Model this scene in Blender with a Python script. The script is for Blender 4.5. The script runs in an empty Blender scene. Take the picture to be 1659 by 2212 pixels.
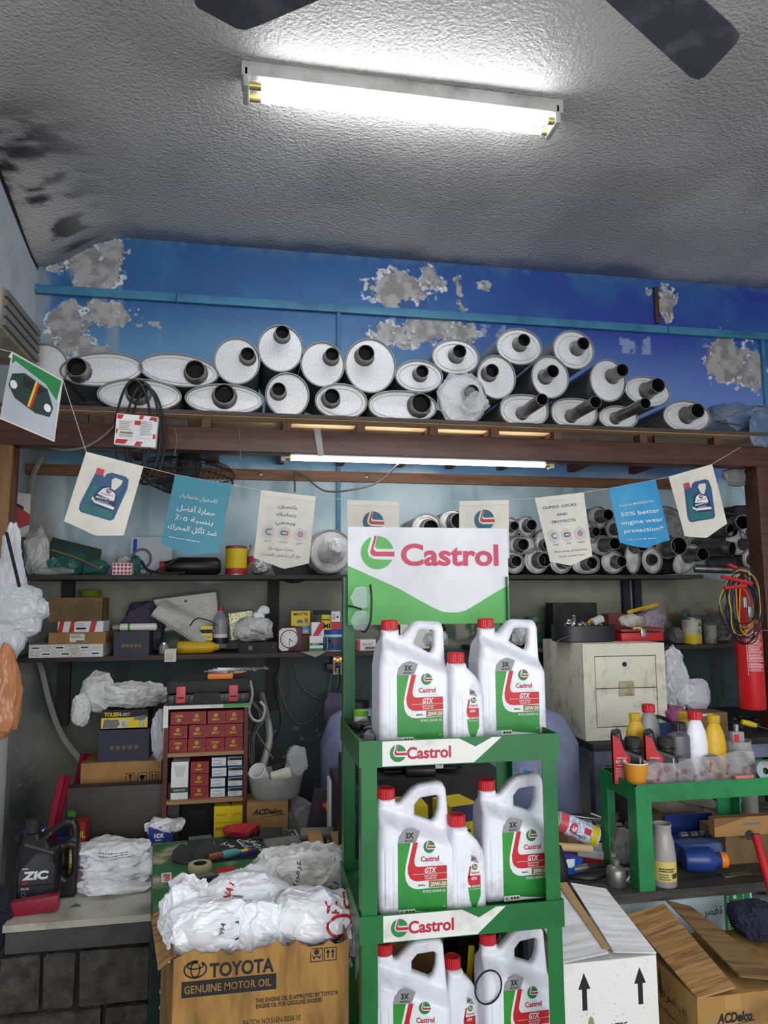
import bpy, bmesh, math, random
import numpy as np
from mathutils import Matrix, Vector, noise as mnoise
from mathutils.bvhtree import BVHTree

# ------------------------------------------------------------------ camera, world, lights, exposure
SC = bpy.context.scene
COL = SC.collection
W, H, F = 1659, 2212, 1560.0
EYE = np.array([0.0, 0.0, 1.5])
YAW, PITCH, ROLL = (math.radians(a) for a in (10.3, 6.8, -0.35))
FWD = np.array([math.sin(YAW)*math.cos(PITCH), math.cos(YAW)*math.cos(PITCH), math.sin(PITCH)])
_r = np.array([math.cos(YAW), -math.sin(YAW), 0.0]); _u = np.cross(_r, FWD)
RIGHT = _r*math.cos(ROLL)+_u*math.sin(ROLL); UP = _u*math.cos(ROLL)-_r*math.sin(ROLL)
cam = bpy.data.cameras.new('camera'); camo = bpy.data.objects.new('camera', cam); COL.objects.link(camo)
camo.matrix_world = Matrix(((RIGHT[0], UP[0], -FWD[0], EYE[0]), (RIGHT[1], UP[1], -FWD[1], EYE[1]),
                            (RIGHT[2], UP[2], -FWD[2], EYE[2]), (0, 0, 0, 1)))
cam.sensor_fit = 'VERTICAL'; cam.sensor_height = 24.0; cam.lens = 24.0*F/H; cam.clip_start = 0.05
SC.camera = camo

wd = bpy.data.worlds.new('world'); SC.world = wd; wd.use_nodes = True
wd.node_tree.nodes['Background'].inputs[0].default_value = (0.85, 0.9, 1.0, 1)
wd.node_tree.nodes['Background'].inputs[1].default_value = 0.35

SC.view_settings.view_transform = 'Standard'; SC.view_settings.look = 'None'
SC.view_settings.gamma = 1.0; SC.view_settings.use_curve_mapping = False
SC.view_settings.exposure = 0.0
TUBE_A, TUBE_B, DAY = 40.0, 24.0, 165.0
cy = SC.cycles; cy.max_bounces = 6; cy.diffuse_bounces = 4; cy.glossy_bounces = 2; cy.transmission_bounces = 3; cy.transparent_max_bounces = 8
cy.caustics_reflective = cy.caustics_refractive = False
# daylight coming in through the open shop front behind the camera
la = bpy.data.lights.new('shop_front_daylight', 'AREA'); la.shape = 'RECTANGLE'; la.size = 4.2; la.size_y = 2.4
la.energy = DAY; la.color = (0.95, 0.97, 1.0)
lo = bpy.data.objects.new('shop_front_daylight', la); COL.objects.link(lo)
lo.location = (1.1, -2.4, 1.75); lo.rotation_euler = (math.radians(90), 0, 0)

# ------------------------------------------------------------------ pixel -> world helpers (a pixel plus a real depth or height)
def ray(px, py): return FWD+RIGHT*(px-W/2)/F-UP*(py-H/2)/F
def A(px, py, Y):
    d = ray(px, py); return EYE+d*(Y/d[1])
def AZ(px, py, z):
    d = ray(px, py); return EYE+d*((z-EYE[2])/d[2])
def span(x0, y0, x1, y1, Y):
    ym, xm = (y0+y1)/2, (x0+x1)/2
    return A(x0, ym, Y)[0], A(x1, ym, Y)[0], A(xm, y1, Y)[2], A(xm, y0, Y)[2]
def mpp(Y, px=830, py=1106):   # metres per pixel at that place
    return float((A(px, py, Y)-EYE)@FWD)/F

# ------------------------------------------------------------------ materials
def lin(c):
    o = []
    for v in c[:3]:
        v = v/255.0; o.append(v/12.92 if v <= .04045 else ((v+.055)/1.055)**2.4)
    return (*o, 1.0)
MATS = {}
def mat(name, c, rough=.5, metal=0., c2=None, scale=6., lo=.45, hi=.7, bump=0., bscale=80., alpha=1., trans=0., emit=0., detail=3.,
        stretch=None, spec=.5, bdist=.004, ior=1.45, vary=.06):
    if name in MATS: return MATS[name]
    m = bpy.data.materials.new(name); m.use_nodes = True; MATS[name] = m
    nt = m.node_tree; N = nt.nodes; L = nt.links; b = N['Principled BSDF']
    b.inputs['Roughness'].default_value = rough; b.inputs['Metallic'].default_value = metal
    b.inputs['Specular IOR Level'].default_value = spec; b.inputs['IOR'].default_value = ior
    b.inputs['Base Color'].default_value = lin(c)
    if alpha < 1: b.inputs['Alpha'].default_value = alpha
    if trans: b.inputs['Transmission Weight'].default_value = trans
    if emit:
        b.inputs['Emission Color'].default_value = lin(c); b.inputs['Emission Strength'].default_value = emit
        return m
    tc = N.new('ShaderNodeTexCoord'); mp = N.new('ShaderNodeMapping'); L.new(tc.outputs['Object'], mp.inputs[0])
    if stretch: mp.inputs['Scale'].default_value = stretch
    if c2 is None:
        k = 1-vary*2.2; c2 = tuple(v*k for v in c[:3]); lo, hi = .3, .75
    nz = N.new('ShaderNodeTexNoise'); nz.inputs['Scale'].default_value = scale; nz.inputs['Detail'].default_value = detail
    nz.inputs['Roughness'].default_value = .62; L.new(mp.outputs[0], nz.inputs['Vector'])
    cr = N.new('ShaderNodeValToRGB'); cr.color_ramp.elements[0].position = lo; cr.color_ramp.elements[1].position = hi
    cr.color_ramp.elements[0].color = lin(c); cr.color_ramp.elements[1].color = lin(c2)
    L.new(nz.outputs['Fac'], cr.inputs[0]); L.new(cr.outputs[0], b.inputs['Base Color'])
    if bump:
        n2 = N.new('ShaderNodeTexNoise'); n2.inputs['Scale'].default_value = bscale; n2.inputs['Detail'].default_value = 3
        L.new(mp.outputs[0], n2.inputs['Vector'])
        bp = N.new('ShaderNodeBump'); bp.inputs['Strength'].default_value = bump; bp.inputs['Distance'].default_value = bdist
        L.new(n2.outputs['Fac'], bp.inputs['Height']); L.new(bp.outputs[0], b.inputs['Normal'])
    return m

# ------------------------------------------------------------------ mesh builder
class MB:
    def __init__(s): s.v = []; s.f = []
    def add(s, vs, fs, M=None):
        k = len(s.v)
        if M is not None: vs = [tuple(M @ Vector(v)) for v in vs]
        s.v += [tuple(float(c) for c in v) for v in vs]; s.f += [tuple(i+k for i in f) for f in fs]; return s
    def bx(s, x0, x1, y0, y1, z0, z1, M=None, bev=0.):
        if bev:
            bm = bmesh.new(); bmesh.ops.create_cube(bm, size=1)
            for v in bm.verts: v.co = ((x0+x1)/2+v.co.x*(x1-x0), (y0+y1)/2+v.co.y*(y1-y0), (z0+z1)/2+v.co.z*(z1-z0))
            bmesh.ops.bevel(bm, geom=list(bm.edges), offset=bev, segments=2, profile=.6, affect='EDGES')
            bm.verts.index_update(); vs = [v.co[:] for v in bm.verts]; fs = [[v.index for v in f.verts] for f in bm.faces]; bm.free()
            return s.add(vs, fs, M)
        vs = [(x, y, z) for z in (z0, z1) for y in (y0, y1) for x in (x0, x1)]
        return s.add(vs, [(0, 2, 3, 1), (4, 5, 7, 6), (0, 1, 5, 4), (2, 6, 7, 3), (0, 4, 6, 2), (1, 3, 7, 5)], M)
    def tube(s, path, r, n=8, M=None, caps=True):
        P = [Vector(p) for p in path]; rr = r if hasattr(r, '__len__') else [r]*len(P)
        vs = []; prev = None
        for i, p in enumerate(P):
            t = (P[min(i+1, len(P)-1)]-P[max(i-1, 0)])
            t = t.normalized() if t.length > 1e-9 else Vector((0, 0, 1))
            if prev is None:
                a = t.orthogonal().normalized()
            else:
                a = prev-t*prev.dot(t); a = a.normalized() if a.length > 1e-6 else t.orthogonal().normalized()
            prev = a; b = t.cross(a)
            for k in range(n):
                an = 2*math.pi*k/n; vs.append(p+(a*math.cos(an)+b*math.sin(an))*rr[i])
        fs = []
        for i in range(len(P)-1):
            for k in range(n):
                a0 = i*n+k; a1 = i*n+(k+1) % n; fs.append((a0, a1, a1+n, a0+n))
        if caps: fs += [tuple(range(n-1, -1, -1)), tuple(range((len(P)-1)*n, len(P)*n))]
        return s.add(vs, fs, M)
    def lathe(s, prof, n=24, M=None, sx=1., sy=1., c0=True, c1=True):       # profile of (r, z) about local z
        vs = []; fs = []
        for r, z in prof:
            for k in range(n):
                a = 2*math.pi*k/n; vs.append((r*sx*math.cos(a), r*sy*math.sin(a), z))
        for i in range(len(prof)-1):
            for k in range(n):
                a0 = i*n+k; a1 = i*n+(k+1) % n; fs.append((a0, a1, a1+n, a0+n))
        if c0 and prof[0][0] > 1e-6: fs.append(tuple(range(n-1, -1, -1)))
        if c1 and prof[-1][0] > 1e-6: fs.append(tuple(range((len(prof)-1)*n, len(prof)*n)))
        return s.add(vs, fs, M)
    def prism(s, pts, y0, y1, M=None):                     # polygon in local xz, extruded along y
        n = len(pts); vs = [(x, y0, z) for x, z in pts]+[(x, y1, z) for x, z in pts]
        fs = [tuple(range(n)), tuple(range(2*n-1, n-1, -1))]+[(i, i+n, (i+1) % n+n, (i+1) % n) for i in range(n)]
        return s.add(vs, fs, M)
    def mesh(s, name, smooth=40):
        me = bpy.data.meshes.new(name); me.from_pydata(s.v, [], s.f); me.update()
        bm = bmesh.new(); bm.from_mesh(me); bmesh.ops.remove_doubles(bm, verts=bm.verts, dist=1e-6); bmesh.ops.recalc_face_normals(bm, faces=bm.faces); bm.to_mesh(me); bm.free()
        if smooth:
            me.polygons.foreach_set('use_smooth', [True]*len(me.polygons)); me.set_sharp_from_angle(angle=math.radians(smooth))
        return me
    def obj(s, name, m, parent=None, smooth=40, **kw):
        return link(name, s.mesh(name, smooth), m, parent, **kw)

def tag(o, label=None, cat=None, group=None, kind=None):
    for k, v in (('label', label), ('category', cat), ('group', group), ('kind', kind)):
        if v: o[k] = v
    return o
def link(name, me, m=None, parent=None, label=None, cat=None, group=None, kind=None):
    if m is not None and len(me.materials) == 0: me.materials.append(m)
    o = bpy.data.objects.new(name, me); COL.objects.link(o)
    if parent is not None: o.parent = parent
    return tag(o, label, cat, group, kind)
def T(name, label, cat, loc=(0, 0, 0), rz=0., group=None, rot=None):
    o = bpy.data.objects.new(name, None); COL.objects.link(o); o.empty_display_size = .05
    o.location = tuple(float(c) for c in loc); o.rotation_euler = rot if rot else (0, 0, rz)
    return tag(o, label, cat, group)
def dup(root, loc, rz=0., label=None, group=None, rot=None):
    r = root.copy(); COL.objects.link(r); r.location = tuple(float(c) for c in loc); r.rotation_euler = rot if rot else (0, 0, rz)
    tag(r, label, None, group)
    for ch in root.children:
        c = ch.copy(); COL.objects.link(c); c.parent = r
        for g in ch.children:
            d = g.copy(); COL.objects.link(d); d.parent = c
    return r
def struct(o): o['kind'] = 'structure'; return o
def RZ(a): return Matrix.Rotation(a, 4, 'Z')
def TR(*p): return Matrix.Translation(Vector([float(c) for c in p]))
def AX(p, d, up=(0, 0, 1)):      # frame whose z axis is d, placed at p
    z = Vector(d).normalized(); u = Vector(up)
    if abs(z.dot(u)) > .98: u = Vector((0, 1, 0))
    x = u.cross(z).normalized(); y = z.cross(x)
    return Matrix(((x.x, y.x, z.x, p[0]), (x.y, y.y, z.y, p[1]), (x.z, y.z, z.z, p[2]), (0, 0, 0, 1)))
def FRONT(x=0, y=0, z=0): return Matrix(((1, 0, 0, x), (0, 0, -1, y), (0, 1, 0, z), (0, 0, 0, 1)))    # face looking along -y
def TOPF(x=0, y=0, z=0): return TR(x, y, z)

# ------------------------------------------------------------------ text and flat print
_ar = {}
for _c, _k, _n in (('ء', 0xFE80, 1), ('آ', 0xFE81, 2), ('أ', 0xFE83, 2), ('إ', 0xFE87, 2), ('ا', 0xFE8D, 2), ('ب', 0xFE8F, 4), ('ة', 0xFE93, 2),
                   ('ت', 0xFE95, 4), ('ث', 0xFE99, 4), ('ج', 0xFE9D, 4), ('ح', 0xFEA1, 4), ('د', 0xFEA9, 2), ('ر', 0xFEAD, 2), ('ز', 0xFEAF, 2),
                   ('س', 0xFEB1, 4), ('ش', 0xFEB5, 4), ('ص', 0xFEB9, 4), ('ض', 0xFEBD, 4), ('ع', 0xFEC9, 4), ('غ', 0xFECD, 4), ('ف', 0xFED1, 4),
                   ('ق', 0xFED5, 4), ('ك', 0xFED9, 4), ('ل', 0xFEDD, 4), ('م', 0xFEE1, 4), ('ن', 0xFEE5, 4), ('ه', 0xFEE9, 4), ('و', 0xFEED, 2),
                   ('ى', 0xFEEF, 2), ('ي', 0xFEF1, 4)):
    _ar[_c] = (_k, _n)
def shape(s):
    if not any(c in _ar for c in s): return s
    out = []; prev = False
    for i, c in enumerate(s):
        if c not in _ar: out.append(c); prev = False; continue
        k, n = _ar[c]; nx = i+1 < len(s) and s[i+1] in _ar and s[i+1] != 'ء'; joins = n == 4
        if prev and joins and nx: g = k+3
        elif prev: g = k+1
        elif joins and nx: g = k+2
        else: g = k
        out.append(chr(g)); prev = joins and nx
    return ''.join(reversed(out))
_TX = {}
def glyphs(s, bold=0., shear=0., res=2):
    key = (s, bold, shear, res)
    if key not in _TX:
        c = bpy.data.curves.new('t', 'FONT'); c.body = shape(s); c.resolution_u = res; c.offset = bold; c.shear = shear
        o = bpy.data.objects.new('t', c); me = o.to_mesh(); vs = np.array([v.co[:2] for v in me.vertices]) if len(me.vertices) else np.zeros((0, 2))
        fs = [tuple(p.vertices) for p in me.polygons]; o.to_mesh_clear(); bpy.data.objects.remove(o); bpy.data.curves.remove(c)
        _TX[key] = (vs, fs)
    return _TX[key]
class Dec:
    """flat print on a face: frame M has x right, y up, z out of the face"""
    def __init__(s, parent, M, base=.0004): s.p = parent; s.M = M; s.b = base; s.d = {}
    def _m(s, kind, m): return s.d.setdefault((kind, m.name), (MB(), m))[0]
    def poly(s, pts, m, l=0):
        s._m('printed_panel', m).add([(x, y, s.b*(l+1)) for x, y in pts], [tuple(range(len(pts)))], s.M); return s
    def rect(s, x0, y0, x1, y1, m, l=0): return s.poly([(x0, y0), (x1, y0), (x1, y1), (x0, y1)], m, l)
    def disc(s, cx, cy, r, m, l=0, n=28, ry=None):
        return s.poly([(cx+r*math.cos(2*math.pi*k/n), cy+(ry or r)*math.sin(2*math.pi*k/n)) for k in range(n)], m, l)
    def stroke(s, path, w, m, l=0, closed=False):
        n = len(path); 
        for i in range(n if closed else n-1):
            a, b = path[i], path[(i+1) % n]; dx, dy = b[0]-a[0], b[1]-a[1]; q = math.hypot(dx, dy) or 1; ox, oy = -dy/q*w/2, dx/q*w/2
            s.poly([(a[0]-ox, a[1]-oy), (b[0]-ox, b[1]-oy), (b[0]+ox, b[1]+oy), (a[0]+ox, a[1]+oy)], m, l)
        return s
    def ring(s, cx, cy, r, w, m, l=0, ry=None, n=24):
        return s.stroke([(cx+r*math.cos(2*math.pi*k/n), cy+(ry or r)*math.sin(2*math.pi*k/n)) for k in range(n)], w, m, l, True)
    def text(s, t, cx, cy, h, m, l=2, w=None, bold=0., shear=0., rot=0., align='C', wrap=None):
        vs, fs = glyphs(t, bold, shear, 5 if h > .02 else 2)
        if not len(vs): return s
        x0, x1 = vs[:, 0].min(), vs[:, 0].max(); k = h/.72; kx = (w/(x1-x0)) if w else k
        off = (x0+x1)/2 if align == 'C' else x0 if align == 'L' else x1
        X = (vs[:, 0]-off)*kx; Y = (vs[:, 1]-.36)*k; ca, sa = math.cos(rot), math.sin(rot)
        s._m('lettering', m).add([(cx+x*ca-y*sa, cy+x*sa+y*ca, s.b*(l+1)) for x, y in zip(X, Y)], fs, s.M); return s
    def lines(s, x0, y0, x1, y1, n, m, l=2, seed=1, fill=.5):       # unreadably small print
        rnd = random.Random(seed); st = (y1-y0)/n
        for i in range(n):
            y = y1-st*(i+.5); x = x0; e = x0+(x1-x0)*rnd.uniform(.7, 1)
            while x < e:
                q = rnd.uniform(.04, .12)*(x1-x0); s.rect(x, y-st*fill/2, min(x+q, e), y+st*fill/2, m, l); x += q+(x1-x0)*.025
        return s
    def done(s, bvh=None, dist=.0008, cast=None, fmap=None):
        for (kind, _), (mb, m) in s.d.items():
            if fmap: mb.v = [fmap(*v) for v in mb.v]
            if bvh is not None:
                cd = Vector(cast); nv = []; ok = set(); Mi = s.M.inverted()
                for i, v in enumerate(mb.v):
                    h = bvh.ray_cast(Vector(v)-cd*.6, cd)
                    if h[0] is None: nv.append(v)
                    else: nv.append(tuple(h[0]-cd*(dist+(Mi @ Vector(v)).z))); ok.add(i)
                mb.v = nv; mb.f = [f for f in mb.f if all(i in ok for i in f)]
            if mb.f: 
                me = bpy.data.meshes.new(kind); me.from_pydata(mb.v, [], mb.f); me.update(); link(kind, me, m, s.p)
        s.d = {}
        return s

# ------------------------------------------------------------------ implicit surfaces (for moulded plastic bottles)
def poly_sdf(P, pts):
    """signed distance of points P (...,2) to polygon"""
    pts = np.array(pts, float); d = np.full(P.shape[:-1], 1e9); ins = np.zeros(P.shape[:-1], bool); n = len(pts)
    for i in range(n):
        a, b = pts[i], pts[(i+1) % n]; e = b-a; w = P-a
        t = np.clip((w@e)/(e@e), 0, 1); q = w-t[..., None]*e; d = np.minimum(d, (q**2).sum(-1))
        c = ((a[1] <= P[..., 1]) != (b[1] <= P[..., 1]))
        with np.errstate(divide='ignore', invalid='ignore'):
            xx = a[0]+(P[..., 1]-a[1])/(b[1]-a[1] if b[1] != a[1] else 1e-12)*e[0]
        ins ^= c & (P[..., 0] < xx)
    return np.where(ins, -1, 1)*np.sqrt(d)
def nets(fn, lo, hi, h, name, relax=2):
    n = [int(math.ceil((hi[i]-lo[i])/h))+1 for i in range(3)]
    ax = [lo[i]+h*np.arange(n[i]) for i in range(3)]
    G = np.stack(np.meshgrid(*ax, indexing='ij'), -1); V = fn(G); S = V < 0
    cnt = np.zeros([k-1 for k in n]); acc = np.zeros([k-1 for k in n]+[3])
    cor = [(i, j, k) for i in (0, 1) for j in (0, 1) for k in (0, 1)]
    def sl(c): return tuple(slice(c[i], n[i]-1+c[i]) for i in range(3))
    for a in cor:
        for d in range(3):
            if a[d]: continue
            b = list(a); b[d] = 1; va, vb = V[sl(a)], V[sl(b)]; x = (va < 0) != (vb < 0)
            t = np.where(x, va/np.where(x, va-vb, 1), 0)
            pos = np.array(a)+t[..., None]*np.eye(3)[d]; acc += np.where(x[..., None], pos, 0); cnt += x
    act = cnt > 0; idx = -np.ones(act.shape, int); idx[act] = np.arange(act.sum())
    base = np.stack(np.meshgrid(*[np.arange(k-1) for k in n], indexing='ij'), -1)[act]
    P = np.array(lo)+h*(base+acc[act]/cnt[act][:, None])
    for _ in range(relax):                                   # project onto the surface
        e = h*.25; v = fn(P); g = np.stack([(fn(P+np.eye(3)[i]*e)-fn(P-np.eye(3)[i]*e))/(2*e) for i in range(3)], -1)
        P = P-np.clip(v/np.maximum((g**2).sum(-1), .05), -h*.5, h*.5)[:, None]*g
    F_ = []
    for d in range(3):
        o1, o2 = [i for i in range(3) if i != d]
        s0 = [slice(1, n[i]-1) for i in range(3)]; s0[d] = slice(0, n[d]-1); s1 = list(s0); s1[d] = slice(1, n[d])
        x = S[tuple(s0)] != S[tuple(s1)]; fl = S[tuple(s0)][x]
        ij = np.argwhere(x); off = np.array([1, 1, 1]); off[d] = 0; ij = ij+off
        def at(da, db):
            q = ij.copy(); q[:, o1] -= da; q[:, o2] -= db; return idx[q[:, 0], q[:, 1], q[:, 2]]
        F_.append(np.stack([at(0, 0), at(1, 0), at(1, 1), at(0, 1)], -1))
    Fq = np.concatenate(F_); me = bpy.data.meshes.new(name); me.from_pydata(P.tolist(), [], Fq.tolist()); me.update()
    bm = bmesh.new(); bm.from_mesh(me); bmesh.ops.recalc_face_normals(bm, faces=bm.faces); bm.to_mesh(me); bm.free()
    me.polygons.foreach_set('use_smooth', [True]*len(me.polygons)); return me

# ------------------------------------------------------------------ crumpled plastic bags and cloth
def folds(P, seed, freq, n=9, warp=.35):
    r = np.random.RandomState(seed); q = P*freq
    q = q+warp*np.sin(q[:, [1, 2, 0]]*1.3+r.rand(3)*6)+warp*.6*np.sin(q[:, [2, 0, 1]]*2.3+r.rand(3)*6)
    h = np.zeros(len(P))
    for k in range(n):
        d = r.randn(3); d /= np.linalg.norm(d); f = .5+1.5*r.rand(); u = q@d*f+r.rand()*2
        h += (np.abs(u % 2-1)-.5)/f
    return h/n**.5
def bag(name, m, parent, c, size, seed=1, amp=.12, freq=None, sub=4, flat=None, fn=None, **kw):
    bm = bmesh.new(); bmesh.ops.create_icosphere(bm, subdivisions=sub-2, radius=1.0); bm.verts.index_update()
    P = np.array([v.co[:] for v in bm.verts]); r = np.random.RandomState(seed); step = 1.1/2**(sub-3)
    J = P+r.randn(*P.shape)*step*.22; J /= np.linalg.norm(J, axis=1)[:, None]
    S = np.array(size, float); L = float(S.mean()); B = np.sign(J)*np.abs(J)**.85*S
    if fn is not None: B = fn(B, J, S)
    fr = freq or 2.2/L
    k = folds(B, seed, fr, 9)*1.1+.5*folds(B, seed+7, fr*2.1, 9)+r.randn(len(B))*.2
    B = B+(J*S/L)*(k*amp*L)[:, None]
    for v, q in zip(bm.verts, B): v.co = q
    bmesh.ops.subdivide_edges(bm, edges=list(bm.edges), cuts=3, use_grid_fill=True, smooth=.0)
    bm.verts.index_update(); bm.normal_update(); NN = np.array([v.normal[:] for v in bm.verts]); B = np.array([v.co[:] for v in bm.verts]); fs = [[v.index for v in f.verts] for f in bm.faces]; bm.free()
    B = B+NN*(folds(B, seed+13, fr*4.5, 8)*amp*L*.3)[:, None]; P = B/S
    B = B+np.array(c, float)
    if flat is not None: B[:, 2] = np.maximum(B[:, 2], flat)
    me = bpy.data.meshes.new(name); me.from_pydata(B.tolist(), [], fs); me.update()
    me.polygons.foreach_set('use_smooth', [True]*len(me.polygons)); me.set_sharp_from_angle(angle=math.radians(24))
    return link(name, me, m, parent, **kw)
def bvh_of(o):
    me = o.data; return BVHTree.FromPolygons([v.co[:] for v in me.vertices], [tuple(p.vertices) for p in me.polygons])
def curve_pts(pts, n=8):           # Catmull-Rom through points
    P = [np.array(p, float) for p in pts]; P = [2*P[0]-P[1]]+P+[2*P[-1]-P[-2]]; out = []
    for i in range(1, len(P)-2):
        for k in range(n):
            t = k/n; a, b, c, d = P[i-1:i+3]
            out.append(.5*((2*b)+(-a+c)*t+(2*a-5*b+4*c-d)*t*t+(-a+3*b-3*c+d)*t**3))
    out.append(P[-2]); return out
def wire(name, label, cat, pts, r, m, parent=None, n=6, group=None, kind=None, seg=8):
    return MB().tube(curve_pts(pts, seg), r, n).obj(name, m, parent, label=label, cat=cat, group=group, kind=kind)

# a plain printed box: px rectangle of the front face at depth Y
def pbox(name, label, cat, px, Y, depth, m, zb=None, zt=None, rz=0., deco=None, group=None, bev=0., top=None):
    x0, x1, z0, z1 = span(*px, Y)
    if zb is not None: z0 = zb
    if zt is not None: z1 = zt
    w, h = x1-x0, z1-z0
    t = T(name, label, cat, ((x0+x1)/2, Y+depth/2, z0), rz, group)
    MB().bx(-w/2, w/2, -depth/2, depth/2, 0, h, bev=bev).obj('body', m, t)
    if deco:
        d = Dec(t, FRONT(-w/2, -depth/2, 0)); deco(d, w, h); d.done()
    if top:
        d = Dec(t, TOPF(-w/2, -depth/2, h)); top(d, w, depth); d.done()
    return t
# ------------------------------------------------------------------ palette
M_lwall = mat('plaster_left', (196, 201, 205), .7, c2=(150, 150, 146), scale=2.5, lo=.5, hi=.8, bump=.25, bscale=40)
M_floor = mat('concrete_floor', (168, 164, 158), .8, c2=(136, 132, 126), scale=3, bump=.3)
M_beam = mat('dark_varnished_beam', (86, 52, 40), .42, c2=(58, 34, 27), scale=9, stretch=(.5, 6, 6), lo=.35, hi=.7)
M_rawwood = mat('pale_plywood', (214, 176, 128), .6, c2=(186, 144, 98), scale=8, stretch=(.4, 5, 5))
M_joist = mat('joist_wood', (98, 68, 50), .6, c2=(72, 48, 36), scale=7, stretch=(5, .5, 5))
M_darkwood = mat('dark_shelf_wood', (70, 58, 50), .6, c2=(42, 36, 32), scale=7, stretch=(.5, 5, 5))
M_postwood = mat('post_wood', (126, 90, 52), .6, c2=(92, 62, 36), scale=7, stretch=(6, 6, .5))
M_conduit = mat('blue_painted_trunking', (66, 128, 158), .5, c2=(48, 98, 132), scale=5)
M_lampmetal = mat('lamp_white_metal', (186, 186, 182), .4, c2=(150, 148, 142), scale=7)
M_tube = mat('tube_glow_a', (247, 250, 255), emit=TUBE_A)
M_tubeb = mat('tube_glow_b', (245, 250, 255), emit=TUBE_B)
M_brass = mat('tube_end_cap', (200, 180, 110), .35, .6)
M_fanblade = mat('fan_blade_dusty', (66, 68, 78), .5, c2=(106, 106, 112), scale=9, lo=.5, hi=.75, detail=6)
M_zinc = mat('galvanised_plate', (206, 208, 210), .42, .35, c2=(188, 191, 193), scale=120, lo=.4, hi=.62, detail=3, bump=.1, bscale=160)
M_zincs = mat('shaded_galvanised_shell', (150, 153, 158), .42, .55, c2=(112, 115, 120), scale=50, detail=3)  # shells darker than the plates: their shade is put into the colour
M_rim = mat('galvanised_rim', (150, 150, 148), .35, .6)
M_pipe = mat('dark_exhaust_pipe', (120, 118, 116), .3, .75, c2=(78, 76, 74), scale=20)
M_pipein = mat('dark_pipe_inside', (14, 14, 15), .8)  # near-black colour for the insides of pipes
M_steel = mat('steel', (176, 178, 180), .28, .85, c2=(130, 130, 130), scale=25)
M_oldsteel = mat('worn_steel', (128, 126, 122), .4, .7, c2=(78, 72, 66), scale=18)
M_blk = mat('black_plastic', (26, 27, 29), .38)
M_blk2 = mat('dull_black', (34, 34, 36), .7, c2=(52, 50, 47), scale=12)
M_white = mat('white_print', (238, 240, 240), .5)
M_red = mat('red_print', (202, 36, 44), .45)
M_darkred = mat('crimson_print', (186, 26, 62), .45)
M_green = mat('green_paint', (28, 122, 58), .38, c2=(22, 96, 50), scale=9, lo=.4, hi=.75)
M_gprint = mat('green_print', (58, 158, 52), .45)
M_gdark = mat('logo_green', (30, 134, 66), .45)
M_grey = mat('grey_print', (150, 152, 152), .45)
M_gold = mat('gold_print', (152, 110, 40), .45)
M_ink = mat('black_ink', (22, 22, 24), .6)
M_jug = mat('white_hdpe', (232, 234, 242), .34, c2=(132, 129, 122), scale=8, lo=.48, hi=.82, detail=8)
M_strip = mat('grubby_white_print', (222, 222, 216), .5, c2=(176, 172, 160), scale=12, lo=.55, hi=.8)
M_cap = mat('red_cap', (196, 30, 42), .38, c2=(168, 60, 62), scale=30, lo=.5, hi=.8)
M_film = mat('clear_film', (225, 230, 232), .18, alpha=.38)
M_bagw = mat('white_bag', (238, 240, 243), .30, c2=(208, 210, 214), scale=9)
M_bagw2 = mat('white_bag_dull', (202, 203, 200), .4, c2=(160, 160, 154), scale=9)
M_bagt = mat('translucent_bag', (225, 229, 236), .25, alpha=.72)
M_bago = mat('orange_bag', (206, 138, 92), .28, alpha=.86)
M_bagteal = mat('teal_bag', (52, 112, 104), .3, alpha=.92)
M_card = mat('cardboard', (166, 126, 76), .75, c2=(132, 98, 56), scale=5, lo=.4, hi=.75, bump=.12, bscale=40)
M_cardd = mat('dirty_cardboard', (156, 120, 66), .8, c2=(84, 64, 38), scale=6, lo=.45, hi=.78, bump=.3, bscale=30)
M_cards = mat('striped_cardboard', (176, 134, 82), .8, c2=(110, 80, 48), scale=10, stretch=(.5, 6, 1), lo=.42, hi=.68, bump=.4, bscale=16)
M_cardgrey = mat('dusky_cardboard', (118, 94, 62), .8, c2=(88, 68, 44), scale=6)
M_paper = mat('paper', (236, 232, 222), .65)
M_cream = mat('cream_flag', (232, 226, 212), .5)
M_wcart = mat('white_carton', (226, 224, 220), .62, c2=(182, 172, 160), scale=5, lo=.52, hi=.8)
M_blue = mat('bright_blue', (30, 84, 196), .4)
M_navy = mat('navy', (34, 38, 58), .5)
M_yel = mat('yellow', (236, 208, 30), .45)
M_yeld = mat('yellow_plastic', (212, 172, 30), .4, c2=(160, 128, 30), scale=10)
M_cable_w = mat('white_cable', (202, 202, 198), .5)
M_cable_g = mat('grey_cable', (120, 116, 106), .6)
M_cable_k = mat('black_cable', (24, 24, 25), .5)

# ------------------------------------------------------------------ room shell
LX, RX, WY, CZ, FY = -1.155, 3.75, 3.94, 3.48, -2.45
def vnoise(x, z, scale, octv=4, seed=0, rough=.5):
    r = np.random.RandomState(seed); tab = r.rand(256, 256); o = np.zeros_like(x); amp, tot = 1., 0.
    for k in range(octv):
        u, v = x*scale*2**k+17.3*k+40, z*scale*2**k+9.1*k+40; i, j = np.floor(u).astype(int), np.floor(v).astype(int); fu, fv = u-i, v-j
        fu, fv = fu*fu*(3-2*fu), fv*fv*(3-2*fv); i0, i1, j0, j1 = i % 256, (i+1) % 256, j % 256, (j+1) % 256
        o += amp*((tab[i0, j0]*(1-fu)+tab[i1, j0]*fu)*(1-fv)+(tab[i0, j1]*(1-fu)+tab[i1, j1]*fu)*fv); tot += amp; amp *= rough
    return o/tot
def npstep(v, lo, hi):
    t = np.clip((v-lo)/(hi-lo), 0, 1); return (t*t*(3-2*t))[..., None]
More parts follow.
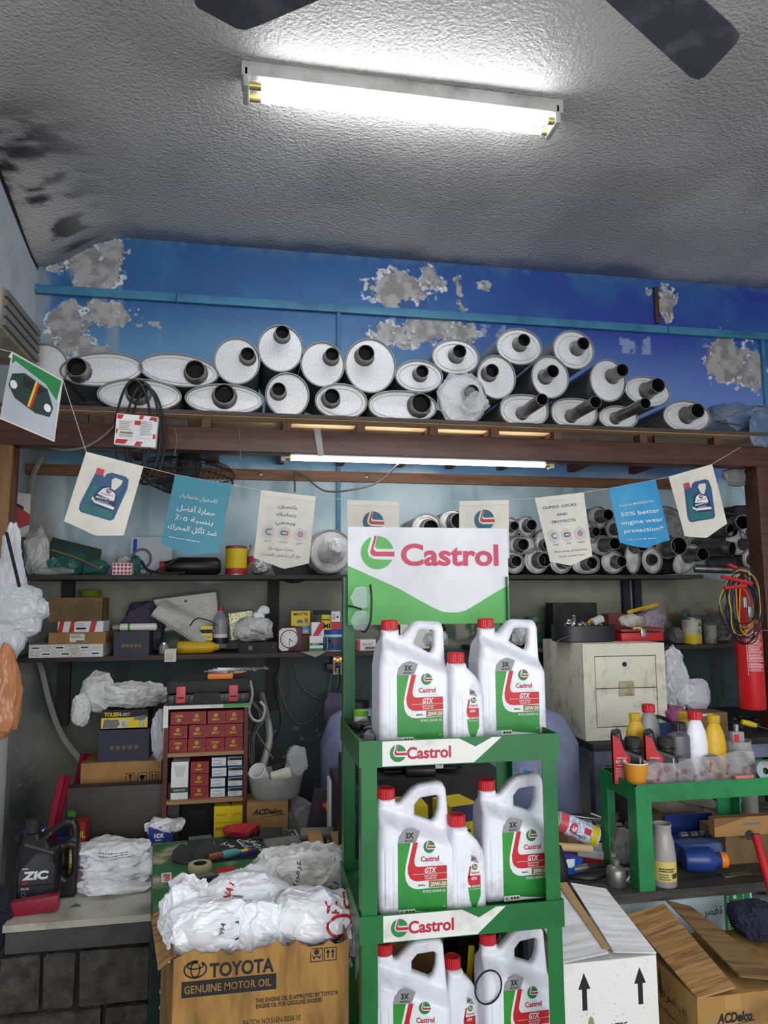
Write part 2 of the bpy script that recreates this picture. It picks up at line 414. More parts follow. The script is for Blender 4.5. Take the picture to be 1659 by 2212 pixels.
def npmix(f, a, b): 
    a = np.array(lin(a)[:3]) if isinstance(a, tuple) else a; b = np.array(lin(b)[:3]) if isinstance(b, tuple) else b
    return a*(1-f)+b*f
def attr_mat(name, rough=.55, bump=0., bscale=80., bdist=.004):
    m = bpy.data.materials.new(name); m.use_nodes = True; nt = m.node_tree; b = nt.nodes['Principled BSDF']; b.inputs['Roughness'].default_value = rough
    at = nt.nodes.new('ShaderNodeAttribute'); at.attribute_name = 'paint'; nt.links.new(at.outputs['Color'], b.inputs['Base Color'])
    if bump:
        tc = nt.nodes.new('ShaderNodeTexCoord'); n2 = nt.nodes.new('ShaderNodeTexNoise'); n2.inputs['Scale'].default_value = bscale; n2.inputs['Detail'].default_value = 2
        nt.links.new(tc.outputs['Object'], n2.inputs['Vector']); bp = nt.nodes.new('ShaderNodeBump'); bp.inputs['Strength'].default_value = bump; bp.inputs['Distance'].default_value = bdist
        nt.links.new(n2.outputs['Fac'], bp.inputs['Height']); nt.links.new(bp.outputs[0], b.inputs['Normal'])
    return m
def grid_mesh(name, P, C, m, smooth=True):
    ny, nx = P.shape[:2]; I = np.arange(nx*ny).reshape(ny, nx)
    fs = np.stack([I[:-1, :-1], I[:-1, 1:], I[1:, 1:], I[1:, :-1]], -1).reshape(-1, 4)
    me = bpy.data.meshes.new(name); me.from_pydata(P.reshape(-1, 3).tolist(), [], fs.tolist()); me.update()
    at = me.attributes.new('paint', 'FLOAT_COLOR', 'POINT'); at.data.foreach_set('color', np.concatenate([C.reshape(-1, 3), np.ones((nx*ny, 1))], 1).astype(np.float32).ravel())
    me.polygons.foreach_set('use_smooth', [smooth]*len(me.polygons)); me.materials.append(m); return me
def wall_paint(X, Z):
    mid = vnoise(X, Z, 3.5, 5, 1); big = vnoise(X, Z, 1.1, 3, 2); fin = vnoise(X, Z, 22, 4, 3); vert = vnoise(X, Z*.15, 16, 4, 4)
    zw = Z+(mid-.5)*.12
    blue = npmix(npstep(X, .2, 2.9), (32, 84, 138), (36, 56, 150)); blue = npmix(npstep(mid, .4, .75)*.6, blue, (48, 104, 156))  # violet towards the right puts the tint of the light into the wall colour
    lowb = npmix(npstep(X, 1.0, 2.9), (104, 154, 188), (128, 158, 220)); blue = npmix(npstep(zw, 3.16, 2.62)*(.6+.4*npstep(big, .35, .6)), blue, lowb)  # lower right made paler in colour to make up for light falloff
    blue = npmix(npstep(Z, 3.40, 3.47)*npstep(fin, .4, .55)*.5, blue, (84, 112, 140))
    pale = npmix(npstep(mid, .35, .7), (190, 210, 216), (154, 182, 192)); pale = npmix(npstep(vert, .58, .75)*.5, pale, (120, 144, 150))
    drab = npmix(npstep(mid, .35, .7), (146, 144, 126), (112, 112, 98))
    leafn = vnoise(X, Z, 13, 3, 7); band = npstep(Z, 1.22, 1.28)*npstep(Z+big*.22, 1.60, 1.46)
    drab = npmix(npstep(leafn, .5, .56)*band, drab, (38, 74, 50)); drab = npmix(npstep(vnoise(X, Z, 19, 2, 8), .62, .68)*band*npstep(leafn, .45, .5)*npstep(Z, 1.3, 1.36)*.7, drab, (118, 56, 50))
    teal = npmix(npstep(big, .3, .7), (32, 54, 52), (36, 60, 62)); teal = npmix(npstep(vert, .6, .72), teal, (24, 36, 36))
    low = npmix(npstep(mid, .3, .7), (108, 106, 90), (58, 70, 68)); low = npmix(npstep(big, .5, .62)*npstep(X, -.2, .3)*.7, low, (40, 70, 86))
    low = npmix(npstep(vnoise(X, Z, 34, 2, 9), .8, .84)*npstep(big, .45, .6)*.6, low, (186, 186, 178))
    c = npmix(npstep(zw, .74, 1.0), low, teal); c = npmix(npstep(zw, 1.21, 1.25), c, drab); c = npmix(npstep(zw, 1.6, 1.63), c, pale); c = npmix(npstep(zw, 2.16, 2.24), c, blue)
    wx, wz = X+(vnoise(X, Z, 9, 5, 11, .6)-.5)*.16, Z+(vnoise(X, Z, 9, 5, 12, .6)-.5)*.16
    cur = np.full_like(X, 9.)
    for px, py, rx, ry in PEEL:
        w0 = A(px, py, WY); k = mpp(WY, px, py)*1.1; cur = np.minimum(cur, np.hypot((wx-w0[0])/(rx*k), (wz-w0[2])/(ry*k)))
    wob = cur+(vnoise(X, Z, 14, 5, 16, .6)-.5)*.9; peel = npstep(wob, 1.0, .96); lip = npstep(wob, 1.2, 1.08)*npstep(wob, .97, 1.0)*npstep(vnoise(X, Z, 24, 3, 14), .52, .6)
    corner = npstep(X+(mid-.5)*.3, LX+.16, LX+.02)
    c = npmix(corner*.8, c, (150, 150, 142)); st = npstep(vert, .57, .7)*npstep(X, -.45, -.75)*npstep(Z, 2.2, 2.3); c = npmix(st*.8, c, (126, 146, 158))
    c = npmix(npstep(vert, .6, .72)*npstep(np.abs(X-.92), .3, .1)*npstep(Z, 2.9, 3.0)*.7, c, (150, 176, 200))
    for px, py, rx, ry in ((1372, 745, 36, 20), (1065, 715, 28, 14), (1545, 742, 30, 10), (1550, 830, 18, 14)):
        w0 = A(px, py, WY); k = mpp(WY, px, py); d = np.maximum(np.abs(X-w0[0])/(rx*k), np.abs(Z-w0[2])/(ry*k))
        c = npmix(npstep(d, 1.1, .9)*npstep(fin, .45, .6)*.45, c, (180, 192, 210))
    plaster = npmix(npstep(fin, .35, .7), (164, 162, 160), (128, 127, 126)); plaster = npmix(npstep(vnoise(X, Z, 50, 2, 15), .84, .88), plaster, (206, 206, 204))
    c = npmix(lip, c, (214, 216, 214)); c = npmix(peel, c, plaster)
    return c, peel[..., 0]*.004-lip[..., 0]*.005
PEEL = [(205, 578, 58, 52), (238, 540, 34, 26), (185, 615, 30, 22), (235, 672, 52, 22), (262, 690, 18, 14), (148, 712, 32, 50), (195, 760, 28, 18), (118, 575, 10, 12),
        (322, 700, 9, 9), (862, 622, 62, 36), (930, 605, 26, 24), (840, 648, 36, 22), (985, 622, 9, 20), (1048, 627, 16, 12), (850, 722, 42, 22),
        (930, 712, 58, 22), (1000, 716, 32, 18), (1442, 650, 15, 34), (1570, 775, 42, 42), (1612, 790, 40, 48), (1398, 630, 6, 7), (990, 660, 8, 7)]
M_wall = attr_mat('peeling_painted_wall', .55)
def wall_part(x0, x1, z0, z1, st):
    X, Z = np.meshgrid(np.arange(x0, x1+st, st), np.linspace(z0, z1, int((z1-z0)/st)+1)); c, dy = wall_paint(X, Z)
    return np.stack([X, WY+dy, Z], -1), c
wallback = struct(MB().bx(LX-.1, RX+.05, WY+.008, WY+.12, 0, CZ+.2).obj('wall_back', M_lwall, smooth=0))
for z0, z1, st in ((2.15, CZ+.04, .005), (0., 2.15, .013)):
    P_, C_ = wall_part(LX-.02, RX+.02, z0, z1, st); link('painted_face', grid_mesh('painted_face', P_, C_, M_wall), None, wallback)
struct(MB().bx(LX-.12, LX, FY, WY, 0, CZ+.2).obj('wall_left', M_lwall, smooth=0))
struct(MB().bx(RX, RX+.12, FY, WY, 0, CZ+.2).obj('wall_right', M_lwall, smooth=0))
struct(MB().bx(LX-.1, RX, FY, WY, -.08, 0).obj('floor', M_floor, smooth=0))
def ss(a, b, x):
    t = min(max((x-a)/(b-a), 0), 1); return t*t*(3-2*t)
U, V = np.meshgrid(np.linspace(0, 1, 161), np.linspace(0, 1, 161)); CX = LX-.02+(RX-LX+.04)*U**1.5; CY = FY+(WY+.004-FY)*(1-(1-V)**1.7)
sv = np.vectorize(ss, otypes=[float])
CZZ = CZ-.17*(1-sv(0, .46, CX-LX))*sv(3.15, 3.94, CY)-.03*(1-sv(0, .3, CX-LX))-.012*sv(3.5, 3.94, CY)+.004*np.sin(CX*5)*np.sin(CY*4)
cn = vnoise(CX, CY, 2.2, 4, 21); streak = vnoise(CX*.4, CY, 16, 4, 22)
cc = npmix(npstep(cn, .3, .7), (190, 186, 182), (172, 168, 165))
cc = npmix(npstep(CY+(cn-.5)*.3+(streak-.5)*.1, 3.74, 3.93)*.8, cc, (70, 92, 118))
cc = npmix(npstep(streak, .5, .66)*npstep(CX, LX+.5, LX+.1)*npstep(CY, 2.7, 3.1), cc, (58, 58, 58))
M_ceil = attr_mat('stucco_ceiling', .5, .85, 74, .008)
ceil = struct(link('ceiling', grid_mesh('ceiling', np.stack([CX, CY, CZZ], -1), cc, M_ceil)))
MB().bx(LX-.1, RX+.1, FY, WY+.1, CZ+.08, CZ+.2).obj('slab', M_lwall, ceil, smooth=0)
xs_ = np.linspace(FY, WY, 60); zl = [CZ-.17*ss(3.15, 3.94, y)-.03-.012*ss(3.5, 3.94, y) for y in xs_]
struct(MB().add([(LX+.006, y, z+.01) for y, z in zip(xs_, zl)]+[(LX+.003, y, z-.026-.012*math.sin(y*7)*math.sin(y*3)) for y, z in zip(xs_, zl)], [(i, i+1, i+61, i+60) for i in range(59)]).obj('trim_6', mat('black_edge_strip', (26, 30, 34), .9)))  # black strip following the ceiling line along the left wall
# loose curls of paint standing off the wall round the bare patches
M_flake = mat('paint_flake', (196, 198, 196), .6, c2=(120, 140, 170), scale=30)
rnd = random.Random(4)
for k in range(110):
    px, py, rx, ry = PEEL[rnd.choice([0, 0, 1, 2, 3, 3, 5, 5, 6, 9, 9, 9, 10, 11, 12, 13, 14, 14, 15, 15, 16, 17, 17, 18, 18, 19])]
    a = rnd.uniform(0, 6.28); q = A(px+rx*math.cos(a)*rnd.uniform(.85, 1.25), py+ry*math.sin(a)*rnd.uniform(.85, 1.25), WY)
    s = rnd.uniform(.006, .022); pts = []
    for i in range(3):
        for j in range(2):
            pts.append(((i-1)*s*rnd.uniform(.5, 1.1), -(.001+(i*.5)**2*s*.45), (j-.5)*s*rnd.uniform(.6, 1.6)))
    MB().add(pts, [(0, 2, 3, 1), (2, 4, 5, 3)], TR(q[0], WY-.001, q[2]) @ Matrix.Rotation(rnd.uniform(0, 6.28), 4, 'Y')).obj('paint_flake', M_flake, wallback, smooth=80)

# painted trunking along the wall and its droppers
z1 = A(500, 655, WY)[2]
tr = MB().bx(LX, RX, WY-.028, WY, z1-.022, z1+.026, bev=.003).obj('trim_1', M_conduit); struct(tr)
for px in (382, 1434): MB().bx(A(px, 650, WY)[0]-.002, A(px, 650, WY)[0]+.002, WY-.0295, WY-.027, z1-.022, z1+.026).obj('joint_gap', M_ink, tr)
for k, (px, zt, zb) in enumerate(((731, z1-.02, 1.62), (1645, z1-.02, 2.2))):
    x = A(px, 760, WY)[0]; struct(MB().bx(x-.012, x+.012, WY-.02, WY, zb, zt, bev=.003).obj('trim_%d' % (k+2), M_conduit))
x = A(1416, 660, WY)[0]
MB().bx(x-.014, x+.014, WY-.02, WY, A(1416, 700, WY)[2], A(1416, 622, WY)[2], bev=.003).obj('wall_bracket', mat('rusty_iron', (74, 50, 44), .7, c2=(50, 36, 34), scale=20),
    label='rusty flat iron strip fixed upright on the blue wall', cat='bracket')

# ------------------------------------------------------------------ ceiling lamp with two glowing tubes
t = T('ceiling_lamp', 'twin-tube fluorescent lamp glowing on the ceiling', 'lamp', (.56, 2.55, CZ))
MB().bx(-.63, .635, -.045, .05, -.058, 0, bev=.004).obj('housing', M_lampmetal, t)
for y in (-.02, .045):
    p = MB().tube([(-.555, y, -.082), (.575, y, -.082)], .0145, 16).obj('tube', M_tube, t)
    for x0, x1 in ((-.6, -.553), (.573, .6)): MB().tube([(x0, y, -.082), (x1, y, -.082)], .0142, 14).obj('end_cap', M_brass, p)
for x in (-.612, .612): MB().bx(x-.012, x+.012, -.045, .068, -.102, -.02, bev=.008).obj('lamp_holder', M_lampmetal, t)

# ------------------------------------------------------------------ ceiling fan (hub above the frame)
hx, hy, hz = .497, 1.16, 2.85
t = T('ceiling_fan', 'dark dusty ceiling fan whose blade ends reach below the ceiling', 'fan', (hx, hy, hz))
MB().lathe([(.0, -.07), (.06, -.07), (.1, -.03), (.1, .03), (.05, .06), (.0, .06)], 24).obj('motor', M_fanblade, t)
MB().tube([(0, 0, .05), (0, 0, CZ-hz-.05)], .014, 12).obj('downrod', M_fanblade, t)
MB().lathe([(.0, CZ-hz), (.06, CZ-hz), (.055, CZ-hz-.05), (.02, CZ-hz-.07), (0, CZ-hz-.07)], 20).obj('canopy', M_fanblade, t)
for a in (145.2, 28.0, 267):
    out = [(.14, -.05), (.3, -.062), (.66, -.073), (.70, -.070), (.715, -.055), (.75, .045), (.745, .062), (.72, .070), (.3, .060), (.14, .05)]
    Mx = RZ(math.radians(a)) @ Matrix.Rotation(math.radians(-7), 4, 'X')
    b = MB(); n = len(out); b.add([(x, y, .003) for x, y in out]+[(x, y, -.003) for x, y in out], [tuple(range(n)), tuple(range(2*n-1, n-1, -1))]+[(i, (i+1) % n, (i+1) % n+n, i+n) for i in range(n)], Mx)
    bl = b.obj('blade', M_fanblade, t, smooth=30)
    MB().bx(.05, .2, -.02, .02, -.012, -.004, M=Mx).obj('blade_iron', M_fanblade, bl)

# ------------------------------------------------------------------ timber platform under the ceiling
PZ = 2.287
pl = T('storage_platform', 'dark timber platform carrying the mufflers along the back wall', 'platform', (0, 0, 0))
MB().bx(LX+.05, 2.62, 3.10, 3.18, 2.128, 2.229, bev=.004).obj('front_beam', M_beam, pl)
MB().bx(LX+.01, 2.75, 3.905, WY-.005, 2.14, 2.195).obj('back_ledger', mat('ledger_wood', (136, 96, 70), .6, c2=(98, 66, 48), scale=8, stretch=(.5, 6, 6)), pl)
for px in (562, 792): MB().lathe([(0, 0), (.012, 0), (.012, .006), (.006, .01), (0, .01)], 12, AX((A(px, 1027, 3.91)[0], 3.91, 2.168), (0, -1, 0))).obj('bolt', M_steel, pl)
MB().bx(LX+.02, 2.7, 3.07, WY-.006, 2.272, PZ).obj('deck_board', M_rawwood, pl)
for px in (245, 455, 630, 790, 948, 1080, 1215, 1400, 1560):
    x = A(px, 915, 3.1)[0]
    MB().bx(x-.038, x+.0, 3.115, 3.93, 2.228, 2.272).obj('joist', M_joist, pl)
MB().bx(LX+.02, 2.7, 3.062, 3.07, 2.274, 2.291).obj('deck_edge', M_darkwood, pl)
# dark boards closing the outer bays
for px0, px1 in ((130, 208), (235, 425), (1215, 1390), (1420, 1550)):
    x0, x1 = A(px0, 915, 3.1)[0], A(px1, 915, 3.1)[0]; MB().bx(x0, x1-.04, 3.13, 3.15, 2.236, 2.271).obj('packing_board', M_darkwood, pl)
# posts
struct(MB().bx(LX+.03, A(25, 1000, 3.1)[0], 3.1, 3.2, 1.0, 2.128, bev=.004).obj('trim_4', M_postwood))
struct(MB().bx(LX, A(25, 1000, 3.1)[0], 3.1, 3.25, 0, 1.0, bev=.006).obj('trim_7', M_lwall))
struct(MB().bx(A(1634, 1000, 3.1)[0], A(1634, 1000, 3.1)[0]+.11, 3.1, 3.2, 0, 2.128, bev=.004).obj('trim_5', M_beam))
MB().add([(0, 0, 0), (.03, 0, 0), (.045, -.008, -.12), (.02, -.006, -.125)], [(0, 1, 2, 3)], TR(A(678, 935, 3.08)[0], 3.095, 2.238)).obj('tape_strip', mat('grey_tape', (150, 150, 144), .5), label='loose strip of grey tape hanging on the front beam', cat='tape')

# tube lamp under the platform
a0, a1 = A(628, 988, 3.22), A(1176, 1000, 3.22); t = T('tube_lamp', 'single fluorescent tube glowing under the timber platform', 'lamp', ((a0[0]+a1[0])/2, 3.22, a0[2]))
hl = (a1[0]-a0[0])/2; MB().tube([(-hl, 0, 0), (hl, 0, 0)], .0145, 16).obj('tube', M_tubeb, t)
MB().bx(-hl-.03, hl+.03, .0, .05, .03, .06, bev=.003).obj('batten', M_lampmetal, t)
for s in (-1, 1):
    MB().tube([(s*hl, 0, 0), (s*(hl+.028), 0, 0)], .0135, 12).obj('end_cap', M_brass, t)
    MB().bx(s*(hl+.034)-.01, s*(hl+.034)+.01, -.018, .03, -.02, .05, bev=.004).obj('lamp_holder', M_lampmetal, t)

# ------------------------------------------------------------------ wall shelves
S2, S3 = 1.617, 1.24
sh = T('upper_wall_shelf', 'long dark wooden shelf under the tube lamp holding old mufflers and bags', 'shelf', (0, 0, 0))
MB().bx(-1.06, 2.42, 3.58, WY, S2-.022, S2, bev=.002).obj('board', M_darkwood, sh)
s3 = T('lower_wall_shelf', 'dark wooden shelf with the clock, small boxes and car-care bag', 'shelf', (0, 0, 0))
MB().bx(-1.09, .95, 3.58, WY, S3-.022, S3, bev=.002).obj('board', M_darkwood, s3)
s4 = T('dark_wall_shelf', 'dark wooden shelf behind the white cabinet with paint can', 'shelf', (0, 0, 0))
MB().bx(1.15, 2.9, 3.58, WY, S3-.022, S3, bev=.002).obj('board', M_darkwood, s4)
M_brkt = mat('dark_bracket', (46, 40, 38), .7, c2=(32, 30, 30), scale=10)
for px, zb in ((140, .88), (588, .92)):
    x = A(px, 1480, WY)[0]
    MB().bx(x-.03, x+.03, WY-.03, WY, zb, S3-.022).obj('upright', M_brkt, s3); MB().bx(x-.03, x+.03, WY-.03, WY, S3, S2-.022).obj('upright', M_brkt, sh)
M_brkb = mat('blue_black_upright', (36, 38, 54), .6)
for px in (1350, 1375):
    x = A(px, 1300, WY)[0]; MB().bx(x-.025, x+.02, WY-.03, WY, S3, S2-.022).obj('upright', M_brkb, sh)
# ------------------------------------------------------------------ mufflers
def ell(a, b, n, p=2.0):
    o = []
    for k in range(n):
        t = 2*math.pi*k/n; c, s = math.cos(t), math.sin(t); o.append((a*math.copysign(abs(c)**(2/p), c), b*math.copysign(abs(s)**(2/p), s)))
    return o
def rings(mb, prof, a, b, n, p, M):        # prof: (inset, y) lofted ellipse outline, axis along y
    vs = []; fs = []
    for ins, y in prof:
        vs += [(x, y, z) for x, z in ell(max(a-ins, 1e-4), max(b-ins, 1e-4), n, p)]
    for i in range(len(prof)-1):
        for k in range(n):
            fs.append((i*n+k, i*n+(k+1) % n, (i+1)*n+(k+1) % n, (i+1)*n+k))
    mb.add(vs, fs, M); return mb
def pipe_mesh(r, L, M, y0=0., rin=None, flare=1.0):
    rin = rin or r*.9
    o = MB().lathe([(r*1.22, 0), (r*1.14, .006), (r*1.02, .014), (r, .02), (r, L*.8), (r*flare, L), (rin*flare, L), (rin*flare, L-.0005)], 24, M, c0=False, c1=False)
    i = MB(); n = 24; prof = [(rin*flare*1.0, L-.0006), (rin, max(L*.3, L-.12)), (rin*.98, .002)]
    i.lathe(prof, n, M, c0=False); return o, i
def muffler(label, a, b, loc, L=.46, pipe=(0, 0), pr=.02, pl=.05, tilt=0., yaw=0., pitch=0., p=2.0, group=None, mp=None, ms=None, emboss=True, n=40, mpipe=None, name='muffler', flare=1.):
    t = T(name, label, 'muffler', loc, group=group, rot=(pitch, 0, yaw))
    M = Matrix.Rotation(tilt, 4, 'Y')
    rings(MB(), [(.004, 0), (.002, .006), (.0035, .014), (.0035, L-.014), (.002, L-.006), (.004, L)], a, b, n, p, M).obj('shell', ms or M_zincs, t)
    e = min(a, b)
    pr2 = [(0, .0), (-.0015, -.003), (.0005, -.006), (.004, -.006), (.0065, -.002), (.008, .001)]
    rim = rings(MB(), pr2, a, b, n, p, M).obj('rim', M_rim, t)
    prof = [(.0075, .001), (e*.2, .0005)]+([(e*.23, -.0035), (e*.28, -.0035), (e*.31, .0)] if emboss else [])+[(e*.6, -.001), (e*.985, -.002)]
    mb = rings(MB(), prof, a, b, n, p, M); k = len(mb.v)
    mb.f.append(tuple(range(k-n, k))); mb.obj('end_plate', mp or M_zinc, t)
    bb = rings(MB(), [(.006, L-.004), (e*.98, L-.004)], a, b, n, p, M); k = len(bb.v); bb.f.append(tuple(range(k-n, k))); bb.obj('back_plate', ms or M_zincs, t)
    if pl:
        o, i = pipe_mesh(pr, pl, M @ AX((pipe[0], -.001, pipe[1]), (0, -1, 0)), flare=flare)
        q = o.obj('pipe', mpipe or M_pipe, t); i.obj('pipe_bore', M_pipein, q)
    return t
def mpx(label, cx, cy, w, h, pipe=None, pr=15, pl=.05, Y=3.13, base=None, group='mufflers on the platform', tilt=0., L=.5, **k):
    q = mpp(Y, cx, cy)*1.02; c = A(cx, cy, Y); a, b = w*q/2, h*q/2*1.06
    if base is not None: c = np.array([c[0], c[1], base+b*abs(math.cos(tilt))+a*abs(math.sin(tilt))*.5+.004])
    pp = (0, 0) if pipe is None else ((pipe[0]-cx)*q*.92, (cy-pipe[1])*q*.92)
    return muffler(label, a, b, c, min(L, WY-.02-Y), pp, pr*q, pl, tilt=tilt, group=group, **k)
TOPM = [  # label, cx, cy, w, h, pipe, pipe r, pipe length, on deck, extra
 ('wide oval muffler behind the hanging fan belts, lowest on the left of the platform', 302, 852, 172, 68, (300, 846), 23, .05, 1, {}),
 ('wide oval muffler with a centred dark pipe, beside the one behind the fan belts', 485, 862, 163, 64, (485, 856), 22, .05, 1, {}),
 ('small round muffler on the deck with its pipe at upper left', 621, 851, 93, 92, (600, 846), 15, .05, 1, dict(emboss=False)),
 ('oval muffler with dented plate and pipe at left, third oval along the deck', 737, 866, 112, 74, (713, 862), 17, .05, 1, {}),
 ('wide flat oval muffler with its pipe at the right end, beside the bagged muffler', 870, 874, 148, 64, (908, 872), 22, .05, 1, dict(p=2.3)),
 ('oval muffler with a long straight pipe, first right of the bagged muffler', 1132, 881, 108, 66, (1127, 888), 12.5, .24, 1, dict(p=2.4)),
 ('oval muffler with a long straight pipe, second right of the bagged muffler', 1240, 885, 104, 62, (1232, 892), 12.5, .25, 1, dict(p=2.4)),
 ('small oval muffler with a long straight pipe, third right of the bagged muffler', 1335, 896, 90, 50, (1328, 897), 11.5, .27, 1, {}),
 ('oval muffler at the far right end of the deck by the blue plastic', 1483, 897, 110, 66, (1483, 894), 16, .09, 1, {}),
 ('tilted wide oval muffler with a flared pipe at left, upper left', 220, 798, 168, 70, (172, 800), 21, .06, 0, dict(tilt=-.1)),
 ('wide oval muffler with its pipe at right, resting on two lower ovals', 387, 800, 165, 68, (425, 802), 21, .05, 0, dict(tilt=.08)),
 ('round muffler with its pipe at upper right, right of the two wide ovals', 512, 780, 97, 97, (536, 771), 15, .05, 0, dict(emboss=False)),
 ('round muffler below the highest one, its pipe near the upper right rim', 697, 787, 94, 94, (716, 771), 15, .05, 0, dict(emboss=False)),
 ('largest round muffler, its pipe left of centre, in the middle of the stack', 800, 790, 110, 113, (786, 769), 18, .05, 0, dict(emboss=False)),
 ('small oval muffler with a centred pipe, right of the largest round one', 905, 813, 104, 68, (907, 809), 14, .05, 0, {}),
 ('round muffler right above the bagged one with a bright rim, pipe at left', 1072, 815, 86, 90, (1054, 808), 15, .05, 0, dict(emboss=False)),
 ('round muffler with faint pencil marks, in the second row under two top ovals', 1188, 815, 84, 88, (1176, 815), 14, .09, 0, dict(emboss=False)),
 ('round muffler at the right end of the second row, long pipe at its right side', 1313, 822, 82, 88, (1324, 812), 14, .1, 0, dict(emboss=False)),
 ('oval muffler leaning on the far right oval, short thick pipe', 1398, 846, 106, 62, (1397, 845), 16, .1, 0, dict(tilt=.12)),
 ('highest round muffler on the stack, its pipe at the top', 606, 753, 97, 98, (609, 723), 15, .05, 0, dict(emboss=False)),
 ('oval muffler in the top row directly above the bagged one', 984, 771, 104, 74, (985, 768), 15, .06, 0, {}),
 ('oval muffler in the top row, left one of the last two', 1121, 749, 102, 76, (1122, 744), 14, .06, 0, {}),
 ('oval muffler in the top row, right one of the last two', 1239, 756, 94, 80, (1246, 751), 14, .07, 0, dict(tilt=.2)),
 ('big round muffler at the left end, half behind the car-picture flag', 95, 792, 98, 96, (110, 830), 14, .0, 0, dict(emboss=False)),
]
for lab, cx, cy, w, h, pp, pr, pl, deck, k in TOPM:
    mpx(lab, cx, cy, w, h, pp, pr, pl, 3.13 if deck else 3.14, PZ if deck else None, **k)
# the bagged one
tb = mpx('round muffler wrapped in a clear crinkled plastic bag on the platform deck', 1000, 861, 104, 104, (1015, 850), 15, .05, 3.13, PZ, emboss=False)
q = mpp(3.13, 1000, 861)
bag('plastic_wrap', M_film, tb, (.0, -.0, -.0), (.116, .03, .116), 5, .22, freq=30, sub=5)
bag('bag_knot', M_film, tb, (.035, -.06, -.045), (.055, .04, .05), 8, .35, freq=40, sub=4)
# right end: dark plastic-wrapped bundle
c = A(1600, 880, 3.3)
t = T('wrapped_bundle', 'bundle wrapped in dusty dark blue plastic at the right end of the platform', 'bundle', (c[0], 3.42, PZ))
M_dplast = mat('dusty_blue_plastic', (78, 98, 128), .35, c2=(120, 128, 138), scale=7)
bag('plastic_cover', M_dplast, t, (.04, .0, .10), (.30, .30, .115), 21, .14, freq=14, sub=5, flat=.002)
t2 = bag('plastic_sheet', M_dplast, None, (A(1640, 925, 3.08)[0], 3.075, A(1640, 930, 3.1)[2]), (.06, .012, .085), 22, .2, sub=4, label='flap of dusty blue plastic hanging over the right end of the beam', cat='plastic sheet')
# clutter in the dark left end of the deck
c = A(190, 868, 3.2)
t = T('rag_pile', 'dark greasy rags stuffed under the tilted oval muffler', 'rags', (c[0], 3.3, PZ)); bag('rag', M_blk2, t, (0, 0, .035), (.12, .12, .04), 31, .3, sub=4, flat=.002)
MB().add([(-.05, -.01, 0), (.05, -.01, .0), (.06, .01, .11), (-.03, .01, .13)], [(0, 1, 2, 3)]).obj('torn_cardboard', M_card, T('cardboard_scrap', 'torn brown cardboard scrap at the left wall above the platform', 'cardboard', (A(50, 740, 3.2)[0], 3.18, A(50, 755, 3.2)[2])), smooth=0)

# ---- used mufflers on the wall shelf, right of the sign
M_used = mat('used_muffler_plate', (204, 204, 202), .42, .35, c2=(146, 142, 140), scale=14)
M_useds = mat('used_muffler_shell', (138, 136, 136), .45, .6, c2=(78, 74, 72), scale=12)
def used(label, cx, cy, w, h, pipe=None, pr=12, pl=.07, Y=3.55, base=None, **k):
    k.setdefault('mp', M_used); k.setdefault('ms', M_useds); k.setdefault('mpipe', M_oldsteel)
    return mpx(label, cx, cy, w, h, pipe, pr, pl, Y, base, group='used mufflers on the wall shelf', L=.36, n=28, **k)
USED = [
 ('pale muffler peeping over the white sign, left one', 922, 1140, 66, 58, (926, 1142), 17, .05, 0, {}),
 ('pale muffler peeping over the white sign, right one with dark bore', 978, 1128, 60, 52, (984, 1128), 17, .06, 0, {}),
 ('small pale muffler just right of the cream logo flag, upper of three', 1104, 1140, 36, 42, (1104, 1138), 10, .05, 0, {}),
 ('round pale muffler with bent pipe stub, right of the logo flag', 1137, 1138, 42, 44, (1141, 1136), 12, .05, 0, {}),
 ('flat oval pale muffler with its pipe at left, beside the sign top', 1128, 1177, 62, 38, (1122, 1178), 13, .05, 0, dict(p=2.6)),
 ('pale muffler half behind the cream flag with icons, at its left edge', 1172, 1172, 38, 52, (1176, 1178), 11, .04, 0, {}),
 ('round shelf muffler touching the right edge of the white sign', 1110, 1219, 46, 46, (1108, 1218), 12, .05, 1, {}),
 ('round muffler with a wide pipe, second on the shelf right of the sign', 1158, 1216, 54, 52, (1166, 1216), 15, .07, 1, {}),
 ('round muffler under the point of the cream flag with icons', 1211, 1224, 50, 44, (1216, 1222), 13, .06, 1, {}),
 ('flat oval muffler on the shelf right of the cream flag point', 1265, 1224, 64, 40, (1268, 1224), 13, .06, 1, dict(p=2.6)),
 ('round muffler with rust-free rim, in front under the blue flag', 1323, 1222, 52, 46, (1332, 1222), 12, .06, 1, {}),
 ('tall narrow oval muffler turned sideways under the blue flag', 1366, 1215, 36, 62, (1374, 1188), 13, .08, 1, {}),
 ('round dark muffler with a small centre hole, beside the tall narrow one', 1408, 1212, 48, 54, (1407, 1211), 11, .012, 1, {}),
 ('slanted oval muffler with a thick pipe, the rightmost whole one on the shelf', 1482, 1208, 78, 44, (1492, 1206), 14, .13, 1, dict(tilt=-.75)),
 ('oval muffler with a thick pipe behind the cream flag, middle layer', 1300, 1178, 58, 40, (1305, 1178), 13, .12, 0, {}),
 ('round muffler whose pipe shows between cream and blue flags, top layer', 1292, 1118, 48, 46, (1297, 1116), 12, .09, 0, {}),
 ('dim muffler at the left edge of the blue flag', 1326, 1142, 40, 44, (1328, 1144), 11, .06, 0, {}),
 ('muffler edge showing beside the cream flag, middle layer', 1277, 1150, 36, 44, (1280, 1150), 10, .04, 0, {}),
 ('big dark round muffler half behind the blue flag', 1435, 1142, 116, 92, (1420, 1160), 10, .0, 0, dict(mp=M_useds, Y=3.66)),
 ('dark muffler with a large open bore right under the blue flag', 1440, 1180, 50, 50, (1444, 1182), 19, .1, 0, dict(mp=M_useds)),
]
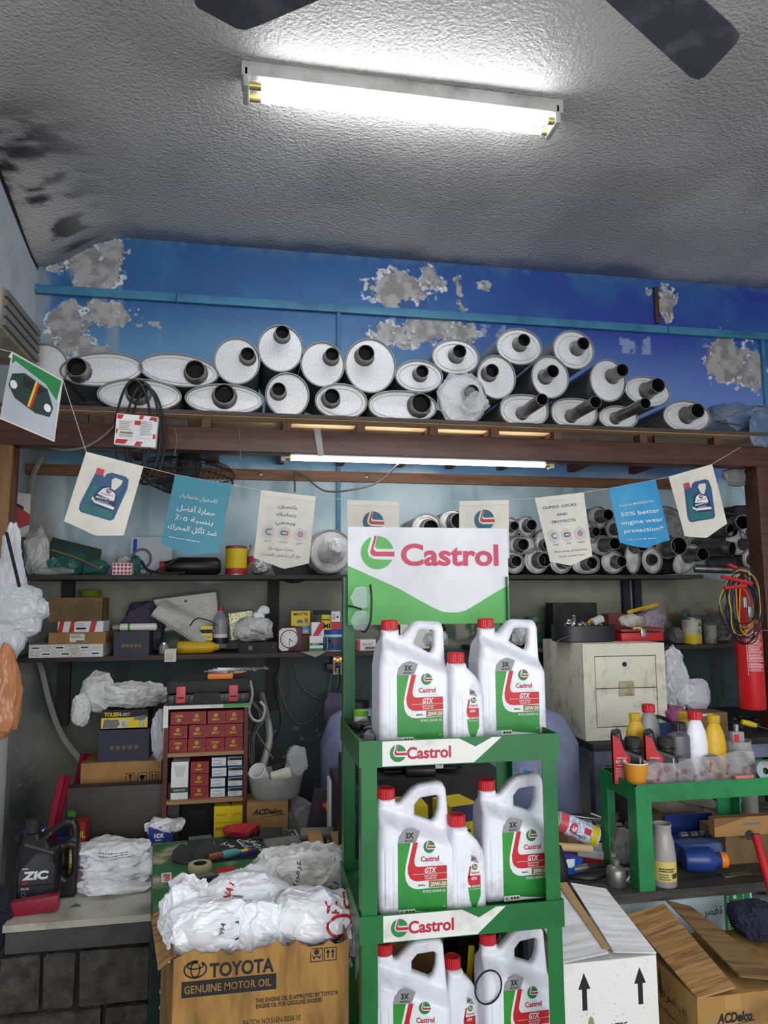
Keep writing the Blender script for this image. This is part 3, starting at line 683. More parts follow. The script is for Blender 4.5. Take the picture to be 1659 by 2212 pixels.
for lab, cx, cy, w, h, pp, pr, pl, on, k in USED:
    used(lab, cx, cy, w, h, pp, pr, pl, base=S2 if on else None, **k)
# loose exhaust pipes at the dark right end
def lpipe(label, p0, p1, r, Y0, Y1, m=None):
    a, b = A(*p0, Y0), A(*p1, Y1); d = b-a; L = float(np.linalg.norm(d)); q = r*mpp(3.5, *p0)
    t = T('exhaust_pipe', label, 'pipe', a, group='loose exhaust pipes'); M = AX((0, 0, 0), tuple(d/L))
    MB().lathe([(q*.88, .0006), (q*.9, 0), (q, 0), (q, L*.12), (q*1.06, L*.14), (q*1.06, L*.2), (q, L*.22), (q, L), (q*.9, L)], 22, M, c0=False).obj('wall', m or M_oldsteel, t)
    MB().lathe([(q*.88, .0008), (q*.86, L*.5)], 22, M, c0=False).obj('bore', M_pipein, t)
lpipe('dark exhaust pipe with bright rolled lip beneath the jug flag', (1582, 1186), (1500, 1180), 16, 3.5, 3.7)
lpipe('stubby exhaust pipe pointing right at the jug flag edge', (1582, 1145), (1540, 1150), 15, 3.56, 3.75, M_useds)
lpipe('wide exhaust pipe end above the others by the right post', (1605, 1128), (1560, 1135), 16, 3.5, 3.8, M_useds)
lpipe('thin exhaust pipe lying on the shelf toward the right post', (1612, 1232), (1500, 1228), 9, 3.56, 3.66)
for lab, cx, cy, w, h, pp in (('pale muffler squeezed against the right post, upper', 1622, 1148, 54, 60, (1622, 1150)), ('small muffler squeezed against the right post, lower', 1622, 1208, 44, 46, (1624, 1210)),
                              ('muffler with bent stub near the right post', 1592, 1172, 56, 50, (1606, 1176))):
    used(lab, cx, cy, w, h, pp, 11, .08, Y=3.6)
M_rubber = mat('black_rubber', (30, 30, 32), .6)
t = T('rubber_bundle', 'black rubber sheet lying over the pipes by the right post', 'rubber sheet', A(1600, 1110, 3.75)); bag('sheet', M_rubber, t, (0, 0, 0), (.14, .1, .05), 44, .2, sub=4)

# plastic-wrapped muffler and neighbours, left of the sign
c = A(716, 1203, 3.48)
t = muffler('muffler wrapped tightly in white plastic, lying left of the white sign', .105, .105, (c[0], 3.5, S2+.112), .4, (.02, .02), .026, .045, mp=M_bagw2, ms=M_bagw2, mpipe=M_bagw, emboss=False, group='used mufflers on the wall shelf')
bag('plastic_wrap', M_bagw2, t, (0, .18, 0), (.112, .215, .112), 3, .05, freq=22, sub=5)
bag('tied_end', M_bagw, t, (.02, -.03, .02), (.04, .035, .04), 9, .3, freq=50, sub=4)
MB().lathe([(0, -.003), (.03, -.003), (.095, 0), (.11, .012), (.11, .02), (.1, .018), (.0, .006)], 32, TR(A(636, 1220, 3.6)[0], 3.68, A(636, 1220, 3.6)[2]) @ Matrix.Rotation(math.radians(62), 4, 'X')).obj('brake_drum', M_blk2, None, label='black round drum cover leaning behind the white flag', cat='drum')
# ------------------------------------------------------------------ fan belts on the beam
t = T('fan_belts', 'black rubber fan belts in a red and white paper sleeve hanging from the platform', 'belt', A(300, 935, 3.0))
k = mpp(3.0, 300, 935)
for i, (dx, ro) in enumerate(((-10, .0), (8, .12), (16, -.1))):
    lp = [(dx*k+37*k*math.sin(a)*(1-.15*math.cos(a)), -.02+.02*i+.01*math.sin(a*2), (2+112*math.cos(a)-(0 if math.cos(a) > 0 else -12)-6*i)*k) for a in np.linspace(0, 2*math.pi, 41)]
    MB().tube(lp, .0055, 6, caps=False).obj('belt', M_rubber, t)
sl = MB().bx(-.083, .075, -.045, -.01, -.064, .062, M=Matrix.Rotation(.06, 4, 'Y')).obj('paper_sleeve', M_white, t, smooth=0)
d = Dec(sl, Matrix.Rotation(.06, 4, 'Y') @ FRONT(0, -.0455, 0)); rn = random.Random(3)
for x, y, s in ((-.075, .05, .02), (-.06, -.05, .03), (.01, -.054, .016), (-.005, .03, .025), (.06, .05, .022), (.012, .055, .01), (.066, -.02, .012), (-.08, -.01, .008)):
    d.poly([(max(x-s, -.08), y-.009), (min(x+s*.6, .072), y-.009), (min(x+s, .072), y+.009), (max(x-s*.5, -.08), y+.009)], M_red, 0)
d.rect(-.072, -.03, -.012, .04, M_paper, 1); d.lines(-.07, -.004, -.02, .034, 5, M_grey, 2, 2); d.text('90915-YZZD4', -.042, -.026, .007, M_ink, 3, w=.05)
for i in range(18): d.rect(-.066+i*.0028, -.018, -.0652+i*.0028+.0008*(i % 3), -.01, M_ink, 3)
d.rect(.012, -.03, .062, .045, M_white, 1); d.lines(.014, -.02, .06, .04, 8, M_grey, 2, 5); d.text('TOYOTA', .035, -.054, .008, M_white, 3, w=.04); d.done()

# ------------------------------------------------------------------ bunting
FLAG_PX = [ # (left top, right top, bottom-left, bottom tip, bottom-right), depth
 ((26, 760), (136, 822), (0, 905), None, (118, 955), 2.42),
 ((186, 976), (310, 1008), (138, 1126), (205, 1157), (268, 1153), 2.5),
 ((378, 1025), (501, 1047), (348, 1172), (405, 1200), (473, 1193), 2.62),
 ((564, 1059), (682, 1073), (548, 1205), (612, 1229), (668, 1213), 2.8),
 ((750, 1080), (862, 1084), (750, 1215), (806, 1240), (862, 1218), 2.95),
 ((992, 1083), (1099, 1080), (992, 1205), (1046, 1228), (1100, 1205), 3.0),
 ((1155, 1076), (1261, 1064), (1187, 1210), (1232, 1222), (1279, 1201), 2.98),
 ((1315, 1055), (1416, 1036), (1339, 1172), (1400, 1184), (1447, 1166), 2.95),
 ((1444, 1030), (1538, 1003), (1479, 1155), (1528, 1162), (1572, 1131), 2.9)]
M_teal = mat('teal_flag', (20, 128, 146), .4, c2=(28, 118, 140), scale=5); M_skyf = mat('sky_blue_flag', (40, 142, 196), .4, c2=(70, 158, 200), scale=4)
M_tealink = mat('teal_ink', (20, 100, 122), .5); M_jugblue = mat('jug_blue_print', (42, 88, 128), .45); M_jugdk = mat('jug_dark_print', (24, 48, 84), .45); M_pink = mat('pink_print', (206, 66, 90), .45); M_teal2 = mat('teal_print', (34, 112, 112), .45)
M_greyl = mat('pale_grey_print', (206, 208, 206), .5); M_greyd = mat('mid_grey_print', (112, 112, 118), .5); M_road = mat('road_print', (186, 192, 200), .5); M_carg = mat('dark_green_print', (24, 56, 46), .45)
def logo(d, cx, cy, r, g, rd, wh, l=1):
    d.disc(cx, cy, r, g, l, 36)
    def q(pts): return [(cx+x*r, cy+y*r) for x, y in pts]
    d.poly(q([(-.34, .98), (.0, 1.02), (-.16, .34), (-.02, .22), (1.02, .22), (1.02, -.42), (-.2, -.40), (-.52, -.22), (-.6, .1)]), wh, l+1)
    d.poly(q([(-.18, 1.0), (-.03, 1.0), (-.24, .22), (-.1, .06), (1.04, .06), (1.04, -.24), (-.26, -.22), (-.44, -.06), (-.42, .1)]), rd, l+2)
def jugart(d, w, h):
    j = [(-.22, .30), (-.24, .18), (-.31, -.26), (-.30, -.36), (-.26, -.40), (.20, -.44), (.25, -.40), (.32, .16), (.30, .32), (.24, .36), (.02, .37), (-.05, .33), (-.08, .25), (-.10, .3)]
    S = lambda p: [(x*w*1.08, y*h*.82) for x, y in p]
    d.poly(S(j), M_jugblue, 0); d.poly(S([(.05, .25), (.09, .30), (.22, .28), (.21, .2), (.14, .08), (.08, .1)]), M_cream, 1)
    d.rect(-.22*w*1.08, .28*h*.82, -.1*w*1.08, .39*h*.82, M_pink, 1)
    d.poly(S([(-.2, .14), (-.12, .1), (-.16, -.2), (-.26, -.24)]), M_teal2, 1); d.poly(S([(-.27, -.24), (.23, -.28), (.2, -.41), (-.26, -.37)]), M_teal2, 1)
    d.poly(S([(-.06, .1), (.04, .14), (.2, .02), (.22, -.3), (-.06, -.24), (-.17, -.14)]), M_jugdk, 1); d.poly(S([(-.04, .07), (.04, .11), (.17, .02), (.18, -.1), (-.1, -.04)]), M_white, 2)
    d.poly(S([(-.17, -.14), (-.1, -.2), (.21, -.25), (.21, -.2), (-.1, -.16), (-.15, -.1)]), M_white, 2)
    logo(d, .06*w*1.08, .055*h*.82, .048*w, M_tealink, M_red, M_white, 3); d.text('Castrol', .05*w*1.08, -.01*h, .028*h, M_darkred, 4, bold=.01, w=.2*w); d.text('MAGNATEC', .03*w*1.08, -.075*h, .032*h, M_white, 4, bold=.02, shear=.2, w=.3*w)
    d.lines(-.08*w, -.155*h, .18*w, -.11*h, 3, M_greyl, 4, 3)
def flag(i, label, m, art, group='printed flags of the bunting'):
    tl, tr_, bl, tip, br, Y = FLAG_PX[i]; a, b, c, e = A(*tl, Y), A(*tr_, Y), A(*bl, Y), A(*br, Y)
    top = (a+b)/2; w = float(np.linalg.norm(b-a)); ux = (b-a)/w; low = (c+e)/2; uy = top-low; uy -= ux*(uy@ux); uy /= np.linalg.norm(uy)
    hL, hR = float((a-c)@uy), float((b-e)@uy); ht = hL*.5+hR*.5 if tip is None else float((top-A(*tip, Y))@uy)
    t = T('bunting_flag', label, 'flag', top, group=group)
    nz = np.cross(ux, uy); M = Matrix(((ux[0], uy[0], nz[0], 0), (ux[1], uy[1], nz[1], 0), (ux[2], uy[2], nz[2], 0), (0, 0, 0, 1)))
    nx, ny = 14, 14; vs = []; xl, xr = float((c-top)@ux), float((e-top)@ux); tx = 0 if tip is None else float((A(*tip, Y)-top)@ux)
    def pos(u, v):
        xt = -w/2+w*u; s = 0 if tip is None else (1-abs((xl+(xr-xl)*u-tx)/max(tx-xl, xr-tx)))
        hb = hL+(hR-hL)*u; hb = hb+(ht-hb)*max(s, 0) if tip else hb
        return xt*(1-v)+(xl+(xr-xl)*u)*v, -hb*v
    for dz in (.0, -.0006):
        for j in range(ny+1):
            for k in range(nx+1):
                x, y = pos(k/nx, j/ny); vs.append((x, y, dz+.004*math.sin(j/ny*2.6+i)*(j/ny)))
    n = (nx+1)*(ny+1); fs = []
    for o in (0, n):
        fs += [(o+j*(nx+1)+k, o+j*(nx+1)+k+1, o+(j+1)*(nx+1)+k+1, o+(j+1)*(nx+1)+k) for j in range(ny) for k in range(nx)]
    cl = MB().add(vs, fs, M).obj('cloth', m, t, smooth=80)
    hb = MB().add([(-w/2, 0, .0011), (w/2, 0, .0011), (w/2, -.02, .0011), (-w/2, -.02, .0011)], [(0, 1, 2, 3)], M).obj('hem', MATS['cream_flag'] if m is M_cream else m, t)
    d = Dec(t, Matrix.Identity(4), .0005); d.dx = 0.; hm = (hL+hR)/2
    art(d, w, hm)
    def fm(x, y, z):
        u, v = x/w+.5, .5-y/hm; xx = (-w/2+w*u)*(1-v)+(xl+(xr-xl)*u)*v; return tuple(M @ Vector((xx, -(hL+(hR-hL)*u)*v, z+.0018+.004*math.sin(v*2.6+i)*v)))
    d.done(fmap=fm); return t
def art_car(d, w, h):
    d.poly([(-w*.46, h*.30), (w*.44, h*.12), (w*.48, h*.48), (-w*.48, h*.48)], M_gdark, 0)
    d.poly([(-w*.4, h*.40), (w*.2, h*.30), (w*.47, h*.12), (w*.49, -h*.47), (-w*.49, -h*.47), (-w*.49, h*.3)], M_road, 1)
    d.poly([(-w*.42, h*.20), (-w*.2, h*.3), (w*.25, h*.24), (w*.4, h*.0), (w*.36, -h*.16), (w*.1, -h*.2), (-w*.3, -h*.12), (-w*.45, h*.02)], M_carg, 2)
    d.poly([(-w*.2, h*.26), (w*.22, h*.2), (w*.1, h*.09), (-w*.2, h*.12)], M_ink, 3); d.poly([(w*.02, h*.27), (w*.1, h*.26), (w*.02, -h*.16), (-w*.06, -h*.15)], M_yel, 4)
    d.poly([(w*.06, h*.27), (w*.1, h*.26), (w*.02, -h*.16), (-w*.02, -h*.16)], M_red, 5); d.disc(-w*.36, h*.06, .012, M_white, 3); d.disc(w*.3, -h*.04, .012, M_white, 3)
flag(0, 'large flag picturing a green car on a road, leftmost of the bunting', M_cream, art_car)
flag(1, 'cream flag picturing a blue oil jug, left of the teal flag', M_cream, lambda d, w, h: jugart(d, w, h))
def art_teal(d, w, h):
    for s, y, k, b in (('كاسترول ماجناتيك', .22, .055, 0), ('حماية أفضل', .04, .075, .008), ('بنسبة ٥٠٪', -.10, .075, .008), ('ضد تآكل المحرك', -.24, .075, .008)):
        d.text(s, d.dx*.3-w*.02, y*h, k*h, M_white, 1, bold=b, w=w*(.66 if s[0] != 'ض' else .84))
    d.lines(-w*.38, -h*.41, w*.3, -h*.39, 1, M_white, 1, 4)
flag(2, 'teal flag with white arabic lettering', M_teal, art_teal)
def icons(d, w, h, labs, y):
    for k, (lab, mm) in enumerate(zip(labs, (M_greyd, M_red, M_darkred))):
        x = (-.29+.29*k)*w; d.poly([(x+.13*w*math.cos(a), y+.13*w*math.sin(a)) for a in np.arange(6)*math.pi/3+.52], M_greyl, 0)
        if k == 0: d.stroke([(x+.05*w, y+.045*w), (x-.02*w, y+.045*w), (x-.05*w, y), (x-.02*w, y-.045*w), (x+.05*w, y-.045*w)], .025*w, M_greyd, 1)
        elif k == 1: d.stroke([(x, y+.03*w), (x-.05*w, y+.03*w), (x-.065*w, y), (x-.05*w, y-.03*w), (x, y-.03*w)], .025*w, M_tealink, 1); d.stroke([(x, y+.03*w), (x+.05*w, y+.03*w), (x+.065*w, y), (x+.05*w, y-.03*w), (x, y-.03*w)], .025*w, M_red, 1)
        else:
            d.ring(x, y, .05*w, .014*w, M_darkred, 1, n=6); d.ring(x, y, .022*w, .012*w, M_darkred, 1, n=10)
        d.text(lab, x, y-.16*w, .035*w, M_greyd, 1, bold=.005)
def art_ar(d, w, h):
    for s, y in (('يلتصق،', .30), ('يتماسك', .18), ('ويحمي', .06)): d.text(s, w*.0, y*h, .052*h, M_tealink, 1, w=w*.36, bold=.006)
    icons(d, w, h, ('تلتصق', 'تتماسك', 'تحمي'), -.10*h)
    d.text('حماية متواصلة', -w*.03, -.34*h, .045*h, M_greyd, 1, w=.46*w); d.text('مع كل تشغيل للمحرك', -w*.03, -.43*h, .045*h, M_greyd, 1, w=.72*w)
flag(3, 'cream flag with arabic lettering and three small icons', M_cream, art_ar)
def art_logo(d, w, h): logo(d, 0, h*.16, w*.2, M_tealink, M_red, M_cream, 0)
flag(4, 'cream logo flag right of the arabic icon flag, half behind the sign', M_cream, art_logo)
flag(5, 'cream logo flag above the right half of the sign', M_cream, art_logo)
def art_en(d, w, h):
    for s, y, k in (('CLINGS, LOCKS', .33, .7), ('AND', .20, .22), ('PROTECTS', .09, .5)): d.text(s, (.0-y*.12)*w, y*h, .042*h, M_tealink, 1, w=w*k, bold=.012)
    icons(d, w, h, ('Clings', 'Locks', 'Protects'), -.13*h)
    d.text('Non-stop protection', w*.02, -.38*h, .034*h, M_greyd, 1, w=.76*w); d.text('from every start', w*.03, -.46*h, .034*h, M_greyd, 1, w=.6*w)
flag(6, 'cream flag with english lettering about clings, locks and protects', M_cream, art_en)
def art_50(d, w, h):
    d.text('Castrol MAGNATEC', -w*.0, .16*h, .042*h, M_white, 1, w=.74*w, bold=.006)
    for s, y, k in (('50% better', .0, .8), ('engine wear', -.15, .86), ('protection*', -.30, .8)): d.text(s, w*.02, y*h, .07*h, M_white, 1, w=w*k, bold=.012)
    d.lines(-w*.36, -h*.47, w*.4, -h*.45, 1, M_white, 1, 4)
flag(7, 'bright blue flag promising 50 percent better engine wear protection', M_skyf, art_50)
flag(8, 'cream flag picturing a blue oil jug, rightmost of the bunting', M_cream, lambda d, w, h: jugart(d, w, h))
pts = []
for f in FLAG_PX: pts += [A(*f[0], f[5]), A(*f[1], f[5])]
pts.append(A(1600, 966, 3.05)); pts.insert(0, A(-60, 740, 2.35))
MB().tube([tuple(p+np.array([0, .002, 0])) for p in pts], .0012, 5).obj('bunting_string', mat('string', (206, 204, 196), .7), label='thin white string carrying the bunting flags', cat='string')

# ------------------------------------------------------------------ caged fan under the platform
fc = A(403, 1020, 3.35); t = T('cage_fan', 'dark caged fan head tucked up under the platform', 'fan', (fc[0], 3.42, fc[2]), rot=(math.radians(-4), math.radians(3), 0))
R0 = 100*mpp(3.4, 403, 1020); M_cage = mat('cage_wire', (62, 58, 54), .5, .5)
for k in range(44):
    a = 2*math.pi*k/44; pr = [(.06, -.085), (.11, -.08), (R0*.8, -.055), (R0*.97, -.02), (R0, .01), (R0*.9, .04), (.08, .06)]
    MB().tube([(r*math.cos(a), r*math.sin(a), z) for r, z in pr], .0016, 4).obj('cage_wire', M_cage, t)
for r, z in ((R0*1.0, .01), (R0*.97, -.022), (R0*.62, -.068), (.065, -.087)):
    MB().tube([(r*math.cos(a), r*math.sin(a), z) for a in np.linspace(0, 2*math.pi, 41)], .0035, 5, caps=False).obj('cage_ring', M_cage, t)
MB().lathe([(0, -.09), (.05, -.09), (.062, -.085), (.062, -.078), (0, -.075)], 20).obj('cage_badge', M_blk2, t)
MB().lathe([(0, -.01), (.05, -.01), (.06, .05), (.05, .1), (0, .1)], 18).obj('motor', M_blk2, t)
for k in range(3):
    a = k*2.094+.4; MB().add([(.04, -.02, -.03), (R0*.8, -.07, -.045), (R0*.85, .05, -.02), (.04, .03, -.01)], [(0, 1, 2, 3)], RZ(a)).obj('blade', mat('fan_blue_blade', (40, 52, 72), .4), t)
MB().tube([(0, 0, .09), (0, .0, 2.222-fc[2])], .012, 10).obj('hanger', M_cage, t)
# ------------------------------------------------------------------ green display stand
SX0, SX1, SY0, SY1 = .249, .733, 1.70, 2.055
TZ = [1.172, .790, .405]         # rim tops of the three trays
M_sgreen = mat('stand_green', (24, 106, 50), .38, c2=(20, 84, 42), scale=7, lo=.45, hi=.8)
st = T('display_stand', 'green painted steel display stand with white logo strips and a sign', 'display stand', (0, 0, 0))
pw, pt = .036, .0022
def post(x, y, sx, sy, z0, z1):
    b = MB().bx(min(x, x+sx*pw), max(x, x+sx*pw), y-pt/2, y+pt/2, z0, z1); b.bx(x-pt/2, x+pt/2, min(y, y+sy*pw), max(y, y+sy*pw), z0, z1); return b
for i, (x, y, sx, sy, z1) in enumerate(((SX0+.004, SY0+.004, 1, 1, TZ[0]-.02), (SX1-.004, SY0+.004, -1, 1, TZ[0]-.02), (SX0+.002, SY1-.004, 1, -1, 1.56), (SX1-.002, SY1-.004, -1, -1, 1.56))):
    post(x, y, sx, sy, 0, z1).obj('post', M_sgreen, st)
for z in TZ:
    tr = MB().bx(SX0, SX1, SY0, SY1, z-.026, z-.024)
    for a in ((SX0-.002, SX1+.002, SY0-.002, SY0+.001), (SX0-.002, SX1+.002, SY1-.001, SY1+.002), (SX0-.002, SX0+.001, SY0, SY1), (SX1-.001, SX1+.002, SY0, SY1)): tr.bx(*a, z-.060, z)
    tray = tr.obj('tray', M_sgreen, st, smooth=0)
    d = Dec(tray, FRONT(SX0, SY0-.0022, z-.06)); 
    x0, x1, xa, xb = .052, .345, .052, .262
    d.poly([(x0, .002), (.272, .002), (.342, .058), (.318, .058), (.276, .038), (.236, .058), (x0, .058)], M_strip, 0)
    logo(d, .089, .030, .0195, M_gdark, M_darkred, M_strip, 1); d.text('Castrol', .163, .030, .026, M_darkred, 2, w=.106, bold=.028); d.done()
# sign board
sgx0, sgx1, sgz0, sgz1 = span(751, 1140, 1097, 1348, 2.035)
sg = MB().bx(sgx0, sgx1, 2.030, 2.036, sgz0, sgz1).obj('sign_board', mat('sign_white', (226, 228, 230), .42), st, smooth=0)
M_sg = mat('sign_green', (86, 178, 84), .45)
d = Dec(sg, FRONT(sgx0, 2.0295, sgz0)); w, h = sgx1-sgx0, sgz1-sgz0
vv = [(w*.40, h*.30), (w*.47, h*.2), (w*.53, h*.135), (w*.58, h*.115), (w*.64, h*.112), (w*.69, h*.125), (w*.74, h*.155)]
d.poly([(0, 0), (w, 0), (w, h*.40), (w*.86, h*.27)]+list(reversed([(w*.30, h*.372)]+vv[0:0]+[(w*.44, h*.24), (w*.52, h*.165), (w*.57, h*.128), (w*.62, h*.116), (w*.67, h*.116), (w*.72, h*.134), (w*.78, h*.19)]))+[(0, h*.60)], M_sg, 0)
M_sgpink = mat('sign_red', (204, 52, 88), .45)
logo(d, w*.178, h*.735, w*.1, M_sg, M_sgpink, MATS['sign_white'], 1); d.text('Castrol', w*.63, h*.72, h*.222, M_sgpink, 2, w=w*.615, bold=.028); d.done()

# ------------------------------------------------------------------ oil jugs and bottles
def jug_mesh(name, outline, hole, split, hd, r=.018, h=.0042, ribs=None):
    """outline, hole: polygons in metres (x, z); split: (x, z) points of the line above which the body thins into the handle"""
    (xa, za), (xb, zb) = split; sl = (zb-za)/(xb-xa)
    def fn(P):
        q = P[..., [0, 2]]; d2 = poly_sdf(q, outline)
        if hole: d2 = np.maximum(d2, -poly_sdf(q, hole))
        up = q[..., 1]-(za+sl*(q[..., 0]-xa)); t = np.clip((up+.014)/.04, 0, 1); t = t*t*(3-2*t)
        half = hd*(1-t)+.0175*t; rr = r*(1-t)+.0115*t
        if ribs:
            x = q[..., 0]; k = np.clip((ribs[1]-x)/.004, 0, 1)*np.clip((x-ribs[0])/.004, 0, 1)*np.clip((ribs[3]-q[..., 1])/.02, 0, 1)*np.clip((q[..., 1]-ribs[2])/.01, 0, 1)
            half = half-k*.0022*(1+np.cos((x-ribs[0])*2*math.pi/ribs[4]))
        a, b = d2+rr, np.abs(P[..., 1])-half+rr
        return np.minimum(np.maximum(a, b), 0)+np.sqrt(np.maximum(a, 0)**2+np.maximum(b, 0)**2)-rr
    o = np.array(outline); return nets(fn, (o[:, 0].min()-.008, -hd-.008, o[:, 1].min()-.008), (o[:, 0].max()+.008, hd+.008, o[:, 1].max()+.008), h, name)
def cap_mesh(r, h, n=48, name='cap'):
    mb = MB(); vs = []; prof = [(r*1.04, 0, 0), (r*1.04, .003, 0), (r, .0035, 1), (r*.99, h-.003, 1), (r*.94, h-.0005, 0), (r*.86, h, 0), (r*.82, h-.0012, 0)]
    for rr, z, k in prof:
        for i in range(n):
            a = 2*math.pi*i/n; q = rr*(1+(.055 if (i % 2 and k) else 0)); vs.append((q*math.cos(a), q*math.sin(a), z))
    fs = [(i*n+k, i*n+(k+1) % n, (i+1)*n+(k+1) % n, (i+1)*n+k) for i in range(len(prof)-1) for k in range(n)]+[tuple(range((len(prof)-1)*n, len(prof)*n))]
    return mb.add(vs, fs).mesh(name, 18)
U5 = .00122
def P5(l, k=U5): return [(x*k, z*k) for x, z in l]
out5 = P5([(2, 0), (155, 0), (158, 8), (158, 150), (156, 170), (154, 236), (150, 248), (143, 254), (96, 256), (84, 251), (60, 226), (53, 224), (52, 238), (15, 238), (14, 224), (7, 196), (1, 160), (0, 8)])
hole5 = P5([(85, 207), (97, 233), (101, 235), (128, 235), (132, 232), (131, 200), (127, 188), (122, 186), (116, 189)])
out4 = P5([(2, 0), (155, 0), (158, 8), (157, 120), (152, 160), (146, 236), (139, 249), (128, 253), (86, 247), (70, 238), (46, 213), (38, 212), (37, 222), (2, 222), (1, 210), (-2, 190), (-4, 150), (-3, 8)])
hole4 = P5([(78, 186), (78, 206), (90, 220), (124, 224), (130, 220), (128, 195), (122, 178), (114, 172), (104, 176)])
me5 = jug_mesh('body', out5, hole5, ((.06*1, .232), (.19, .178)), .056, ribs=(.012, .04, .02, .19, .0095))
me4 = jug_mesh('body', out4, hole4, ((.05, .212), (.19, .162)), .058, r=.024, ribs=(.0, .036, .02, .17, .0095))
out1 = P5([(2, 0), (72, 0), (74, 6), (75, 96), (70, 118), (58, 138), (38, 158), (37, 166), (3, 166), (2, 158), (0, 140), (0, 6)])
me1 = jug_mesh('body', out1, None, ((0, 9), (1, 9)), .034, r=.016, h=.0036, ribs=(.004, .03, .01, .13, .0075))
cap5, cap1 = cap_mesh(.0215, .026), cap_mesh(.0215, .027)
M_lg = mat('label_green', (62, 160, 48), .4, c2=(24, 118, 52), scale=3.2, lo=.35, hi=.65)
def label_big(d, size, w=.124, h=.212):
    d.poly([(0, 0), (w, 0), (w, h*.5), (.036, h*.86), (0, h*.80)], M_white, 0)
    d.poly([(0, h*.06), (w*.99, h*.0), (w*.99, h*.33), (w*.3, h*.33), (w*.2, h*.4), (w*.36, h*.79), (0, h*.8)], M_lg, 1)
    d.poly([(0, h*.79), (w*.37, h*.79), (w*.46, h*.92), (w*.28, h*.96), (w*.12, h*.93), (w*.03, h*.87)], M_grey, 2)
    d.poly([(w*.26, h*.79), (w*.36, h*.79), (w*.3, h*.56), (w*.36, h*.525), (w*.99, h*.525), (w*.99, h*.28), (w*.4, h*.275), (w*.3, h*.285), (w*.21, h*.32), (w*.155, h*.38), (w*.14, h*.46), (w*.16, h*.55)], M_white, 2)
    d.poly([(w*.31, h*.79), (w*.41, h*.79), (w*.33, h*.6), (w*.33, h*.565), (w*.35, h*.535), (w*.39, h*.52), (w*.99, h*.52), (w*.99, h*.37), (w*.4, h*.36), (w*.31, h*.37), (w*.24, h*.4), (w*.2, h*.45), (w*.195, h*.52)], M_red, 3)
    d.rect(w*.62, h*.285, w*.99, h*.36, M_gold, 3); d.rect(0, 0, w*.34, h*.06, M_white, 3)
    d.text('3X', w*.24, h*.875, .013, M_ink, 4, bold=.03, w=.02); d.text('PROTECT', w*.24, h*.815, .0045, M_ink, 4, bold=.02, w=.024)
    logo(d, w*.64, h*.735, .0145, M_gdark, M_red, M_white, 2); d.text('Castrol', w*.65, h*.605, .0125, M_darkred, 3, w=.046, bold=.02)
    d.text('GTX', w*.66, h*.478, .0125, M_white, 4, w=.03, bold=.04, shear=.25); d.rect(w*.3, h*.437, w*.99, h*.441, M_white, 4)
    d.text('HELPS EXTEND', w*.66, h*.415, .0042, M_white, 4, w=.032, bold=.01); d.text('ENGINE LIFE', w*.66, h*.387, .0042, M_white, 4, w=.028, bold=.01)
    d.text('MINERAL', w*.48, h*.315, .004, M_ink, 4, w=.018, bold=.02); d.text('20W-50', w*.81, h*.322, .0092, M_white, 4, w=.04, bold=.03, shear=.15); d.text('PETROL ENGINE OIL', w*.73, h*.245, .0058, M_white, 4, w=.058, bold=.012, shear=.1)
    d.text(size, w*.07, h*.03, .008, M_ink, 4, w=.011)
    for i in range(3): d.disc(w*(.17+.065*i), h*.03, .0034, M_ink, 4, 12); d.disc(w*(.17+.065*i), h*.03, .0018, M_gold, 5, 8)
    d.text('API', w*.92, h*.07, .004, M_white, 4, w=.007)
def make_jug(me, capc, size, cat='jug'):
    t = T('oil_jug', 'x', cat); link('body', me, M_jug, t); c = link('cap', cap5, M_cap, t); c.location = (capc[0], 0, capc[1])
    hd = .056 if size == '5L' else .058
    d = Dec(t, FRONT(.045 if size == '5L' else .043, -hd-.0003, .008)); label_big(d, size); d.done(); return t
def label_small(d):
    d.poly([(.012, .0), (.024, 0), (.037, .03), (.037, .10), (.026, .122), (.012, .128), (.013, .1), (.004, .07)], M_white, 0)
    d.poly([(.016, .0), (.024, 0), (.037, .03), (.037, .05), (.005, .05), (.009, .02)], M_lg, 1); d.poly([(.013, .112), (.034, .106), (.026, .122), (.014, .127)], M_grey, 1)
    d.poly([(.004, .066), (.006, .078), (.037, .078), (.037, .056), (.008, .055)], M_red, 2); d.poly([(.004, .07), (.010, .1), (.014, .1), (.009, .074)], M_red, 2)
    d.text('3X', .02, .118, .006, M_ink, 3, bold=.03); logo(d, .023, .098, .0075, M_gdark, M_red, M_white, 2); d.text('Castrol', .023, .085, .006, M_darkred, 3, w=.021, bold=.02)
    d.text('GTX', .021, .071, .006, M_white, 3, w=.015, bold=.04, shear=.2); d.rect(.012, .05, .037, .056, M_gold, 2); d.text('20W-50', .025, .053, .0048, M_white, 3, w=.021, bold=.02); d.text('PETROL ENGINE OIL', .022, .046, .003, M_white, 3, w=.027)
def make_one():
    t = T('oil_bottle', 'x', 'bottle'); link('body', me1, M_jug, t); c = link('cap', cap1, M_cap, t); c.location = (.0238, 0, .2025)
    d = Dec(t, FRONT(.036, -.0343, .012)); label_small(d); d.done(); return t
j5 = make_jug(me5, (.0405, .289), '5L'); j4 = make_jug(me4, (.0235, .270), '4L'); b1 = make_one()
for o in (j5, j4, b1): o['group'] = 'oil containers on the green stand'
SH = [z-.0235 for z in TZ]
for o in (j5, j4, b1): o.scale = (.943,)*3
def put(src, px, Y, z, rz, label, first=[]):
    X = A(px, 1500 if z > 1 else 1850, Y)[0]
    if src.name not in first:
        first.append(src.name); src.location = (X, Y, z); src.rotation_euler = (0, 0, rz); src['label'] = label; return src
    return dup(src, (X, Y, z), rz, label)
put(j5, 810, 1.80, SH[0], .06, 'five-litre white oil jug with red cap, left one on the top tray')
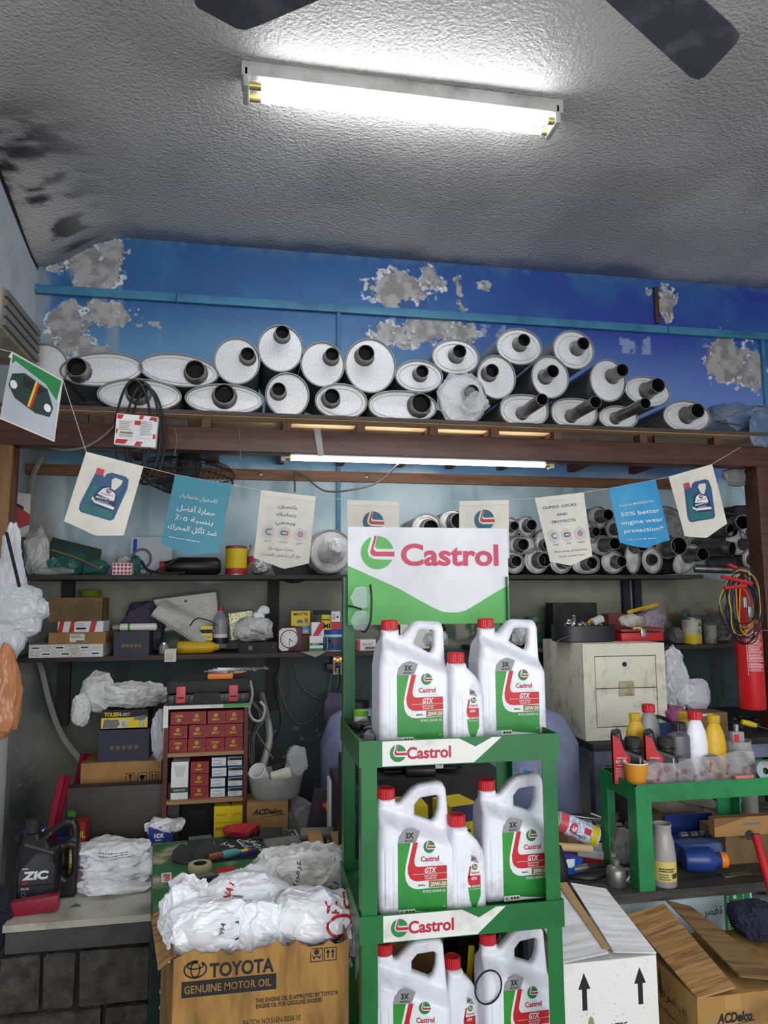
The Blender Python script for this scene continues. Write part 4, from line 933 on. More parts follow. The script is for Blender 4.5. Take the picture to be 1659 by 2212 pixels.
put(j5, 1022, 1.84, SH[0], .02, 'five-litre white oil jug with red cap, right one on the top tray')
put(b1, 967, 1.765, SH[0], .0, 'one-litre white oil bottle with torn label between the jugs on the top tray')
put(j4, 815, 1.785, SH[1], -.03, 'four-litre white oil jug with red cap, left one on the middle tray')
put(j4, 1036, 1.81, SH[1], .02, 'four-litre white oil jug with red cap, right one on the middle tray')
put(b1, 968, 1.755, SH[1], .0, 'one-litre white oil bottle between the jugs on the middle tray')
X = lambda px, Y: A(px, 2150, Y)[0]
for src, px, Y, rz, lab in ((j4, 810, 1.86, -.12, 'dusty white oil jug with red cap, left one on the lowest tray'), (j4, 1038, 1.86, .02, 'white oil jug with an o-ring hung on its neck, lowest tray'),
                            (b1, 960, 1.89, .1, 'one-litre dusty oil bottle with red cap on the lowest tray')):
    dup(src, (X(px, Y), Y, SH[2]), rz, lab)
# black o-ring on the jug at the lower right
c = A(1052, 2128, 1.80); MB().tube([(.033*math.cos(a), -.012*math.sin(a), .044*math.sin(a)) for a in np.linspace(0, 2*math.pi, 33)], .0022, 6, TR(c[0], 1.79, c[2]), caps=False).obj('rubber_ring', M_rubber, label='black rubber o-ring hanging round a jug neck on the lowest tray', cat='ring')
# safety goggles on the left post
gx, _, gz = A(775, 1315, 1.99)
t = T('safety_goggles', 'clear safety goggles with black arms hanging on the stand post', 'goggles', (gx, 2.0, gz))
M_lens = mat('clear_lens', (200, 214, 214), .1, alpha=.3)
for z0, z1 in ((.0, .062), (-.06, -.004)):
    b = MB(); vs = []
    pr = [(0, z0+.004), (.022, z0), (.04, z0+.006), (.043, (z0+z1)/2), (.04, z1-.006), (.022, z1), (.002, z1-.004), (-.012, (z0+z1)/2)]
    for k, (x, z) in enumerate(pr): vs.append((x-.012, -.012*math.cos((x)*30), z))
    b.add(vs+[(v[0], v[1]+.002, v[2]) for v in vs], [tuple(range(8)), tuple(range(15, 7, -1))]+[(i, i+8, (i+1) % 8+8, (i+1) % 8) for i in range(8)]).obj('lens', M_lens, t)
MB().tube(curve_pts([(.032, -.012, .066), (.034, -.02, .03), (.031, -.02, -.03), (.018, -.01, -.062), (.005, 0, -.058)]), .0028, 6).obj('temple_arm', M_blk, t)
MB().tube(curve_pts([(-.03, -.006, .008), (-.01, -.012, .004), (.008, -.012, -.002)]), .0028, 6).obj('nose_bridge', M_blk, t)
# ================================================================== left half: things on the upper wall shelf
M_dgreen = mat('dark_green_card', (30, 62, 52), .5); M_foil = mat('crumpled_foil', (200, 202, 204), .3, .5)
c = A(160, 1175, 3.7); t = T('parts_box', 'dark green parts box leaning on the left of the upper wall shelf', 'box', (c[0]-.02, 3.72, S2+.055), rot=(math.radians(-12), math.radians(14), .1))
MB().bx(-.11, .12, -.04, .04, -.04, .1, bev=.002).obj('body', M_dgreen, t); d = Dec(t, FRONT(0, -.04, .02)); d.text('HONGSEN', .025, .0, .012, M_greyl, 1, w=.05); d.poly([(-.03, .0), (-.015, .018), (-.005, .004)], M_greyl, 1); d.done()
def heap(name, label, cat, cx, Y, z, size, m, seed, amp=.28, part='sheet', sub=4, **k):
    t = T(name, label, cat, (cx, Y, z)); bag(part, m, t, (0, 0, size[2]), size, seed, amp, sub=sub, flat=.001, **k); return t
heap('white_bag', 'crumpled white bag against the left post on the upper wall shelf', 'plastic bag', A(75, 1200, 3.62)[0], 3.66, S2, (.055, .07, .11), M_bagw2, 61)
heap('teal_bag', 'crumpled teal plastic bag on the upper wall shelf, left of the wire', 'plastic bag', A(140, 1220, 3.62)[0], 3.66, S2, (.085, .05, .055), M_bagteal, 62)
heap('teal_bag', 'torn teal plastic bag in front of the dark green parts box', 'plastic bag', A(195, 1225, 3.6)[0]+.02, 3.63, S2, (.06, .035, .04), M_bagteal, 63)
heap('teal_bag', 'scrap of teal plastic beside the red checked box', 'plastic bag', A(288, 1220, 3.6)[0], 3.66, S2, (.03, .04, .05), M_bagteal, 64)
heap('clear_bag', 'clear crumpled film under the items at the left shelf end', 'plastic film', A(110, 1240, 3.58)[0], 3.62, S2, (.1, .03, .018), M_film, 65)
heap('rag', 'dark red rag lying between the teal bags', 'rag', A(165, 1205, 3.7)[0], 3.74, S2, (.06, .05, .06), mat('dark_red_rag', (72, 36, 42), .8), 66)
wire('curved_rod', 'ochre curved rod lying over the teal bags', 'rod', [A(110, 1187, 3.57), A(165, 1205, 3.57), A(220, 1230, 3.57)], .005, mat('ochre_rod', (136, 112, 70), .5))
def check(d, w, h):
    for k in range(-6, 14): d.stroke([(max(0, k*w/6), max(0, -k*w/6)), (min(w, k*w/6+h), min(h, w-k*w/6))], .0028, M_white, 1)
    d.rect(0, h*.78, w, h, M_white, 2)
def checks(d, w, h):
    n = 5
    for i in range(n):
        for j in range(3):
            cx, cy = (i+.5)*w/n, (j+.5)*h/3; s = .36
            d.poly([(cx-w/n*s*1.3, cy), (cx, cy-h/3*s*1.3), (cx+w/n*s*1.3, cy), (cx, cy+h/3*s*1.3)], M_red, 0)
pbox('checked_box', 'small red and white checked box at the front of the upper wall shelf', 'box', (243, 1216, 284, 1243), 3.57, .05, M_white, zb=S2, deco=checks)
# clear sleeve with gasket ring
c = A(325, 1170, 3.72); t = T('gasket_packet', 'clear packet with a round grey gasket leaning on the upper wall shelf', 'packet', (c[0], 3.74, S2), rot=(math.radians(-14), 0, 0))
MB().bx(-.1, .1, -.002, .002, 0, .2).obj('sleeve', mat('packet_film', (206, 214, 222), .25), t, smooth=0)
MB().tube([(-.045+.045*math.cos(a), -.008, .085+.05*math.sin(a)) for a in np.linspace(0, 2*math.pi, 33)], .006, 6, caps=False).obj('gasket', M_greyd, t)
MB().tube([(-.03+.02*math.cos(a), -.008, .022+.018*math.sin(a)) for a in np.linspace(0, 2*math.pi, 25)], .004, 6, caps=False).obj('gasket', M_greyd, t)
d = Dec(t, FRONT(-.1, -.0026, 0)); d.rect(.01, .12, .028, .19, M_blue, 1); d.done()
heap('paper_scrap', 'crumpled white paper standing behind the red checked box', 'paper', A(268, 1200, 3.7)[0], 3.72, S2, (.04, .03, .05), M_bagw2, 68)
# bottle lying down
t = T('lying_bottle', 'black oil bottle with red cap lying on the upper wall shelf', 'bottle', (A(352, 1218, 3.63)[0], 3.68, S2+.046), rot=(0, math.radians(90), math.radians(4)))
MB().lathe([(0, 0), (.022, 0), (.024, .008), (.03, .03), (.044, .07), (.045, .25), (.03, .27), (0, .272)], 24, sy=.9).obj('body', M_blk, t)
MB().lathe([(.0, -.022), (.022, -.022), (.024, -.018), (.024, .002), (0, .002)], 20).obj('cap', mat('coral_cap', (196, 52, 62), .4), t)
wire('black_hose', 'black curved hose on the upper wall shelf beside the lying bottle', 'hose', [A(305, 1212, 3.58), A(320, 1232, 3.58), A(352, 1238, 3.58), A(400, 1236, 3.6)], .008, M_rubber)
t = T('pry_bar', 'dark pry bars lying in front of the gasket packet', 'bar', (A(345, 1215, 3.6)[0], 3.62, S2+.03), rot=(0, math.radians(-32), .05)); MB().bx(-.06, .1, -.006, .006, -.004, .004, bev=.001).obj('shaft', M_blk2, t)
# yellow can
x0, x1, z0, z1 = span(486, 1178, 533, 1241, 3.62); r = (x1-x0)/2; hh = z1-S2
t = T('food_can', 'yellow and red round tin can with a vegetable picture on the upper wall shelf', 'can', ((x0+x1)/2, 3.62+r, S2))
MB().lathe([(0, 0), (r, 0), (r*1.02, .003), (r, .006), (r, hh-.004), (r*1.02, hh-.002), (r*.97, hh), (r*.95, hh-.004), (0, hh-.004)], 32).obj('tin', M_steel, t)
MB().lathe([(r*1.004, .03), (r*1.004, hh-.012)], 32, c0=False, c1=False).obj('yellow_wrapper', M_yel, t)
MB().lathe([(r*1.006, .006), (r*1.006, .034)], 32, c0=False, c1=False).obj('red_band', M_red, t); MB().lathe([(r*1.006, hh-.014), (r*1.006, hh-.006)], 32, c0=False, c1=False).obj('red_band', M_red, t)
d = Dec(t, FRONT(0, -r-.02, 0), .0003); d.text('Pro', .022, hh*.82, .016, M_gdark, 1, bold=.02); d.disc(.022, hh*.45, .02, M_white, 0); d.disc(.025, hh*.42, .014, M_gprint, 1); d.rect(-r*.7, hh*.08, -r*.15, hh*.55, M_white, 0); d.rect(-r*.8, hh*.62, -r*.1, hh*.7, M_gdark, 0); d.done(bvh=bvh_of(t.children[1]), cast=(0, 1, 0), dist=.002)
heap('foil_lump', 'crumpled silver foil between the yellow can and the arabic icon flag', 'foil', A(562, 1225, 3.62)[0], 3.68, S2, (.05, .05, .042), M_foil, 69, amp=.3)
t = T('striped_jar', 'red and blue labelled jar behind the arabic icon flag', 'jar', (A(552, 1195, 3.75)[0], 3.78, S2)); MB().lathe([(0, 0), (.045, 0), (.045, .12), (.03, .14), (.03, .16), (0, .16)], 22).obj('body', M_greyl, t); MB().lathe([(.0455, .05), (.0455, .1)], 22, c0=False, c1=False).obj('band', M_pink, t)

# ================================================================== lower wall shelf, left to right
def toybox(d, w, h):
    for x, k in ((0, .14), (.24, .16), (.68, .18)): d.poly([(x*w, 0), ((x+k*.7)*w, 0), ((x+k)*w, h), ((x+.3*k)*w, h)], M_red, 0)
    d.rect(w*.36, h*.12, w*.66, h*.9, M_white, 1); d.lines(w*.38, h*.5, w*.64, h*.85, 2, M_grey, 2, 7); d.rect(w*.4, h*.25, w*.62, h*.42, M_ink, 2)
def lbl(d, w, h): d.rect(w*.37, h*.18, w*.63, h*.86, M_paper, 0); d.lines(w*.39, h*.5, w*.61, h*.84, 3, M_greyd, 1, 3); d.rect(w*.48, h*.2, w*.62, h*.3, M_ink, 1)
def texprint(d, w, h):
    d.lines(w*.02, h*.04, w*.98, h*.96, 9, M_grey, 0, 9, .28)
    for k, (x, y) in enumerate(((.02, .6), (.34, .6), (.68, .6), (.16, .12), (.42, .12), (.83, .12))): d.rect(x*w, y*h, (x+.14)*w, (y+.3)*h, M_white, 1); d.rect((x+.02)*w, (y+.1)*h, (x+.12)*w, (y+.2)*h, M_ink, 2)
pbox('flat_carton', 'long flat white carton with dense print at the left end of the clock shelf', 'box', (62, 1392, 222, 1424), 3.56, .2, M_wcart, zb=S3, deco=texprint)
zt = A(140, 1392, 3.56)[2]
pbox('brown_carton', 'brown carton with a paper label on the long white carton', 'box', (105, 1366, 228, 1392), 3.57, .17, M_card, zb=zt, deco=lbl); z2 = A(160, 1366, 3.57)[2]
pbox('striped_carton', 'red and white striped carton on the labelled brown carton', 'box', (125, 1342, 223, 1364), 3.58, .15, M_white, zb=z2, deco=toybox); z3 = A(160, 1342, 3.58)[2]
pbox('open_carton', 'brown open carton on top of the striped carton', 'box', (104, 1291, 220, 1342), 3.575, .17, M_cardgrey, zb=z3, deco=lambda d, w, h: (d.rect(0, h*.33, w, h*.34, M_cardd, 0), d.rect(w*.98, 0, w*1.0, h, M_cardd, 0)))
t = T('lime_tub', 'lime green round tub behind the open carton', 'tub', (A(192, 1282, 3.8)[0], 3.84, z3+.02)); MB().lathe([(0, 0), (.045, 0), (.052, .12), (.055, .125), (0, .128)], 22).obj('body', mat('lime_plastic', (120, 136, 36), .4), t)
def navyicons(d, w, h):
    for i in range(5): x = w*(.26+.12*i); d.ring(x, h*.42, .0075, .0018, M_gold, 1, n=14); d.rect(x-.003, h*.42-.004, x+.003, h*.42+.004, M_gold, 1)
pbox('navy_box', 'dark navy box with a row of gold icons on the clock shelf', 'box', (246, 1364, 322, 1416), 3.57, .14, M_navy, zb=S3, deco=navyicons); z4 = A(285, 1364, 3.57)[2]
t = T('spray_can', 'white spray can with green band lying on the navy icon box', 'spray can', (A(258, 1352, 3.6)[0], 3.63, z4+.018), rot=(0, math.radians(90), 0))
MB().lathe([(0, .0), (.017, .0), (.0175, .16), (.012, .165), (0, .166)], 18).obj('body', M_paper, t); MB().lathe([(0, -.035), (.011, -.035), (.014, 0), (0, 0)], 16).obj('cap', M_grey, t); MB().lathe([(.0178, .035), (.0178, .045)], 18, c0=False, c1=False).obj('green_band', M_gprint, t)
heap('purple_cloth', 'dark purple cloth heaped behind the navy icon box', 'cloth', A(305, 1325, 3.72)[0], 3.78, S3, (.11, .08, .12), mat('purple_cloth', (74, 66, 84), .85), 71, amp=.22, part='cloth')
# certificate frame and air filter
c = A(402, 1322, 3.8); t = T('framed_certificate', 'black framed certificate leaning behind the white air filter', 'picture frame', (c[0], 3.84, c[2]), rot=(math.radians(-6), math.radians(-7), 0))
fw, fh = .155, .082
MB().bx(-fw, fw, -.002, .002, -fh, fh).obj('paper', M_paper, t, smooth=0)
for a in ((-fw-.008, fw+.008, fh, fh+.01), (-fw-.008, fw+.008, -fh-.01, -fh), (-fw-.008, -fw, -fh, fh), (fw, fw+.008, -fh, fh)): MB().bx(a[0], a[1], -.008, .004, a[2], a[3]).obj('frame_bar', M_blk, t, smooth=0)
d = Dec(t, FRONT(0, -.0022, 0)); d.lines(-.1, -.04, .12, .04, 7, M_grey, 0, 11, .2); d.disc(.0, .055, .008, M_greyd, 0); d.done()
c = A(395, 1345, 3.66); t = T('air_filter', 'white ribbed air filter slanting across the clock shelf', 'air filter', (c[0], 3.68, c[2]), rot=(math.radians(38), math.radians(33), 0))
MB().bx(-.145, .145, -.06, .06, -.012, .012, bev=.004).obj('panel', M_bagw2, t)
for k in range(26): MB().bx(-.14+k*.0108, -.136+k*.0108, -.064, .058, .012, .02).obj('pleat', M_paper, t, smooth=0)
for k in range(26): MB().bx(-.14+k*.0108, -.135+k*.0108, -.068, -.06, -.012, .012).obj('rib', M_paper, t, smooth=0)
# yellow bottle lying, tag, jar
t = T('yellow_bottle', 'grimy yellow bottle lying on the clock shelf', 'bottle', (A(382, 1397, 3.6)[0], 3.64, S3+.03), rot=(0, math.radians(90), 0))
MB().lathe([(0, 0), (.028, 0), (.03, .01), (.03, .13), (.026, .16), (.016, .178), (.015, .195), (0, .196)], 22).obj('body', M_yeld, t)
for k in range(8): MB().tube([(.0302*math.cos(a), .0302*math.sin(a), .02+.012*k) for a in np.linspace(0, 2*math.pi, 23)], .0012, 4, caps=False).obj('rib', M_yeld, t)
t = T('paper_tag', 'white printed paper tag hanging over the clock shelf edge', 'tag', (A(368, 1405, 3.565)[0], 3.57, S3)); vs = [(x, y, z) for y, z in ((.05, .03), (.0, .028), (-.012, .015), (-.014, -.03)) for x in (-.025, .028)]
MB().add(vs, [(0, 1, 3, 2), (2, 3, 5, 4), (4, 5, 7, 6)]).obj('paper', M_paper, t); d = Dec(t, FRONT(-.02, -.0145, -.025)); d.lines(0, 0, .04, .035, 6, M_red, 0, 5, .3); d.done()
t = T('small_jar', 'small clear jar beside the paper tag', 'jar', (A(352, 1398, 3.62)[0], 3.66, S3)); MB().lathe([(0, 0), (.022, 0), (.024, .03), (.02, .045), (0, .046)], 18).obj('glass', mat('jar_glass', (150, 150, 146), .2), t); MB().lathe([(.021, .045), (.021, .055), (0, .056)], 18).obj('lid', M_steel, t)
# plastic bottle with red cap
x = A(476, 1340, 3.72)[0]; t = T('water_bottle', 'empty clear plastic bottle with red cap on the clock shelf', 'bottle', (x, 3.74, S3+.02))
MB().lathe([(0, 0), (.034, 0), (.037, .008), (.037, .1), (.034, .11), (.037, .12), (.032, .15), (.014, .175), (.014, .185), (0, .185)], 24).obj('body', mat('pet_plastic', (176, 184, 188), .12, alpha=.55), t); MB().lathe([(.0155, .183), (.0155, .2), (0, .2)], 18).obj('cap', M_red, t); MB().lathe([(.0378, .02), (.0378, .05)], 24, c0=False, c1=False).obj('label_band', M_navy, t); MB().lathe([(.0375, .05), (.0375, .068)], 24, c0=False, c1=False).obj('label_band', M_paper, t)
pbox('yellow_packet', 'yellow and black packet leaning left of the clear bottle', 'packet', (433, 1352, 459, 1376), 3.66, .02, M_yel, zb=S3+.06, deco=lambda d, w, h: (d.rect(0, h*.5, w, h*.75, M_ink, 0), d.text('FUSE PAC', w*.5, h*.25, h*.16, M_ink, 1, w=w*.8)))
wire('black_wire', 'thin black wire loop behind the yellow packet', 'wire', [A(410, 1352, 3.65), A(425, 1336, 3.65), A(450, 1340, 3.65), A(468, 1350, 3.65)], .003, M_cable_k)
c = A(522, 1348, 3.78); t = T('silver_frame', 'black framed silver foil picture behind the car-care bag', 'picture frame', (c[0], 3.8, c[2]), rot=(math.radians(-6), math.radians(-7), 0))
MB().bx(-.06, .06, -.002, .002, -.075, .06).obj('foil_picture', mat('hammered_foil', (190, 186, 150), .25, .6, bump=1, bscale=90), t, smooth=0)
for a in ((-.068, .068, .06, .068), (.06, .068, -.075, .06), (-.068, -.06, -.075, .06)): MB().bx(a[0], a[1], -.006, .004, a[2], a[3]).obj('frame_bar', M_blk, t, smooth=0)
# DVD player, car-care bag
pbox('black_recorder', 'flat black electronic box under the knotted car-care bag', 'player', (516, 1388, 599, 1406), 3.6, .2, M_blk2, zb=S3, deco=lambda d, w, h: (d.disc(w*.88, h*.5, .0018, M_white, 1, 8), d.rect(w*.25, h*.3, w*.35, h*.7, M_greyd, 0))); z5 = A(560, 1388, 3.6)[2]
t = T('car_care_bag', 'knotted white plastic bag of rags on the flat black box', 'plastic bag', (A(548, 1360, 3.66)[0], 3.7, z5))
b = bag('bag', M_bagw2, t, (0, 0, .06), (.098, .07, .062), 81, .2, sub=5, flat=.001); bag('bag_knot', M_bagw, t, (.02, 0, .125), (.028, .022, .025), 82, .3); bag('bag_tail', M_bagw, t, (.05, -.01, .155), (.03, .008, .022), 83, .2)
d = Dec(t, FRONT(0, -.1, 0)); d.text('WITH CARE', .02, .05, .014, M_ink, 1, w=.07, rot=-.25); d.rect(-.055, .005, -.03, .02, M_blue, 0); d.done(bvh=bvh_of(b), cast=(0, 1, 0), dist=.002)
# clock
x0, x1, z0, z1 = span(600, 1354, 654, 1402, 3.62); w, h = x1-x0, z1-S3; t = T('table_clock', 'square table clock in cream and maroon on the lower wall shelf', 'clock', ((x0+x1)/2, 3.64, S3))
MB().bx(-w/2, w/2, -.02, .025, 0, h, bev=.012).obj('case', mat('maroon_plastic', (84, 34, 44), .4), t)
MB().prism([(-w/2+.006, h-.022), (-w/2+.02, h-.006), (w*.2, h-.006), (w*.28, h*.7), (-w*.1, h*.06), (-w/2+.02, .006), (-w/2+.006, .02)], -.0212, -.019).obj('cream_front', M_cream, t, smooth=0)
MB().lathe([(0, 0), (w*.33, 0), (w*.35, .003), (w*.37, .001), (w*.37, -.004)], 36, FRONT(-w*.03, -.021, h*.52)).obj('dial_ring', M_greyd, t)
d = Dec(t, FRONT(-w*.03, -.0222, h*.52)); R = w*.32; d.disc(0, 0, R, M_white, 0)
for k in range(12): a = math.pi/2-k*math.pi/6; d.text(str(k or 12), R*.8*math.cos(a), R*.8*math.sin(a), R*.17, M_ink, 1, bold=.01)
d.stroke([(0, 0), (R*.42, -R*.36)], .0032, M_ink, 2); d.stroke([(0, .003), (-.001, -R*.74)], .0024, M_ink, 3); d.done()
# small boxes by the clock
pbox('grey_tin', 'low grey tin under the small boxes right of the clock', 'box', (652, 1372, 668, 1402), 3.68, .12, M_cardgrey, zb=S3)
zq = S3+.085
pbox('blue_white_box', 'blue and white box under the yellow printed box beside the clock', 'box', (638, 1352, 667, 1372), 3.68, .12, M_white, zb=zq, deco=lambda d, w, h: (d.rect(0, h*.5, w, h, M_skyf, 0), d.lines(0, h*.05, w, h*.45, 3, M_grey, 1)), group='small boxes by the clock'); 
t = T('dark_tin', 'dark tin standing behind the clock', 'box', (A(640, 1385, 3.7)[0], 3.76, S3)); MB().bx(-.07, .07, -.06, .06, 0, .084).obj('body', M_blk2, t)
zq2 = A(650, 1352, 3.68)[2]
pbox('yellow_box', 'yellow box with black car print above the clock', 'box', (629, 1320, 670, 1351), 3.68, .13, M_yel, zb=zq2, deco=lambda d, w, h: (d.text('MINTYE', w*.5, h*.8, h*.2, M_ink, 1, w=w*.75, bold=.02), d.poly([(w*.25, h*.2), (w*.65, h*.2), (w*.6, h*.35), (w*.5, h*.45), (w*.35, h*.4)], M_greyd, 1), d.rect(w*.72, h*.25, w*.88, h*.5, M_greyd, 1)), group='small boxes by the clock')
def gw(d, w, h): d.rect(0, 0, w, h*.22, M_gdark, 0); d.rect(0, h*.4, w, h*.55, M_gdark, 0); d.text('JECT', w*.4, h*.47, h*.11, M_white, 1, w=w*.4); d.rect(w*.7, h*.42, w*.95, h*.53, M_ink, 1)
pbox('green_white_box', 'white box with green bands on the shelf left of the blue-lidded tub', 'box', (669, 1374, 698, 1402), 3.62, .1, M_white, zb=S3, deco=gw)
za = S3+.068
pbox('red_sachet_box', 'red and white slanted box on the green-banded box', 'box', (671, 1344, 698, 1373), 3.63, .09, M_white, zb=za, rz=.1, deco=lambda d, w, h: (d.poly([(0, 0), (w*.4, 0), (w, h*.6), (w, h), (w*.7, h)], M_red, 0), d.lines(w*.3, h*.1, w*.95, h*.3, 2, M_red, 1)))
t = T('blue_tub', 'round tub with blue lid and red-blue label beside the stand post', 'tub', (A(722, 1385, 3.6)[0], 3.66, S3)); MB().lathe([(0, 0), (.046, 0), (.05, .085), (0, .085)], 28).obj('body', M_cream, t); tb_ = MB().lathe([(.0485, .006), (.0512, .07)], 28, c0=False, c1=False).obj('label_band', M_jugblue, t); MB().lathe([(.053, .083), (.054, .1), (.05, .104), (0, .104)], 28).obj('lid', M_blue, t)
d = Dec(t, FRONT(0, -.08, 0)); d.text('BOSS', .012, .048, .012, M_red, 1, bold=.03); d.poly([(-.03, .055), (-.022, .06), (.0, .02), (-.006, .018)], M_ink, 1); d.rect(-.045, .01, -.03, .066, M_cream, 0); d.done(bvh=bvh_of(tb_), cast=(0, 1, 0), dist=.001)
zc = S3+.105
pbox('yellow_small_box', 'small yellow box with black letters over the blue-lidded tub', 'box', (700, 1343, 716, 1357), 3.63, .06, M_yel, zb=zc, deco=lambda d, w, h: d.text('MI', w*.4, h*.5, h*.6, M_ink, 1, bold=.03)); 
pbox('red_white_box', 'upright red and white box on the blue-lidded tub', 'box', (716, 1321, 735, 1357), 3.62, .04, M_white, zb=zc, deco=lambda d, w, h: (d.rect(0, 0, w, h*.45, M_red, 0), d.disc(w*.7, h*.7, w*.12, M_ink, 1), d.lines(w*.1, h*.55, w*.5, h*.9, 4, M_greyd, 1)))
zd = A(706, 1343, 3.63)[2]
pbox('yellow_flat_box', 'flat yellow box with a dark lid on the small yellow box', 'box', (695, 1328, 716, 1343), 3.64, .06, M_yel, zb=zd, deco=lambda d, w, h: d.rect(0, h*.2, w*.8, h*.35, M_ink, 0)); t = T('black_pad', 'rounded black pad lying on the flat yellow box', 'pad', (A(700, 1322, 3.66)[0], 3.68, A(706, 1328, 3.64)[2])); MB().bx(-.05, .04, -.03, .03, 0, .022, bev=.008).obj('body', M_blk2, t)
t = T('paper_sheet', 'curled sheet of paper hanging over the shelf edge below the clock', 'paper', (A(680, 1402, 3.56)[0], 3.57, S3+.001)); MB().add([(-.07, .03, .001), (.05, .05, .002), (.055, 0, .001), (.002, -.03, -.022), (-.06, -.005, 0)], [(0, 1, 2, 4), (4, 2, 3)]).obj('sheet', mat('old_paper', (178, 176, 156), .7), t)
pbox('red_carton', 'red and white small carton behind the stand post at the clock shelf end', 'box', (772, 1382, 812, 1402), 3.63, .08, M_white, zb=S3, deco=lambda d, w, h: (d.rect(0, 0, w*.15, h, M_red, 0), d.text('SEALANT', w*.55, h*.6, h*.3, M_red, 1, w=w*.6), d.rect(w*.4, h*.1, w, h*.35, M_greyd, 1)))
t = T('wall_paper_sheet', 'white paper sheet on the shelf behind the upper left jug', 'paper', (A(918, 1380, 3.6)[0], 3.7, S3)); MB().bx(-.06, .05, 0, .003, .0, .16).obj('sheet', M_paper, t, smooth=0); MB().bx(-.11, -.07, -.02, -.017, .0, .17).obj('fold', M_paper, t, smooth=0)
heap('shelf_bag', 'dull white bag behind the small bottle, on the clock shelf end', 'plastic bag', A(975, 1385, 3.6)[0]-.06, 3.72, S3, (.07, .06, .05), M_bagw2, 85)
t = T('sauce_bottle', 'dark bottle with red and white label behind the two top jugs', 'bottle', (A(985, 1365, 3.7)[0]-.06, 3.84, S3)); MB().lathe([(0, 0), (.04, 0), (.042, .1), (.02, .14), (.02, .17), (0, .17)], 20).obj('body', mat('dark_red_bottle', (70, 22, 26), .3), t); MB().lathe([(.0425, .04), (.0425, .08)], 20, c0=False, c1=False).obj('label_band', M_paper, t)

# socket, cables on the wall
sx, _, sz = A(729, 1437, 3.9)
t = T('power_socket', 'wall socket strip with three glowing orange lights and a black plug', 'socket', (sx, WY-.03, sz)); MB().bx(-.026, .026, -.02, .03, -.05, .05, bev=.004).obj('plate', mat('cream_plastic', (206, 192, 168), .5), t)
M_neon = mat('neon_orange', (255, 110, 40), emit=6.0)
for x, z in ((-.016, .034), (.0, .028), (.016, .034)): MB().lathe([(0, .004), (.004, .003), (.005, 0)], 10, FRONT(x, -.02, z)).obj('light', M_neon, t)
for x in (-.012, .012): MB().bx(x-.003, x+.003, -.021, -.019, -.035, -.01).obj('socket_slot', M_ink, t)
MB().bx(-.012, .014, -.04, -.02, -.012, .016, bev=.004).obj('plug', M_blk, t); MB().bx(-.06, -.028, -.03, .01, -.03, .01, bev=.003).obj('adapter', M_blk, t)
wire('power_cable', 'black mains cable hanging from the wall socket', 'cable', [A(733, 1445, 3.86), A(733, 1480, 3.87), A(715, 1520, 3.88), A(708, 1560, 3.88), A(712, 1575, 3.88), A(730, 1560, 3.8)], .004, M_cable_k)
wire('thin_cable', 'thin black cable running down from the clock shelf beside the upright', 'cable', [A(602, 1415, 3.9), A(603, 1440, 3.9), A(592, 1465, 3.9), A(596, 1500, 3.9), A(604, 1540, 3.9), A(603, 1575, 3.9), A(580, 1612, 3.85), A(552, 1645, 3.5)], .003, M_cable_k)
wire('grey_cable', 'grey cable looping on the wall below the wall socket', 'cable', [A(600, 1465, 3.9), A(612, 1510, 3.9), A(635, 1555, 3.9), A(660, 1563, 3.9), A(685, 1540, 3.9), A(712, 1490, 3.9)], .004, M_cable_g)
wire('grey_cable', 'grey cable drooping from the clock shelf to the wall socket', 'cable', [A(640, 1415, 3.9), A(640, 1450, 3.9), A(655, 1485, 3.9), A(690, 1508, 3.9), A(710, 1490, 3.9), A(716, 1455, 3.9)], .0035, M_cable_g)
wire('conduit_pipe', 'grey-white flexible conduit running down the left corner of the wall', 'conduit', [A(92, 985, 3.86), A(72, 1030, 3.86), A(66, 1100, 3.86), A(52, 1300, 3.88), A(62, 1370, 3.88), A(88, 1440, 3.86), A(108, 1520, 3.84), A(135, 1590, 3.8), A(180, 1650, 3.74)], .014, mat('pvc_grey', (164, 162, 152), .5))
wire('corrugated_hose', 'pale corrugated hose looping down beside the red shelf unit', 'hose', [A(566, 1500, 3.9), A(580, 1560, 3.7), A(582, 1600, 3.6), A(572, 1640, 3.45), A(562, 1680, 3.3)], .016, mat('pale_hose', (178, 176, 166), .5))
wire('coiled_cable', 'white coiled cable hanging beside the tool case', 'cable', [A(540, 1470, 3.3), A(545, 1500, 3.3), A(538, 1535, 3.3), A(548, 1555, 3.3), A(565, 1555, 3.3), A(572, 1530, 3.3), A(562, 1515, 3.3)], .006, M_cable_w)
rn = random.Random(8)
for k in range(7):
    a = rn.uniform(-10, 10); pts = [A(545+a+rn.uniform(-4, 4), 1515+rn.uniform(-6, 6), 3.4), A(560+a+rn.uniform(-14, 14), 1550, 3.4), A(550+a*1.5, 1590, 3.4), A(556+a*1.6+rn.uniform(-10, 10), 1630, 3.38), A(545+a*.8, 1650, 3.3)]
    wire('tangled_wire', 'thin %s wire in the tangle beside the red shelf unit, %s' % (('grey', 'black')[k % 2], ('slackest', 'leftmost', 'shortest', 'straightest', 'inner left', 'inner right', 'outer')[k]), 'wire', pts, .0022, (M_cable_g, M_cable_k)[k % 2], group='wire tangle beside the shelf unit')
wire('adapter_cable', 'grey straight cable running down into the clear tub', 'cable', [A(552, 1580, 3.4), A(572, 1610, 3.35), A(590, 1640, 3.25)], .003, M_cable_g)
wire('lamp_cable', 'grey lamp cable sagging under the platform', 'cable', [A(637, 1062, 3.7), A(638, 1020, 3.85), A(660, 1030, 3.85), A(700, 1060, 3.7), A(760, 1058, 3.5), A(820, 1040, 3.4), A(860, 1002, 3.26)], .005, M_cable_g)
